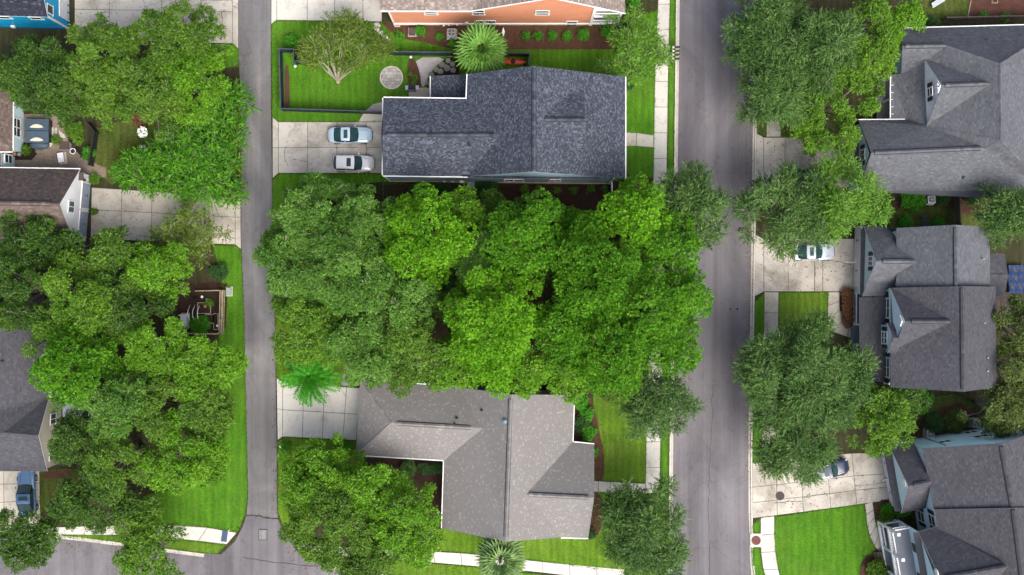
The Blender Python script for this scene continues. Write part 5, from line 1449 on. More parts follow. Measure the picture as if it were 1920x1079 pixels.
G = 'trees of the wooded lot in the middle'
TREES = [
 # wooded lot between the two middle houses
 ('mid', 590, 415, 86, 13, 'grey green oak at the upper left corner of the wooded lot beside the lane', G),
 ('mid', 690, 420, 72, 13, 'grey green oak just below the white parked car in the wooded lot', G),
 ('mid', 545, 500, 72, 12, 'grey green oak overhanging the lane at the left of the wooded lot', G),
 ('mid', 650, 505, 92, 14, 'broad grey green oak in the left middle of the wooded lot', G),
 ('yel', 580, 605, 76, 11, 'yellow green tree above the fern like palm beside the lane', G),
 ('mid', 730, 560, 80, 14, 'grey green oak with pale branches left of the two lime pines', G),
 ('mid', 690, 640, 82, 12, 'grey green oak above the upper left roof corner of the pale grey house', G),
 ('oak', 775, 665, 76, 12, 'mid green oak touching the upper wall of the pale grey roofed house', G),
 ('bright', 512, 452, 24, 7, 'small vivid green tree at the very left tip of the wooded lot', G),
 ('lime', 800, 447, 84, 16, 'round lime green pine left of centre in the wooded lot', G),
 ('bright', 872, 396, 46, 10, 'rounded bright green tree below the navy roof next to the lime pine', G),
 ('oak', 915, 393, 32, 9, 'small dark green tree by the mulch under the navy house', G),
 ('mid', 905, 485, 66, 12, 'grey green oak squeezed between the lime pine and the big central pine', G),
 ('pine', 985, 442, 76, 16, 'big round pine at the upper centre of the wooded lot', G),
 ('lime', 925, 590, 88, 17, 'large lime green pine in the lower centre of the wooded lot', G),
 ('bright', 850, 690, 56, 11, 'bright green tree at the lower edge of the wooded lot beside the grey roof', G),
 ('lime', 930, 675, 56, 13, 'lime green pine right above the grey roof ridge', G),
 ('pine', 1035, 428, 40, 12, 'pine below the right half of the navy roof', G),
 ('pine', 1100, 436, 44, 13, 'mid sized pine under the navy roof right corner', G),
 ('lime', 1192, 400, 66, 16, 'tall lime green pine at the upper right of the wooded lot', G),
 ('pine', 1120, 515, 86, 17, 'tall broad pine right of centre in the wooded lot', G),
 ('dark', 1055, 480, 52, 10, 'shaded dark green tree in the gap between the big pines', G),
 ('pine', 1255, 465, 56, 14, 'pine beside the dead brown treetop near the road', G),
 ('pine', 1205, 570, 78, 16, 'broad pine on the road side of the wooded lot', G),
 ('pine', 1280, 555, 56, 14, 'pine leaning out over the road at the middle of the wooded lot', G),
 ('pine', 1255, 645, 58, 14, 'pine overhanging the road low in the wooded lot', G),
 ('pine', 1150, 660, 74, 15, 'pine at the lower right of the wooded lot above the front lawn', G),
 ('pine', 1060, 620, 66, 14, 'pine between the lime pine and the lower right pines', G),
 ('bright', 1000, 690, 50, 11, 'bright green tree over the roof peak of the pale grey house', G),
 ('bright', 1075, 700, 48, 10, 'bright green tree above the right end of the pale grey roof', G),
 ('oak', 1165, 715, 44, 9, 'green tree at the top of the square front lawn', G),
 ('dark', 860, 560, 60, 9, 'low dark tree deep between the lime pines', G),
 ('live', 1292, 392, 72, 11, 'feathery grey green street oak reaching over the road above the wooded lot', 'street oaks'),
 ('live', 1240, 762, 62, 9, 'feathery grey green street oak at the sidewalk end of the front lawn', 'street oaks'),
 ('live', 1218, 1000, 84, 9, 'round dark green street oak at the bottom by the road', 'street oaks'),
 # lower middle, in front of the pale grey house
 ('bright', 600, 905, 78, 10, 'bright green oak beside the lane below the clean pale driveway', 'oaks beside the pale grey house'),
 ('bright', 698, 916, 60, 11, 'bright green oak tucked into the corner of the pale grey roof', 'oaks beside the pale grey house'),
 ('oak', 620, 985, 86, 11, 'broad green oak at the lane corner at the bottom', 'oaks beside the pale grey house'),
 ('bright', 742, 970, 66, 11, 'bright green oak left of the lower roof edge of the pale grey house', 'oaks beside the pale grey house'),
 ('oak', 690, 1050, 62, 9, 'green oak over the sidewalk at the bottom edge', 'oaks beside the pale grey house'),
 ('bright', 775, 1025, 44, 8, 'small bright green oak above the bottom sidewalk', 'oaks beside the pale grey house'),
 # upper left lot
 ('dark', 30, 125, 62, 10, 'dark green tree at the left edge below the bright blue house', 'trees of the upper left lot'),
 ('dark', 92, 150, 70, 11, 'dark green oak above the courtyard with the blue tub', 'trees of the upper left lot'),
 ('oak', 190, 110, 76, 12, 'green oak right of the bright blue house', 'trees of the upper left lot'),
 ('oak', 265, 165, 76, 12, 'large green oak in the middle of the upper left lot', 'trees of the upper left lot'),
 ('oak', 325, 70, 74, 12, 'green oak spreading over the cracked driveway at the top left', 'trees of the upper left lot'),
 ('bright', 365, 145, 72, 11, 'bright green oak near the lane in the upper left lot', 'trees of the upper left lot'),
 ('oak', 195, 172, 54, 10, 'green oak right above the brick courtyard', 'trees of the upper left lot'),
 ('wax', 415, 190, 46, 5, 'tall feathery bright shrub tree beside the lane, upper end of its row', 'bright shrub trees along the lane'),
 ('wax', 395, 255, 60, 5, 'feathery bright shrub tree beside the lane, middle of its row', 'bright shrub trees along the lane'),
 ('wax', 330, 310, 58, 4.5, 'feathery bright shrub tree above the garage driveway', 'bright shrub trees along the lane'),
 ('wax', 400, 330, 52, 4.5, 'feathery bright shrub tree at the corner of lane and garage driveway', 'bright shrub trees along the lane'),
 ('wax', 255, 320, 46, 4, 'feathery bright shrub tree at the end of the brick courtyard', 'bright shrub trees along the lane'),
 # left lots
 ('dark', 40, 445, 60, 10, 'dark green tree over the lower slope of the garage roof', 'trees of the left lots'),
 ('dark', 118, 468, 50, 9, 'dark green tree at the lower corner of the white garage', 'trees of the left lots'),
 ('dark', 35, 545, 78, 12, 'dark green oak at the left edge between garage and cream house', 'trees of the left lots'),
 ('oak', 205, 495, 62, 10, 'green oak below the long garage driveway', 'trees of the left lots'),
 ('bright', 295, 505, 58, 9, 'bright yellowish green oak left of the bare tipped myrtle', 'trees of the left lots'),
 ('yel', 140, 565, 76, 12, 'yellowish green oak in the middle of the left lots', 'trees of the left lots'),
 ('dark', 245, 580, 66, 10, 'dark green oak left of the vegetable garden', 'trees of the left lots'),
 ('yel', 90, 630, 56, 11, 'yellow green tree over the upper slope of the cream house roof', 'trees of the left lots'),
 ('pine', 135, 690, 74, 13, 'bright tufted pine overhanging the cream house roof', 'trees of the left lots'),
 ('bright', 270, 650, 64, 11, 'bright green oak below and left of the vegetable garden', 'trees of the left lots'),
 ('bright', 372, 690, 64, 10, 'bright green oak right below the vegetable garden', 'trees of the left lots'),
 ('mid', 225, 760, 78, 12, 'grey green oak with pale branches right of the metal patio roof', 'trees of the left lots'),
 ('oak', 300, 770, 60, 11, 'green oak filling the gap between the pale branched oak and the long lawn strip', 'trees of the left lots'),
 ('oak', 380, 768, 56, 10, 'green oak beside the long lawn strip', 'trees of the left lots'),
 ('dark', 140, 830, 50, 9, 'dark green tree against the cream house wall', 'trees of the left lots'),
 ('oak', 215, 865, 70, 11, 'green oak in the lower left lot behind the parked blue car', 'trees of the left lots'),
 ('bright', 342, 858, 78, 11, 'vivid green oak at the edge of the long lawn strip', 'trees of the left lots'),
 ('dark', 180, 935, 62, 9, 'dark green oak above the street sidewalk', 'trees of the left lots'),
 ('dark', 28, 1018, 58, 10, 'dark green tree in the very bottom left corner', 'trees of the left lots'),
 ('dark', 122, 955, 36, 8, 'small dark tree next to the parked blue car', 'trees of the left lots'),
 ('oak', 245, 975, 46, 7, 'small green tree over the street sidewalk', 'trees of the left lots'),
 # right hand side
 ('live', 1450, 50, 74, 11, 'feathery dark green street oak at the top right of the road', 'street oaks'),
 ('live', 1465, 140, 78, 11, 'feathery dark green street oak above the upper right sidewalk', 'street oaks'),
 ('live', 1545, 85, 70, 12, 'feathery dark green oak behind the two upper right street oaks', 'street oaks'),
 ('yel', 1625, 70, 72, 11, 'olive yellow tree beside the upper left corner of the hip roof', 'trees of the right hand lots'),
 ('bright', 1700, 40, 42, 9, 'bright green tree at the top above the hip roof', 'trees of the right hand lots'),
 ('yel', 1565, 195, 84, 9, 'yellow green tree above the upper right driveway', 'trees of the right hand lots'),
 ('live', 1482, 388, 80, 10, 'feathery grey green street oak between the two right driveways', 'street oaks'),
 ('lacy', 1592, 375, 70, 10, 'yellowish lacy tree at the corner of the pale blue house', 'trees of the right hand lots', 1.0, 1.0, None, 16, 1.6),
 ('live', 1500, 692, 92, 11, 'largest feathery grey green street oak in front of the pale blue house', 'street oaks'),
 ('live', 1570, 720, 66, 10, 'feathery grey green oak beside the porch of the pale blue house', 'street oaks'),
 ('live', 1502, 812, 86, 10, 'feathery pale green street oak over the cracked driveway', 'street oaks'),
 ('yel', 1655, 795, 62, 8, 'golden green tree between pale blue house and lower right house', 'trees of the right hand lots'),
 ('olive', 1885, 770, 62, 9, 'olive green tree behind the lower right house at the edge', 'trees of the right hand lots'),
 ('live', 1900, 400, 56, 10, 'feathery dark tree at the right edge behind the hip roofed house', 'trees of the right hand lots'),
 ('olive', 1910, 610, 50, 9, 'olive tree at the right edge behind the back deck', 'trees of the right hand lots'),
 ('olive', 1905, 690, 48, 9, 'olive tree at the right edge below the back deck', 'trees of the right hand lots'),
 ('dark', 1700, 750, 44, 6, 'dark green low tree along the lower wall of the pale blue house', 'trees of the right hand lots'),
]
for a in TREES: tree(*a[:7], **dict(zip(('ax', 'ay', 'base', 'n_limb', 'dens'), a[7:])))
tree('myrtle', 644, 82, 70, 5.5, 'crape myrtle with bare pale limbs leaning over the fenced yard', None, 1.14, .70, (634, 154), 12, .95, low=2.4)
tree('lacy', 1190, 85, 66, 7, 'airy light green tree by the mailboxes and sidewalk', None, .95, 1.05, None, 24, 1.0)
tree('myrtle', 345, 440, 66, 5.5, 'sparse crape myrtle reaching over the garage driveway', None, 1.0, .75, (350, 478), 26, .75, low=2.2)
tree('yel', 285, 1040, 66, 7, 'thin yellowish tree leaning out over the bottom street', None, 1.1, .8, None, 20, .7)


# dead brown treetop beside the road
c = P(1237, 506, 12)
t = thing('dead_tree', (c.x, c.y, 0), 'dead brown treetop poking up among the roadside pines', 'dead tree')
mb = MB(); mb.tube([(c.x, c.y, 0), (c.x, c.y, 6), (c.x, c.y, 11.8)], [.22, .16, .06], 8); mb.build('trunk', M['bark_pale'], t, True)
mb = MB()
for i in range(46):
    a = rnd.uniform(0, 6.28); z = rnd.uniform(10.4, 12.4); L_ = rnd.uniform(.3, .75)
    s = Vector((c.x, c.y, z - .5)); e = s + Vector((math.cos(a) * L_, math.sin(a) * L_, rnd.uniform(.1, .6)))
    mb.tube([tuple(s), tuple(s.lerp(e, .5) + Vector((0, 0, .05))), tuple(e)], [.03, .02, .008], 4, False)
mb.build('dead_branches', M['bark_pale'], t)['kind'] = 'stuff'

# palms: every frond a part
def fan_frond_mesh(L, mat, seed):
    r = random.Random(seed); mb = MB(); pet = L * .40
    mb.tint = .2; mb.tube([(0, 0, 0), (pet * .5, 0, .06), (pet, 0, .05)], [.035, .025, .018], 4)
    n = 15
    for i in range(n):
        a = math.radians(-105 + 210 * i / (n - 1)); l = (L - pet) * (1.0 - .30 * abs(i / (n - 1) * 2 - 1)) * r.uniform(.9, 1.08)
        d = Vector((math.cos(a), math.sin(a), 0)); s = Vector((-d.y, d.x, 0)); b = Vector((pet, 0, .05)); m = b + d * l * .55; e = b + d * l + Vector((0, 0, -.22 * l))
        mb.tint = r.uniform(.3, .9); k = len(mb.v); w = .050 * L
        mb.v += [tuple(b), tuple(m + s * w + Vector((0, 0, .03))), tuple(e), tuple(m - s * w + Vector((0, 0, .03))), tuple(m - Vector((0, 0, .03)))]
        mb.face((k, k + 4, k + 2, k + 1)); mb.face((k, k + 3, k + 2, k + 4))
    o = mb.build('frond', M[mat], None, tint=True); me = o.data; bpy.data.objects.remove(o); return me

def pinnate_frond_mesh(L, mat, seed):
    r = random.Random(seed); mb = MB(); n = 20
    pts = [Vector((L * i / 8, 0, .42 * L * math.sin(i / 8 * 2.2) - .30 * L * (i / 8) ** 2)) for i in range(9)]
    mb.tint = .3; mb.tube([tuple(p) for p in pts], [.035 * (1 - i / 10) for i in range(9)], 4)
    for i in range(n):
        f = .14 + .84 * i / (n - 1); k = f * 8; q = pts[int(min(7, k))].lerp(pts[int(min(7, k)) + 1], k - int(min(7, k)))
        ll = L * .19 * (1 - .4 * abs(f - .45)) * (1.0 if f < .9 else .6)
        for sgn in (-1, 1):
            d = Vector((.55, sgn, .12)).normalized(); e = q + d * ll + Vector((0, 0, -.05)); s = Vector((1, 0, 0)) * L * .027
            mb.tint = r.uniform(.3, .9); b = len(mb.v); m = q.lerp(e, .5) + Vector((0, 0, .02))
            mb.v += [tuple(q), tuple(m + s), tuple(e), tuple(m - s)]; mb.face((b, b + 1, b + 2, b + 3))
    o = mb.build('frond', M[mat], None, tint=True); me = o.data; bpy.data.objects.remove(o); return me

def palm(px, py, h, n, L, meshes, label, els, name='palm_tree', trunk_r=.19):
    c = P(px, py, h); t = thing(name, (c.x, c.y, 0), label, 'palm')
    mb = MB(); mb.tube([(c.x, c.y, 0), (c.x, c.y, h * .5), (c.x, c.y, h)], [trunk_r * 1.2, trunk_r, trunk_r * .9], 10)
    for i in range(int(h * 3)): mb.ring((c.x, c.y, i / 3), trunk_r * .9, trunk_r * 1.18, .07, 9)
    mb.build('trunk', M['bark'], t, True)
    for i in range(n):
        o = bpy.data.objects.new('frond', meshes[i % len(meshes)]); COL.objects.link(o); o.parent = t
        f = i / n; el = els[0] + (els[1] - els[0]) * f + rnd.uniform(-.12, .12)
        o.location = (0, 0, h - .12 + .3 * f); o.rotation_euler = (rnd.uniform(-.25, .25), -el, i * 2.39996 + rnd.uniform(-.2, .2)); s = rnd.uniform(.85, 1.1); o.scale = (s, s, s)
    return t
fm = [fan_frond_mesh(3.0, 'L_palm', i) for i in range(3)]
fg = [fan_frond_mesh(3.0, 'L_palm_grey', i + 5) for i in range(3)]
palm(902, 96, 5.2, 40, 2.3, fm, 'fan palm with a full green head between the navy and orange houses', (-.35, 1.25))
palm(938, 1046, 5.0, 44, 2.3, fg, 'grey green fan palm below the roof peak of the pale grey house', (-.35, 1.2))
pm = [pinnate_frond_mesh(3.2, 'L_cycad', i) for i in range(3)]
palm(584, 702, 1.1, 46, 2.7, pm, 'brilliant green fern like palm spreading over the clean driveway edge', (.0, 1.0), 'cycad', .22)

# shrubs
ords = ['first', 'second', 'third', 'fourth', 'fifth', 'sixth', 'seventh', 'eighth', 'ninth', 'tenth']
for i, (x, y, r, hh) in enumerate([(986, 67, 8, .7), (1009, 67, 8, .7), (1036, 67, 9, .8), (1063, 67, 9, .8), (1094, 65, 11, 1.0)]):
    shrub(x, y, r, hh, ords[i] + ' round green shrub from the palm in the mulch row below the orange wall', group='round shrubs in the orange house mulch bed')
for (x, y, r, hh, lab) in [(824, 68, 7, .7, 'small round shrub left of the round fan unit in the mulch'), (788, 58, 10, .9, 'bright rounded shrub beside the brown box in the mulch'), (750, 66, 8, .7, 'small shrub next to the white stone border'),
                           (848, 82, 7, .7, 'small shrub just below the round fan unit'), (711, 86, 11, 1.0, 'rounded green shrub at the end of the navy fence'), (545, 78, 13, 1.1, 'leafy shrub at the corner of the navy fence by the lane'),
                           (920, 60, 10, .9, 'leafy shrub behind the fan palm against the orange wall')]:
    shrub(x, y, r, hh, lab, group='round shrubs in the orange house mulch bed')
shrub(1170, 62, 18, 1.6, 'dark leafy shrub at the foot of the white two level porch', 'L_hedge'); shrub(1188, 3, 12, 1.2, 'round clipped shrub at the top beside the sidewalk tree'); shrub(1140, 60, 13, 1.2, 'bright shrub below the white two level porch')
shrub(1179, 160, 9, 1.0, 'dark shrub at the upper right corner of the navy roof', 'L_hedge'); shrub(1176, 338, 10, 1.2, 'dark shrub at the lower right corner of the navy roof', 'L_hedge')
shrub(805, 352, 11, 1.3, 'dark clipped hedge along the lower wall of the navy roofed house', 'L_hedge', None, 3.2, 1.0, cat='hedge', name='hedge')
shrub(912, 352, 22, 1.6, 'dark leafy shrub by the utility boxes on the navy house wall', 'L_hedge')
for i, (x, y) in enumerate([(982, 354), (1011, 355), (1045, 357), (1075, 357), (1108, 353), (1135, 354)]):
    shrub(x, y, 7, .6, ords[i] + ' small shrub from the dark bushes in the mulch below the navy house', 'L_oak', 'small shrubs below the navy house', L=.2, cov=1.2)
for i, (x, y, r) in enumerate([(1100, 778, 15), (1092, 790, 13), (1085, 800, 15), (1105, 812, 16), (1112, 848, 9)]):
    shrub(x, y, r, 1.1, ords[i] + ' shrub down the bed at the front of the pale grey house', 'L_hedge' if i in (1, 2) else 'L_shrub', 'shrubs in the front bed of the pale grey house')
shrub(1088, 752, 18, 1.2, 'green shrub at the top of the front bed of the pale grey house'); shrub(1108, 1002, 10, 1.0, 'dark shrub at the lower right corner of the pale grey house', 'L_hedge')
shrub(815, 880, 16, .9, 'dark green groundcover shrub in the corner of the pale grey roof', 'L_hedge', None, 1.6, .8); shrub(765, 880, 16, 1.0, 'bluish grey shrub beside the corner groundcover', 'L_live')
shrub(640, 838, 16, 1.3, 'leafy shrub at the lower edge of the clean pale driveway'); shrub(535, 838, 10, .9, 'small shrub at the lane corner of the clean driveway')
shrub(1590, 578, 15, 1.0, 'dark russet clipped hedge along the porch rail of the pale blue house', 'L_red', None, 1.0, 2.1, cat='hedge', name='hedge')
for (x, y, r, hh, lab, m) in [(1712, 374, 26, 1.2, 'broad green hedge clump below the hip roofed house gutter', 'L_shrub'), (1768, 370, 17, 1.1, 'clipped oval hedge right of the white pad below the hip roof', 'L_hedge'),
                           (1825, 368, 18, 1.1, 'dark clipped hedge under the right part of the gutter', 'L_hedge'), (1700, 417, 14, 1.0, 'bright shrub by the dark covered chair behind the pale blue house', 'L_shrub'), (1760, 419, 12, .8, 'low shrub between the two right hand houses', 'L_shrub'),
                           (1752, 795, 20, 1.7, 'dense rounded dark shrub next to the round black unit', 'L_hedge'), (1795, 792, 24, 1.8, 'olive green shrub against the lower right house wall', 'L_olive'), (1662, 978, 18, 1.1, 'yellow and green shrub bed by the lower right porch', 'L_yel'),
                           (1692, 955, 17, 1.2, 'dark green shrub at the garage corner of the lower right house', 'L_shrub'), (1660, 965, 12, .8, 'low yellow shrub beside the curved walk', 'L_yel'), (1648, 1072, 24, 1.2, 'rounded green shrub in the bottom right mulch bed', 'L_oak'),
                           (1846, 30, 7, .6, 'small green plant on the bare mulch at the top right', 'L_shrub'), (1886, 32, 8, .6, 'leafy green plant near the dark fence at the top right corner', 'L_shrub'), (1745, 42, 14, 1.0, 'low dark shrub above the hip roof gutter', 'L_hedge'),
                           (1665, 955, 12, .9, 'green shrub above the yellow bed', 'L_shrub'), (1730, 752, 24, 1.6, 'leafy shrub below the pale blue house wall', 'L_shrub'), (165, 288, 14, 1.1, 'deep green rounded shrub beside the brick courtyard', 'L_shrub'),
                           (138, 244, 18, .9, 'yellowish leafy plant in the courtyard bed', 'L_yel'), (146, 262, 10, .8, 'bright potted plant in the courtyard', 'L_yel'), (104, 262, 9, .7, 'small plant by the blue tub', 'L_oak'), (48, 282, 10, .8, 'small plant at the pale blue house wall', 'L_oak'),
                           (176, 336, 10, .9, 'small yellow green plant at the white garage corner', 'L_yel'), (177, 397, 6, .6, 'small potted plant between the two garage doors', 'L_oak'), (375, 610, 20, .8, 'leafy vegetable patch in the fenced garden', 'L_shrub'),
                           (410, 510, 18, 1.0, 'dark green mound shrub above the vegetable garden', 'L_hedge'), (392, 568, 8, .5, 'bright lettuce like plant in the fenced garden', 'L_yel'), (260, 225, 14, .8, 'dark red leaved shrub in the upper left lot', 'L_red')]:
    shrub(x, y, r, hh, lab, m)
for i, (x, y, r) in enumerate([(267, 248, 12), (316, 257, 10), (267, 280, 9)]):
    t = shrub(x, y, r, 1.2, ['white flowering shrub at the upper left of the feathery bright trees', 'white flowering shrub second from the courtyard beside the bare twigs', 'sparse white flowering shrub lower in the feathery trees'][i], 'L_shrub', 'white flowering shrubs', cov=1.4)
    c = P(x, y, 1.2); q = rand_dirs(90 if i < 2 else 40, .1) * np.array([r / S * .8, r / S * .8, .35]) + np.array([c.x, c.y, 1.05])
    np_mesh('blossom', leaf_quads(q, rand_dirs(len(q), -.2), .22, .2), 3, M['flower'], t)['kind'] = 'stuff'
for i, (x, y) in enumerate([(770, 140), (778, 147), (776, 157)]):
    shrub(x, y, 5, .5, ords[i] + ' small plant above the grill in the little mulch bed', 'L_oak', 'little plants above the grill', L=.14)
# ------------------------------------------------------------------ vehicles, furniture, small things
def car(px, py, ang, length, width, hgt, pnt, label, kind='sedan', bedlen=0):
    """x forward; body lofted from stations, cabin with its own panes"""
    c = P(px, py, .5); L, W = length, width
    t = thing('parked_car', (c.x, c.y, .035), label, 'car', 'parked cars')
    t.rotation_euler = (0, 0, ang)
    def add(mb, name, mat, parent=None, smooth=False, sub=0):
        o = mb.build(name, mat, None, smooth); o.parent = parent or t
        if sub:
            m = o.modifiers.new('sub', 'SUBSURF'); m.levels = sub; m.render_levels = sub
        return o
    h = L / 2; deck = .82 if kind != 'suv' else .95
    st = [(-h, .50, .42, .62), (-h + .10, .78, .30, deck - .08), (-h + .45, .95, .24, deck + .05), (-h * .55, .99, .22, deck + .02), (-.1, 1.0, .22, deck), (h * .42, .99, .22, deck + .03), (h - .62, .96, .22, deck - .07), (h - .22, .80, .25, deck - .20), (h - .02, .48, .36, .52)]
    if kind == 'suv': st[0] = (-h, .80, .40, .80); st[1] = (-h + .06, .90, .30, deck)
    mb = MB(); n = 10
    for (x, wf, zb, zt) in st:
        w = W / 2 * wf; mid = zb + (zt - zb) * .55
        for (y, z) in ((-w * .86, zb), (-w, mid - .06), (-w * .985, mid + .1), (-w * .86, zt - .03), (-w * .42, zt + .02), (w * .42, zt + .02), (w * .86, zt - .03), (w * .985, mid + .1), (w, mid - .06), (w * .86, zb)):
            mb.v.append((x, y, z))
    for i in range(len(st) - 1):
        for k in range(n):
            a = i * n + k; b = i * n + (k + 1) % n; mb.face((a, a + n, b + n, b))
    mb.face(range(n)); e = (len(st) - 1) * n; mb.face([e + k for k in range(n - 1, -1, -1)])
    add(mb, 'body', pnt, None, True, 2)
    # cabin
    if kind == 'sedan': xb0, xb1, xr0, xr1, zr = -h + .62, h * .36, -h * .36, h * .02, hgt
    elif kind == 'suv': xb0, xb1, xr0, xr1, zr = -h + .14, h * .38, -h + .52, h * .06, hgt
    else: xb0, xb1, xr0, xr1, zr = -h * .18, h * .42, -h * .08, h * .14, hgt
    wb, wr = W * .465, W * .39; zb = deck - .02
    B = [Vector((xb1, -wb * .86, zb)), Vector((xb1, wb * .86, zb)), Vector((xb0, wb * .84, zb)), Vector((xb0, -wb * .84, zb))]
    Rr = [Vector((xr1, -wr, zr - .05)), Vector((xr1, wr, zr - .05)), Vector((xr0, wr * .95, zr - .05)), Vector((xr0, -wr * .95, zr - .05))]
    mbw, mbe = Vector((0, -wb, zb)), Vector((0, wb, zb))
    mb = MB()                                                    # body coloured pillars and lower cabin shell, inset behind the glass
    ins = lambda p, k=.03: Vector((p.x * .985, p.y * (1 - k), p.z - .012))
    bb, rr = [ins(p) for p in B], [ins(p) for p in Rr]
    for i in range(4): mb.poly([bb[i], bb[(i + 1) % 4], rr[(i + 1) % 4], rr[i]])
    add(mb, 'cabin_shell', M['black'])
    g = 7; mb = MB()                                             # crowned roof skin
    for i in range(g + 1):
        for j in range(g + 1):
            f, s = i / g, j / g * 2 - 1
            x = Rr[2].x + (Rr[0].x - Rr[2].x) * f + .05 * (1 - s * s) * (1 if f == 1 else (-1 if f == 0 else 0)); w = (wr * .95 + wr * .05 * f)
            mb.v.append((x, s * w, zr - .05 + .07 * (1 - s ** 4) * (1 - (2 * f - 1) ** 4)))
    for i in range(g):
        for j in range(g): a = i * (g + 1) + j; mb.face((a, a + g + 1, a + g + 2, a + 1))
    add(mb, 'roof_panel', pnt, None, True)
    def pane(q, name, bow=0.0, axis=None):
        mb = MB(); k = 6
        for i in range(k + 1):
            for j in range(k + 1):
                a = q[0].lerp(q[1], j / k); b = q[3].lerp(q[2], j / k); p = a.lerp(b, i / k)
                if axis is not None: p = p + axis * (bow * (1 - (2 * j / k - 1) ** 2))
                mb.v.append(tuple(p))
        for i in range(k):
            for j in range(k): a = i * (k + 1) + j; mb.face((a, a + 1, a + k + 2, a + k + 1))
        return add(mb, name, M['car_glass'], None, True)
    X = Vector((1, 0, 0)); sh = lambda a, b, f: a.lerp(b, f)
    pane([sh(B[0], B[1], .05), sh(B[0], B[1], .95), sh(Rr[0], Rr[1], .94), sh(Rr[0], Rr[1], .06)], 'windshield', .16, X)
    pane([sh(B[2], B[3], .07), sh(B[2], B[3], .93), sh(Rr[2], Rr[3], .93), sh(Rr[2], Rr[3], .07)], 'rear_window', .08, -X)
    for s, (b0, b1, r0, r1) in ((-1, (B[0], B[3], Rr[0], Rr[3])), (1, (B[1], B[2], Rr[1], Rr[2]))):
        for f0, f1 in ((.10, .50), (.55, .92)):
            o = Vector((0, s * .012, 0)); bz = Vector((0, s * W * .03, 0))
            pane([sh(b0, b1, f0) + o + bz, sh(b0, b1, f1) + o + bz, sh(r0, r1, f1) + o, sh(r0, r1, f0) + o], 'side_window')
    if kind != 'pickup':
        mb = MB(); mx = Rr[0].x - (.55 if kind == 'suv' else .42)
        mb.box((mx, 0, zr + .025), (.42 if kind == 'sedan' else .46, wr * 1.25, .02)); add(mb, 'sunroof', M['car_glass'])
    for s in (-1, 1):
        mb = MB(); mb.blob((xb1 - .28, s * (W / 2 + .07), zb + .06), (.10, .11, .07), 8, 5); add(mb, 'mirror', pnt, None, True)
        mb = MB(); mb.blob((h - .22, s * W * .34, deck - .22), (.13, .12, .06), 8, 5); add(mb, 'headlight', M['lamp_glass'], None, True)
        mb = MB(); mb.blob((-h + .13, s * W * .36, deck - .16), (.07, .12, .07), 8, 5); add(mb, 'taillight', M['tail_red'], None, True)
        if kind == 'suv':
            mb = MB(); mb.bar((xr0 + .15, s * wr * .93, zr + .03), (xr1 - .2, s * wr * .93, zr + .03), .04, .05); add(mb, 'roof_rail', M['steel'])
        for x in (-h * .60, h * .60):
            mb = MB(); y0, y1 = s * (W / 2 - .20), s * (W / 2 + .005)
            mb.tube([(x, y0, .32), (x, y1, .32)], [.325, .325], 18); wo = add(mb, 'wheel', M['tyre'], None, False)
            mb = MB(); mb.tube([(x, y1 - s * .02, .32), (x, y1 + s * .012, .32)], [.21, .20], 14); o = mb.build('rim', M['rim'], None); o.parent = wo
    mb = MB(); mb.box((h - .03, 0, .42), (.06, W * .5, .16)); add(mb, 'grille', M['black'])
    mb = MB(); mb.box((-h + .02, 0, .55), (.04, .5, .14)); add(mb, 'number_plate', M['white'])
    for s in (-1, 1):
        mb = MB(); mb.bar((xb1 + .1, s * W * .30, deck + .028), (h - .5, s * W * .24, deck - .045), .025, .012); add(mb, 'hood_crease', M['black'])
    if kind == 'pickup':
        mb = MB(); mb.box((-h * .62, 0, deck + .03), (L * .34, W * .74, .04)); add(mb, 'bed_cover', M['black'])
    return t

car(657, 254, 0.0, 4.75, 1.84, 1.42, M['paint_silver'], 'pale silver blue sedan parked on the two car driveway')
car(664, 307, math.radians(-1), 4.45, 1.84, 1.58, M['paint_white'], 'white hatchback with sunroof parked below the silver blue sedan', 'suv')
car(51, 925, math.radians(92), 5.2, 1.95, 1.55, M['paint_blue'], 'blue car nosed up to the cream house at the lower left')
car(1524, 473, math.radians(1), 4.7, 1.84, 1.45, M['paint_grey'], 'pale silver sedan half hidden under the street oak on the brown driveway')
car(1551, 881, math.radians(13), 4.7, 1.88, 1.62, M['paint_navy'], 'dark navy car half hidden under the oak on the cracked driveway', 'suv')
car(1524, 334, math.radians(0), 4.6, 1.84, 1.45, M['paint_navy'], 'dark car almost hidden by trees on the upper right driveway')

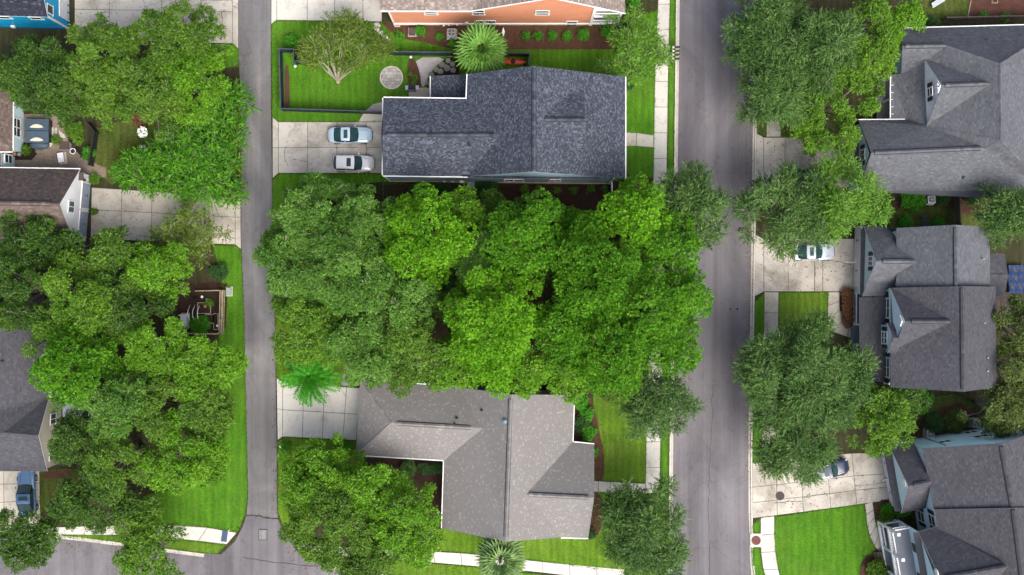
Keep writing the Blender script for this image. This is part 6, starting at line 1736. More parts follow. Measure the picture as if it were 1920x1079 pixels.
# mailboxes at the kerb
for i, (x, y) in enumerate([(1262, 93.5), (1261.8, 100.5), (1261.6, 107.5), (1261.4, 115)]):
    c = P(x, y); t = thing('mailbox', (c.x, c.y, .03), ords[i] + ' mailbox from the top in the kerbside row of four on white posts', 'mailbox', 'four mailboxes by the kerb')
    mb = MB(); mb.box((c.x - .15, c.y, .62), (.12, .12, 1.25)); mb.box((c.x - .15, c.y, 1.28), (.17, .17, .06)); mb.build('post', M['white'], t)
    mb = MB(); mb.box((c.x + .16, c.y, 1.06), (.62, .09, .09)); mb.bar((c.x - .12, c.y, .62), (c.x + .2, c.y, 1.03), .07, .07); mb.build('arm', M['white'], t)
    mb = MB(); k = 9; n0 = len(mb.v)
    for xx in (-.02, .50):
        for j in range(k):
            a = math.pi * j / (k - 1); mb.v.append((c.x + .02 + xx, c.y + math.cos(a) * .11, 1.24 + max(0, math.sin(a)) * .12))
        mb.v += [(c.x + .02 + xx, c.y - .11, 1.11), (c.x + .02 + xx, c.y + .11, 1.11)]
    m = k + 2
    for j in range(m): mb.face((j, (j + 1) % m, m + (j + 1) % m, m + j))
    mb.face(range(m - 1, -1, -1)); mb.face(range(m, 2 * m)); mb.build('box', M['hardware'], t)
    mb = MB(); mb.box((c.x + .3, c.y + .125, 1.28), (.14, .015, .05)); mb.build('flag', M['tail_red'], t)

# navy board fence round the yard: posts and rails as parts, narrow boards joined
def fence(pts, label, hh=1.8, post_step=2.3, bm='navy', tm='navy_top', cat='fence', group=None, bw=.15):
    w = [P(x, y) for x, y in pts]
    c = w[0]; t = thing('fence', (c.x, c.y, 0), label, cat, group)
    bd = MB()
    for a, b in zip(w, w[1:]):
        d = b - a; L = d.length; d /= L; s = Vector((-d.y, d.x, 0)); Z = Vector((0, 0, 1))
        n = max(1, int(L / bw))
        for i in range(n): bd.obox(a + d * ((i + .5) * L / n) + Z * (hh / 2 + .03 + rnd.uniform(-.01, .01)), d, s, Z, L / n - .012, .022, hh - .06)
        m = max(1, round(L / post_step))
        for i in range(m):
            p = a + d * (i * L / m); mb = MB(); mb.box((p.x, p.y, hh / 2 + .05), (.10, .10, hh + .1)); mb.box((p.x, p.y, hh + .11), (.14, .14, .03)); mb.build('post', M[tm], t)
        for z in (.25, hh * .92):
            mb = MB(); mb.bar(a + s * .035 + Z * z, b + s * .035 + Z * z, .045, .09); mb.build('rail', M[bm], t)
        mb = MB(); mb.bar(a + Z * (hh + .025), b + Z * (hh + .025), .11, .03); mb.build('cap_rail', M[tm], t)
    p = w[-1]; mb = MB(); mb.box((p.x, p.y, hh / 2 + .05), (.10, .10, hh + .1)); mb.build('post', M[tm], t)
    bd.build('board', M[bm], t)['kind'] = 'stuff'
    return t
fence([(596, 121), (557, 121), (557, 99), (530, 99), (533, 209), (718, 215)], 'navy board fence enclosing the green side yard')
fence([(716, 104), (993, 107), (990, 128)], 'long straight navy board fence between the navy and orange houses')
fence([(596, 121), (598, 98)], 'short end piece of navy fence beside the green utility box')
fence([(1765, 40), (1960, 36)], 'dark wooden fence along the mulch at the top right', 1.6, 2.4, 'wood_dark', 'wood_dark')
fence([(1788, 362), (1790, 424)], 'dark wooden fence joining the two right hand houses', 1.6, 2.4, 'wood_dark', 'wood_dark')
fence([(1145, 346), (1146, 372)], 'short white vinyl fence at the lower right corner of the navy house', 1.4, 1.5, 'white', 'white')
fence([(172, 232), (186, 250), (176, 312)], 'black fence at the edge of the shaded courtyard lawn', 1.5, 1.6, 'black', 'black')

# round paver patio with pale rim
c = P(734, 146); t = thing('round_patio', (c.x, c.y, .01), 'round paved patio circle with pale rim on the fenced lawn', 'patio', None, 'structure')
mb = MB(); mb.cyl((c.x, c.y, -.05), 1.18, .075, 40); mb.build('bed', M['joint'], t)
mb = MB(); mb.ring((c.x, c.y, -.02), 1.10, 1.24, .075, 48); mb.build('rim', M['stone'], t)
y = -1.1; row = 0
while y < 1.1:
    x = -1.2 + (.18 if row % 2 else 0)
    while x < 1.2:
        w_ = rnd.choice((.34, .42, .5)); pl = clip_poly([(math.cos(a / 24 * 6.2832) * 1.085, math.sin(a / 24 * 6.2832) * 1.085) for a in range(24)], x + .012, x + w_ - .012, y + .012, y + .33)
        if len(pl) > 2:
            mb = MB(); mb.prism([(c.x + a, c.y + b) for a, b in pl], .0, .045 + rnd.uniform(-.006, .006)); mb.build('paver', M['paver'], t)
        x += w_
    y += .345; row += 1
# gravel corner, flagstones and side patio beside the grill
sheet('gravel', [(777, 108), (838, 108), (815, 125), (802, 145), (796, 163), (790, 163), (788, 138)], .034, M['gravel'], 'white gravel wedge behind the navy fence', 'gravel', 1)
sheet('soil_bed', [(800, 165), (806, 145), (818, 128), (838, 108), (858, 108), (862, 140), (812, 142), (808, 165)], .030, M['soil'], 'dark soil around the flagstones', 'soil', 0)
for i, (x, y, r) in enumerate([(808, 140, 6), (818, 131, 6.5), (829, 122, 7), (840, 114, 6), (812, 150, 5), (826, 135, 6), (838, 128, 7), (848, 121, 6), (850, 132, 6), (801, 156, 4), (806, 160, 4)]):
    q = P(x, y); mb = MB(); rr = random.Random(i)
    mb.prism([(q.x + math.cos(a / 7 * 6.2832) * r / S * rr.uniform(.75, 1.05), q.y + math.sin(a / 7 * 6.2832) * r / S * rr.uniform(.75, 1.05)) for a in range(7)], .0, .065)
    tag(mb.build('flagstone', M['flag_stone']), ords[min(i, 9)] + ' grey flagstone of the curved path beside the gravel wedge' if i < 10 else 'last small flagstone of the curved path by the porch roof', 'flagstone', 'flagstones beside the gravel')
slabs('side_patio', [(766, 165), (806, 164)], [(766, 186), (806, 186)], 1, 1, .033, M['conc_warm'], 'small concrete pad holding the grill', 'patio')
c = P(774, 168); t = thing('grill', (c.x, c.y, .035), 'black and steel gas grill on the pad by the navy roof', 'grill')
mb = MB(); mb.box((c.x, c.y, .45), (.75, .5, .72)); mb.build('cabinet', M['black'], t)
mb = MB(); mb.tube([(c.x - .38, c.y + .05, .92), (c.x + .38, c.y + .05, .92)], [.27, .27], 14); mb.build('lid', M['hardware'], t)
mb = MB(); mb.bar((c.x - .34, c.y - .26, .98), (c.x + .34, c.y - .26, .98), .03, .03); mb.build('lid_handle', M['steel'], t)
for s in (-1, 1):
    mb = MB(); mb.box((c.x + s * .55, c.y + .03, .84), (.34, .46, .04)); mb.build('side_shelf', M['steel'], t)
mb = MB(); mb.box((c.x, c.y + .28, 1.0), (.72, .06, .18)); mb.build('back_panel', M['tub'], t)
# kayak and things in the fenced corner
c = P(962, 116, .3); t = thing('kayak', (c.x, c.y, .05), 'red orange kayak lying behind the fan palm inside the fence', 'kayak'); mb = MB(); k = 12; L = 3.0
for i in range(k + 1):
    f = i / k; x = (f - .5) * L; w_ = .36 * (1 - abs(2 * f - 1) ** 2.4) + .012; hh = .13 * (1 - abs(2 * f - 1) ** 3) + .02; z = .22 + .10 * abs(2 * f - 1) ** 2
    for j in range(8):
        a = 6.2832 * j / 8; mb.v.append((c.x + x, c.y + math.cos(a) * w_ - x * .04, .05 + z + math.sin(a) * hh))
for i in range(k):
    for j in range(8): a = i * 8 + j; b = i * 8 + (j + 1) % 8; mb.face((a, b, b + 8, a + 8))
mb.face(range(7, -1, -1)); mb.face([k * 8 + j for j in range(8)]); mb.build('hull', M['red'], t, True)
mb = MB(); mb.ring((c.x, c.y, .40), .22, .27, .06, 16); mb.build('cockpit_rim', M['black'], t)
mb = MB(); mb.cyl((c.x, c.y, .38), .22, .04, 16); mb.build('cockpit', M['black'], t)
for x, y, r, lab in ((977, 121, .14, 'small terracotta pot by the kayak, nearer its hull'), (984, 123, .16, 'terracotta pot in the fence corner past the kayak')):
    c = P(x, y); t = thing('plant_pot', (c.x, c.y, .02), lab, 'pot', 'pots by the kayak'); mb = MB(); mb.cyl((c.x, c.y, .02), r * .75, .3, 12, r); mb.build('pot', M['terracotta'], t); mb = MB(); mb.cyl((c.x, c.y, .3), r * .9, .03, 12); mb.build('soil', M['soil'], t)

def ac_unit(px, py, label, s=.85, round_=False, pad='conc_warm'):
    c = P(px, py); t = thing('air_conditioner', (c.x, c.y, .03), label, 'air conditioner')
    mb = MB(); mb.box((c.x, c.y, .05), (s + .25, s + .25, .1)); mb.build('pad', M[pad], t)
    mb = MB(); mb.box((c.x, c.y, .5), (s, s, .82)); 
    for i in range(9):
        z = .16 + i * .08
        for q in ((0, -1), (0, 1), (-1, 0), (1, 0)): mb.box((c.x + q[0] * s / 2, c.y + q[1] * s / 2, z), (s * .9 if q[0] == 0 else .02, s * .9 if q[1] == 0 else .02, .03))
    mb.build('casing', M['steel'], t)
    mb = MB(); mb.cyl((c.x, c.y, .915), s * .41, .012, 24); mb.build('fan_well', M['black'], t)
    for i in range(4):
        mb = MB(); a = i * 1.5708; u = Vector((math.cos(a), math.sin(a), 0)); v = Vector((-u.y, u.x, .35)).normalized(); mb.obox(Vector((c.x, c.y, .95)) + u * s * .21, u, v, u.cross(v), s * .34, s * .16, .012); mb.build('fan_blade', M['trim_grey'], t)
    mb = MB()
    for k in range(1, 6): mb.ring((c.x, c.y, .985), s * .41 * k / 5 - .012, s * .41 * k / 5, .012, 24)
    mb.build('fan_guard', M['steel'], t)
ac_unit(847.5, 65, 'square steel fan unit on a pad in the mulch by the orange house')
ac_unit(1739, 812, 'dark fan unit beside the lower right house wall', .8); ac_unit(1825, 793, 'grey fan unit tucked behind shrubs at the lower right house', .8); ac_unit(1741, 376, 'fan unit on a pale pad under the hip roof gutter', .8, pad='conc')
# utility boxes and little yard pieces
def ubox(px, py, sx, sy, hz, mat, label, name='utility_box', rz=0):
    c = P(px, py); t = thing(name, (c.x, c.y, .02), label, name.replace('_', ' '))
    mb = MB(); mb.box((c.x, c.y, hz / 2), (sx, sy, hz), rz); mb.build('cabinet', M[mat], t)
    mb = MB(); mb.box((c.x, c.y, hz + .03), (sx + .06, sy + .06, .06), rz); mb.build('lid', M[mat], t)
    mb = MB(); mb.box((c.x, c.y, .02), (sx + .3, sy + .3, .06), rz); mb.build('pad', M['conc_warm'], t)
M['util'] = simple('utility_green_grey', (.24, .31, .28), .12, 3, .6)
ubox(581, 108, .85, .85, .7, 'util', 'grey green square utility box behind the navy fence')
ubox(773, 61, .6, .7, .5, 'wood_dark', 'brown box in the mulch below the orange wall', 'storage_box')
ubox(745, 46, .3, .3, .5, 'terracotta', 'small brown box at the left corner of the orange house', 'storage_box')
ubox(430, 547, .45, .75, .35, 'util', 'pale green lidded box on the lawn strip beside the garden')
ubox(348, 601, .65, 1.3, .75, 'tin', 'white topped potting table left of the garden', 'potting_table')
ubox(885, 348, .7, .5, .8, 'util', 'grey utility box by the dark shrubs of the navy house')
ubox(118, 297, .55, .95, .55, 'white', 'white rectangular chest standing on the brick courtyard', 'storage_chest', .15)
c = P(944, 64); t = thing('yard_sign', (c.x, c.y, 0), 'small white diamond yard ornament in the mulch right of the palm', 'yard ornament'); mb = MB(); mb.tube([(c.x, c.y, 0), (c.x, c.y, .9)], [.02, .02], 6); mb.build('stake', M['steel'], t); mb = MB(); mb.prism([(c.x - .16, c.y), (c.x, c.y - .5), (c.x + .16, c.y), (c.x, c.y + .5)], .9, .94); mb.build('panel', M['white'], t)
for (x, y, lab) in ((555, 126, 'small white globe light on the lawn by the fence corner'), (771, 109, 'small pale globe on the fence line by the gravel'), (528, 836, 'small white yard light at the lane corner of the clean driveway'), (822, 959, 'round pale stone lamp by the roof of the pale grey house')):
    c = P(x, y); t = thing('garden_light', (c.x, c.y, 0), lab, 'garden light'); mb = MB(); mb.cyl((c.x, c.y, 0), .05, .35, 8); mb.build('stake', M['hardware'], t); mb = MB(); mb.blob((c.x, c.y, .45), (.16, .16, .16), 12, 8); mb.build('globe', M['white'], t, True)
# white stone edging
t0_ = P(716, 62); t = thing('stone_border', (t0_.x, t0_.y, 0), 'curved border of white rocks beside the orange house corner', 'stone border')
for i, (x, y, a, b) in enumerate([(706, 46, .32, .22), (704, 53, .22, .3), (709, 56, .2, .3), (712, 62, .22, .16), (717, 65, .2, .24), (720, 70, .24, .16), (725, 71, .18, .26), (729, 76, .2, .26), (716, 60, .14, .14), (711, 49, .16, .2)]):
    q = P(x, y); mb = MB(); mb.blob((q.x, q.y, .1), (a, b, .2), 9, 6, .18, i); mb.build('stone', M['stone'], t, True)
# stepping stones
for i, (x, y, r) in enumerate([(652, 691, 6), (651, 706, 8), (648, 718, 9)]):
    q = P(x, y); rr = random.Random(i + 3); mb = MB(); mb.prism([(q.x + math.cos(a / 7 * 6.2832) * r / S * rr.uniform(.8, 1.1), q.y + math.sin(a / 7 * 6.2832) * r / S * .75 * rr.uniform(.8, 1.1)) for a in range(7)], 0, .05)
    tag(mb.build('stepping_stone', M['slate_step']), ['smallest blue grey stepping stone farthest from the clean driveway', 'middle blue grey stepping stone above the clean driveway', 'blue grey stepping stone touching the clean driveway edge'][i], 'stepping stone', 'blue grey stepping stones')
# storm drain grate in the lane
c = P(493, 1003, -.085); t = thing('storm_grate', (c.x, c.y, -.085), 'rectangular iron storm grate where the lane meets the street', 'storm grate')
mb = MB()
for dx, dy, sx, sy in ((-.42, 0, .07, 1.1), (.42, 0, .07, 1.1), (0, -.55, .9, .07), (0, .55, .9, .07)): mb.box((c.x + dx, c.y + dy, -.07), (sx, sy, .04))
mb.build('frame', M['iron'], t)
mb = MB(); mb.box((c.x, c.y, -.083), (.8, 1.04, .006)); mb.build('pit', M['black'], t)
for i in range(6):
    mb = MB(); mb.box((c.x - .33 + i * .132, c.y, -.068), (.06, 1.04, .03)); mb.build('bar', M['steel'], t)
# small markers
c = P(435, 990); t = thing('sidewalk_sign', (c.x, c.y, 0), 'small white marker sign on a stake above the curb ramp', 'marker sign'); mb = MB(); mb.tube([(c.x, c.y, 0), (c.x, c.y, 1.2)], [.025, .025], 6); mb.build('stake', M['steel'], t); mb = MB(); mb.box((c.x, c.y, 1.2), (.28, .05, .34), .6); mb.build('panel', M['white'], t)
# flags on two houses
def flag(px, py, z, ang, label):
    c = P(px, py, z); t = thing('flag', (c.x, c.y, z), label, 'flag'); d = Vector((math.cos(ang), math.sin(ang), .45)).normalized()
    mb = MB(); e = c + d * 1.5; mb.tube([tuple(c), tuple(e)], [.018, .014], 6); mb.build('pole', M['white'], t)
    W_, H_ = .85, .5; sdv = Vector((0, 0, -1)); o = e - d * .95
    for i in range(7):
        mb = MB(); a = o + sdv * (H_ * i / 7); b = o + sdv * (H_ * (i + 1) / 7); sw = Vector((.0, .12, 0))
        pts = [[a + d * W_ * f + sw * math.sin(f * 5 + i * .3) for f in (0, .25, .5, .75, 1)], [b + d * W_ * f + sw * math.sin(f * 5 + i * .3 + .3) for f in (0, .25, .5, .75, 1)]]
        for k in range(4):
            if i < 4 and k < 2: continue
            mb.poly([pts[0][k], pts[0][k + 1], pts[1][k + 1], pts[1][k]])
        mb.build('stripe', M['tail_red' if i % 2 == 0 else 'white'], t)
        if i < 4:
            mb = MB()
            for k in range(2): mb.poly([pts[0][k], pts[0][k + 1], pts[1][k + 1], pts[1][k]])
            mb.build('canton', M['tarp'], t)
flag(1605, 492, 2.4, math.pi, 'striped flag on a white pole over the brown stained driveway'); flag(1671, 896, 2.4, math.pi + .2, 'striped flag hanging between the two garage doors of the lower right house')
# brick courtyard with covered tub
pts = chaikin([P(x, y) for x, y in [(26, 262), (60, 300), (60, 316), (150, 318), (196, 330), (200, 318), (160, 305), (150, 280), (118, 262), (116, 235), (94, 220), (86, 262), (70, 290)]], 1)
c = P(110, 290); t = thing('courtyard', (c.x, c.y, 0), 'brown brick paved courtyard between pale blue house and garage', 'courtyard', None, 'structure')
mb = MB(); mb.prism([tuple(P(x, y))[:2] for x, y in [(26, 212), (122, 212), (160, 300), (200, 316), (200, 338), (150, 330), (8, 330), (8, 284), (26, 284)]], -.1, .012); mb.build('bed', M['soil'], t)
bx0, by0 = P(8, 332).x, P(8, 332).y; mb = MB(); area = [(26, 214), (120, 214), (128, 262), (152, 296), (200, 316), (200, 336), (150, 330), (8, 330), (8, 300), (60, 300), (70, 290), (60, 270), (26, 262)]
i = 0; yy = by0
while yy < P(0, 212).y:
    xx = bx0 + (.11 if i % 2 else 0)
    while xx < P(202, 0).x:
        ppx, ppy = xx * S + CX, CY - yy * S
        if pip(area, np.array([ppx]), np.array([ppy]))[0]:
            mb.box((xx, yy, .02 + rnd.uniform(-.006, .006)), (.205, .10, .05))
        xx += .222
    yy += .117; i += 1
mb.build('brick', M['brick'], t)['kind'] = 'stuff'
c = P(70, 246, .9); t = thing('hot_tub', (c.x, c.y, .02), 'square hot tub under a folding blue grey cover in the brick courtyard', 'hot tub')
hw = 1.22
mb = MB(); mb.box((c.x, c.y, .46), (hw * 2, hw * 2, .88)); 
for i in range(14):
    for q in (-1, 1): mb.box((c.x + (i - 6.5) * .17, c.y + q * hw, .46), (.15, .03, .84)); mb.box((c.x + q * hw, c.y + (i - 6.5) * .17, .46), (.03, .15, .84))
mb.build('tub_shell', M['hardware'], t)
for s in (-1, 1):
    mb = MB(); z0 = .92; v = [(-hw - .04, .03), (hw + .04, .03), (hw + .04, hw + .04), (-hw - .04, hw + .04)]
    lo = [(c.x + a, c.y + s * b, z0) for a, b in v]; hi = [(c.x + a, c.y + s * b, z0 + (.16 if b < .1 else .10)) for a, b in v]
    k = len(mb.v); mb.v += lo + hi
    for f in ((0, 3, 2, 1), (4, 5, 6, 7), (0, 1, 5, 4), (1, 2, 6, 5), (2, 3, 7, 6), (3, 0, 4, 7)): mb.face([k + x for x in f])
    cv = mb.build('cover_half', M['tub'], t)
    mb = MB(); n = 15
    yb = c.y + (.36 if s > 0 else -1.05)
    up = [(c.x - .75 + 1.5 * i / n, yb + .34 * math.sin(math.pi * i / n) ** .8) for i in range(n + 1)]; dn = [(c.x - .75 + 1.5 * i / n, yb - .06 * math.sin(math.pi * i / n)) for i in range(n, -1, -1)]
    mb.prism(up[:-1] + dn[:-1], z0 + .13 if s > 0 else z0 + .10, z0 + .185 if s > 0 else z0 + .17); mb.build('sky_reflection', M['pad'], cv)  # sky reflected in puddles on the cover, painted as pale cream shapes
c = P(78, 273); t = thing('covered_chair', (c.x, c.y, .02), 'dark rounded covered lounger below the hot tub', 'covered lounger')
mb = MB(); mb.blob((c.x, c.y, .38), (1.05, .5, .4), 14, 8, .06, 3); mb.build('cover', M['tub'], t, True); mb = MB(); mb.box((c.x + 1.0, c.y + .12, .3), (.5, .42, .12), -.6); mb.build('headrest', M['pad'], t)
for i, (x, y) in enumerate([(99, 247), (106, 248)]):
    q = P(x, y); mb = MB(); mb.box((q.x, q.y, .09 + .0 * i), (.32, .92, .18)); tag(mb.build('tub_step', M['paver']), ['pale stone step touching the hot tub', 'pale stone step farther from the hot tub'][i], 'step', 'steps by the hot tub')
q = P(116, 252); mb = MB(); mb.prism([(q.x - .3, q.y + .4), (q.x + .35, q.y - .1), (q.x + .4, q.y - .4), (q.x - .15, q.y - .4)], 0, .09); tag(mb.build('flagstone', M['paver']), 'triangular pale flagstone beside the hot tub steps', 'flagstone')
c = P(121, 273); t = thing('floor_grate', (c.x, c.y, .03), 'dark slatted square mat on the brick courtyard', 'mat'); 
for i in range(9):
    mb = MB(); mb.box((c.x - .5 + i * .125, c.y, .065), (.09, .85, .04)); mb.build('slat', M['wood_dark'], t)
mb = MB(); mb.box((c.x, c.y - .35, .04), (1.1, .08, .03)); mb.box((c.x, c.y + .35, .04), (1.1, .08, .03)); mb.build('runner', M['wood_dark'], t)
for (x, y, r, lab, m) in ((140, 285, .30, 'round pot with a white rim on the brick courtyard', 'white'), (142, 275, .26, 'dark round pot above the white rimmed pot', 'hardware'), (22, 291, .24, 'grey pot under the pale blue house corner', 'steel'), (31, 290, .18, 'small pinkish pot beside the grey pot', 'terracotta'), (40, 291, .18, 'small grey pot right of the pinkish pot', 'steel'), (159, 327, .18, 'small round pot at the white garage corner', 'pad')):
    c = P(x, y); t = thing('plant_pot', (c.x, c.y, .04), lab, 'pot'); mb = MB(); mb.cyl((c.x, c.y, .04), r * .72, .45, 16, r); mb.build('pot', M['hardware' if m == 'white' else m], t)
    mb = MB(); mb.ring((c.x, c.y, .47), r * .84, r * 1.08, .05, 20); mb.build('rim', M[m], t); mb = MB(); mb.cyl((c.x, c.y, .45), r * .84, .03, 16); mb.build('soil', M['soil'], t)
q = P(298, 266); t = thing('plant_pot', (q.x, q.y, .0), 'round terracotta pot between the white flowering shrubs', 'pot'); mb = MB(); mb.ring((q.x, q.y, 0), .24, .32, .5, 18); mb.build('pot', M['terracotta'], t); mb = MB(); mb.cyl((q.x, q.y, .0), .25, .42, 14); mb.build('soil', M['soil'], t)
# vegetable garden: rail fence, raised beds and hoops
sheet('garden_soil', [(352, 548), (418, 546), (420, 625), (352, 628)], .042, M['soil'], 'dark soil of the fenced vegetable garden', 'soil', 0)
def rail_fence(pts, label, hh=1.1):
    w = [P(x, y) for x, y in pts]; t = thing('rail_fence', (w[0].x, w[0].y, 0), label, 'rail fence', 'rail fences of the garden')
    for a, b in zip(w, w[1:]):
        n = max(1, round((b - a).length / 1.6))
        for i in range(n + 1):
            p = a.lerp(b, i / n); mb = MB(); mb.box((p.x, p.y, hh / 2), (.09, .09, hh)); mb.build('post', M['wood'], t)
        for z in (.45, hh):
            mb = MB(); mb.bar(a + Vector((0, 0, z)), b + Vector((0, 0, z)), .10, .06); mb.build('rail', M['wood'], t)
rail_fence([(418, 545), (416, 626)], 'inner pale wooden rail fence along the lane side of the garden'); rail_fence([(423, 545), (421, 626)], 'outer pale wooden rail fence along the lane side of the garden')
rail_fence([(372, 546), (416, 545)], 'pale wooden rail fence across the top of the garden'); rail_fence([(353, 625), (416, 626)], 'pale wooden rail fence across the bottom of the garden')
for i, (x0, y0, x1, y1, lab) in enumerate([(372, 568, 396, 588, 'upper raised wooden bed in the vegetable garden'), (386, 590, 402, 606, 'small raised wooden bed in the garden middle'), (402, 588, 410, 618, 'narrow raised wooden bed along the inner rail fence')]):
    a, b = P(x0, y0), P(x1, y1); c = (a + b) / 2; t = thing('raised_bed', (c.x, c.y, 0), lab, 'raised bed', 'raised garden beds')
    for p, q in (((a.x, a.y), (b.x, a.y)), ((b.x, a.y), (b.x, b.y)), ((b.x, b.y), (a.x, b.y)), ((a.x, b.y), (a.x, a.y))):
        mb = MB(); mb.bar((*p, .17), (*q, .17), .07, .3); mb.build('plank', M['wood'], t)
    mb = MB(); mb.box((c.x, c.y, .12), (abs(b.x - a.x), abs(a.y - b.y), .2)); mb.build('soil', M['soil'], t)
for i, x in enumerate((357, 366, 375)):
    a, b = P(x, 572), P(x, 604); c = (a + b) / 2; mb = MB()
    mb.tube([(c.x + .0, a.y + (b.y - a.y) * k / 10, .05 + .95 * math.sin(math.pi * k / 10)) for k in range(11)], [.035] * 11, 6)
    tag(mb.build('garden_hoop', M['white'], None, True), ords[i] + ' curved white hoop from the white potting table in the garden', 'garden hoop', 'white garden hoops')
c = P(370, 563); mb = MB(); mb.ring((c.x, c.y, .3), .22, .28, .35, 4); mb.cyl((c.x, c.y, 0), .24, .3, 4); tag(mb.build('square_planter', M['hardware']), 'small dark square planter in the top of the garden', 'planter')
for i, (x, y, m) in enumerate([(380, 557, 'white'), (389, 562, 'vent_blue'), (409, 611, 'white'), (386, 575, 'terracotta')]):
    c = P(x, y); mb = MB(); mb.cyl((c.x, c.y, .0), .11, .3, 10, .14); tag(mb.build('garden_pot', M[m]), ['little white pot at the top of the garden', 'little blue pot in the garden', 'little white pot by the inner rail fence', 'little brown pot on the upper raised bed edge'][i], 'pot')
# dark tarp and covered seat behind the pale blue house
c = P(1902, 524); t = thing('tarp', (c.x, c.y, .0), 'dark navy tarp spread behind the pale blue house', 'tarp'); mb = MB(); k = 10
for i in range(k + 1):
    for j in range(k + 1):
        mb.v.append((c.x + (i / k - .5) * 1.7 + .1 * math.sin(j), c.y + (j / k - .5) * 3.0, .45 + .10 * math.sin(i * 1.3 + j * .7) + .06 * math.sin(j * 2.1)))
for i in range(k):
    for j in range(k): a = i * (k + 1) + j; mb.face((a, a + 1, a + k + 2, a + k + 1))
mb.build('sheet', M['tarp'], t, True)
mb = MB(); mb.box((c.x, c.y, .2), (1.5, 2.7, .38)); mb.build('stack', M['wood_dark'], t)
c = P(1731, 417); t = thing('covered_chair', (c.x, c.y, 0), 'dark slatted lounge chair in the gap beside the pale blue house', 'lounge chair')
for i in range(8):
    mb = MB(); mb.box((c.x - .1 + .12 * math.sin(i * .45), c.y + .55 - i * .16, .45 + (.35 if i < 2 else 0) * (2 - i) / 2), (.7, .12, .04), -.25); mb.build('slat', M['shutter'], t)
mb = MB()
for dx in (-.35, .3):
    for dy in (.5, -.5): mb.box((c.x + dx, c.y + dy, .22), (.06, .06, .44))
mb.build('frame', M['shutter'], t)
# pale bench at the top right and a plank edge in the mulch
c = P(1755, 6); t = thing('garden_bench', (c.x, c.y, 0), 'pale bluish garden bench half under the bright tree at the top right', 'bench')
for i in range(4):
    mb = MB(); mb.box((c.x + i * .04, c.y + .2 - i * .14, .45), (1.5, .11, .04), .55); mb.build('slat', M['tin'], t)
mb = MB()
for s in (-.55, .55): mb.box((c.x + s * .85, c.y + s * .52, .22), (.08, .4, .44), .55)
mb.build('frame', M['tin'], t)
mb = MB(); a, b = P(1821, -2), P(1813, 36); mb.bar((a.x, a.y, .06), (b.x, b.y, .06), .09, .12); tag(mb.build('edging_board', M['wood']), 'pale edging board between weedy grass and bare mulch at the top right', 'edging board')
c = P(1864, 1); t = thing('sand_frame', (c.x, c.y, 0), 'small square wooden frame on the bare mulch at the top right', 'wooden frame')
for dx, dy, sx, sy in ((-.3, 0, .06, .6), (.3, 0, .06, .6), (0, -.3, .66, .06), (0, .3, .66, .06)):
    mb = MB(); mb.box((c.x + dx, c.y + dy, .1), (sx, sy, .16)); mb.build('board', M['wood'], t)

# cracks, seams and litter
def crack(px, z, w, label, name='crack', mat='joint', n=6, wig=.06, seed=0):
    rr = random.Random(seed); pts = [P(x, y) for x, y in px]; q = []
    for a, b in zip(pts, pts[1:]):
        for i in range(n): q.append(a.lerp(b, i / n) + Vector((rr.uniform(-wig, wig), rr.uniform(-wig, wig), 0)))
    q.append(pts[-1]); mb = MB()
    L, R_ = [], []
    for i, p in enumerate(q):
        d = (q[min(i + 1, len(q) - 1)] - q[max(i - 1, 0)]).normalized(); s = Vector((-d.y, d.x, 0)) * w * rr.uniform(.5, 1.2) / 2
        L.append(p + s); R_.append(p - s)
    for i in range(len(q) - 1): mb.poly([(L[i].x, L[i].y, z), (R_[i].x, R_[i].y, z), (R_[i + 1].x, R_[i + 1].y, z), (L[i + 1].x, L[i + 1].y, z)])
    return tag(mb.build(name, M[mat]), label, 'crack', None, 'structure')
M['stain_soft'] = simple('brown_oil_stain', (.36, .34, .295), .25, 4, .9)
M['tar'] = simple('dark_tar', (.035, .033, .036), .3, 5, .9)
crack([(462, 968), (475, 966), (498, 971), (522, 973)], -.040, .16, 'dark ragged seam across the lane mouth', 'seam', 'tar', 5, .08, 1)
crack([(455, 1046), (520, 1056), (600, 1063), (660, 1072)], -.080, .07, 'thin dark seam across the street below the lane mouth', 'seam', 'tar', 6, .06, 2)
crack([(1338, 720), (1334, 800), (1330, 880), (1328, 960), (1330, 1079)], -.095, .05, 'long thin crack down the middle of the road', 'crack', 'tar', 8, .12, 3)
crack([(416, 22), (417, 45), (415, 58), (419, 70)], .042, .07, 'crack in the top left driveway slab', seed=4); crack([(415, 58), (408, 68), (402, 72)], .042, .06, 'side branch of the top left driveway crack', seed=5)
crack([(536, 275), (533, 295), (540, 312)], .042, .05, 'crack in the two car driveway by the lane', seed=6); crack([(548, 298), (577, 304)], .042, .045, 'cross crack in the two car driveway', seed=7)
crack([(1453, 944), (1480, 940), (1502, 941)], .042, .07, 'lower crack in the cracked driveway', seed=8); crack([(1504, 935), (1530, 928), (1553, 927)], .042, .06, 'middle crack in the cracked driveway', seed=9)
crack([(1602, 911), (1630, 909), (1660, 905)], .042, .05, 'crack in the driveway before the lower right garage', seed=10); crack([(1530, 490), (1560, 489), (1598, 496)], .042, .06, 'crack across the brown stained driveway', seed=11)
crack([(1529, 500), (1528, 520), (1527, 545)], .042, .05, 'lengthwise crack in the brown stained driveway', seed=12)
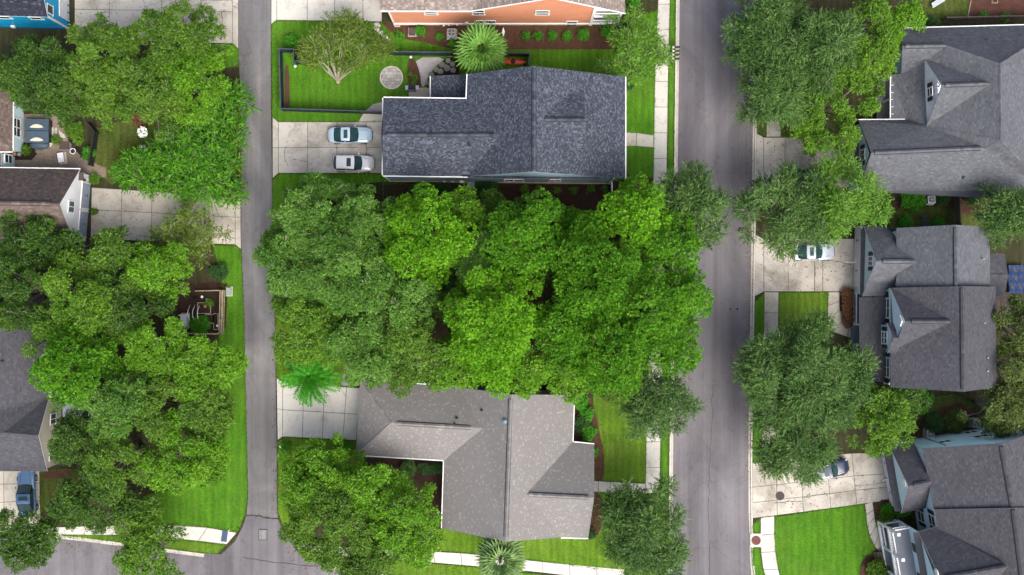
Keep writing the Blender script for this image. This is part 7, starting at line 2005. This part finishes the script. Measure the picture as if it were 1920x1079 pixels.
for i, (x, y, r, z, lab) in enumerate([(1388, 431, .35, -.095, 'oily dark blot on the road by the east kerb'), (1396, 429, .22, -.0945, 'small oily blot next to the larger one by the east kerb'), (1370, 580, .14, -.095, 'small dark oil spot on the road, left of two'), (1383, 580, .16, -.095, 'small dark oil spot on the road, right of two'),
                                      (678, 278, .5, .042, 'dark oil stain on the two car driveway'), (615, 310, .3, .042, 'small oil stain beside the white hatchback'), (1470, 505, .7, .042, 'brown damp stain on the brown driveway'), (1560, 930, .3, .042, 'dark spot on the cracked driveway')]):
    rr = random.Random(i + 40); q = P(x, y); mb = MB(); n = 14
    mb.poly([(q.x + math.cos(6.2832 * k / n) * r * rr.uniform(.6, 1.1), q.y + math.sin(6.2832 * k / n) * r * rr.uniform(.6, 1.1), z) for k in range(n)])
    tag(mb.build('stain', M['stain_soft' if z > 0 else 'tar'] if 'stain_soft' in M else M['tar']), lab, 'stain', None, 'structure')
# fallen leaves along kerbs, on paving and roofs' feet
pts = []
for x0, y0, x1, y1, z, n in [(1255, 340, 1300, 720, -.09, 420), (1398, 60, 1412, 900, -.09, 500), (1425, 258, 1590, 350, .045, 160), (1425, 450, 1590, 545, .045, 160), (1420, 850, 1640, 960, .045, 180), (510, 330, 525, 980, .01, 260), (448, 100, 462, 900, -.04, 220),
                             (175, 355, 440, 455, .045, 160), (150, 0, 440, 80, .045, 160), (80, 1000, 380, 1040, -.07, 200), (530, 1000, 700, 1079, -.07, 200), (1115, 735, 1210, 900, .06, 120), (1225, 690, 1250, 820, .045, 80), (525, 230, 700, 325, .045, 60), (1460, 550, 1550, 600, .06, 40)]:
    for _ in range(n): pts.append((*P(rnd.uniform(x0, x1), rnd.uniform(y0, y1))[:2], z))
pc = np.array(pts); ax_ = rng.normal(0, 1, pc.shape) * np.array([1, 1, .05])
tag(np_mesh('fallen_leaves', leaf_quads(pc + np.array([0, 0, .015]), ax_, .14, .09, .2), 3, M['L_red'], None, rng.uniform(0, 1, len(pc))), 'scattered fallen leaves on paving, kerbs and verges', 'leaves', None, 'stuff')
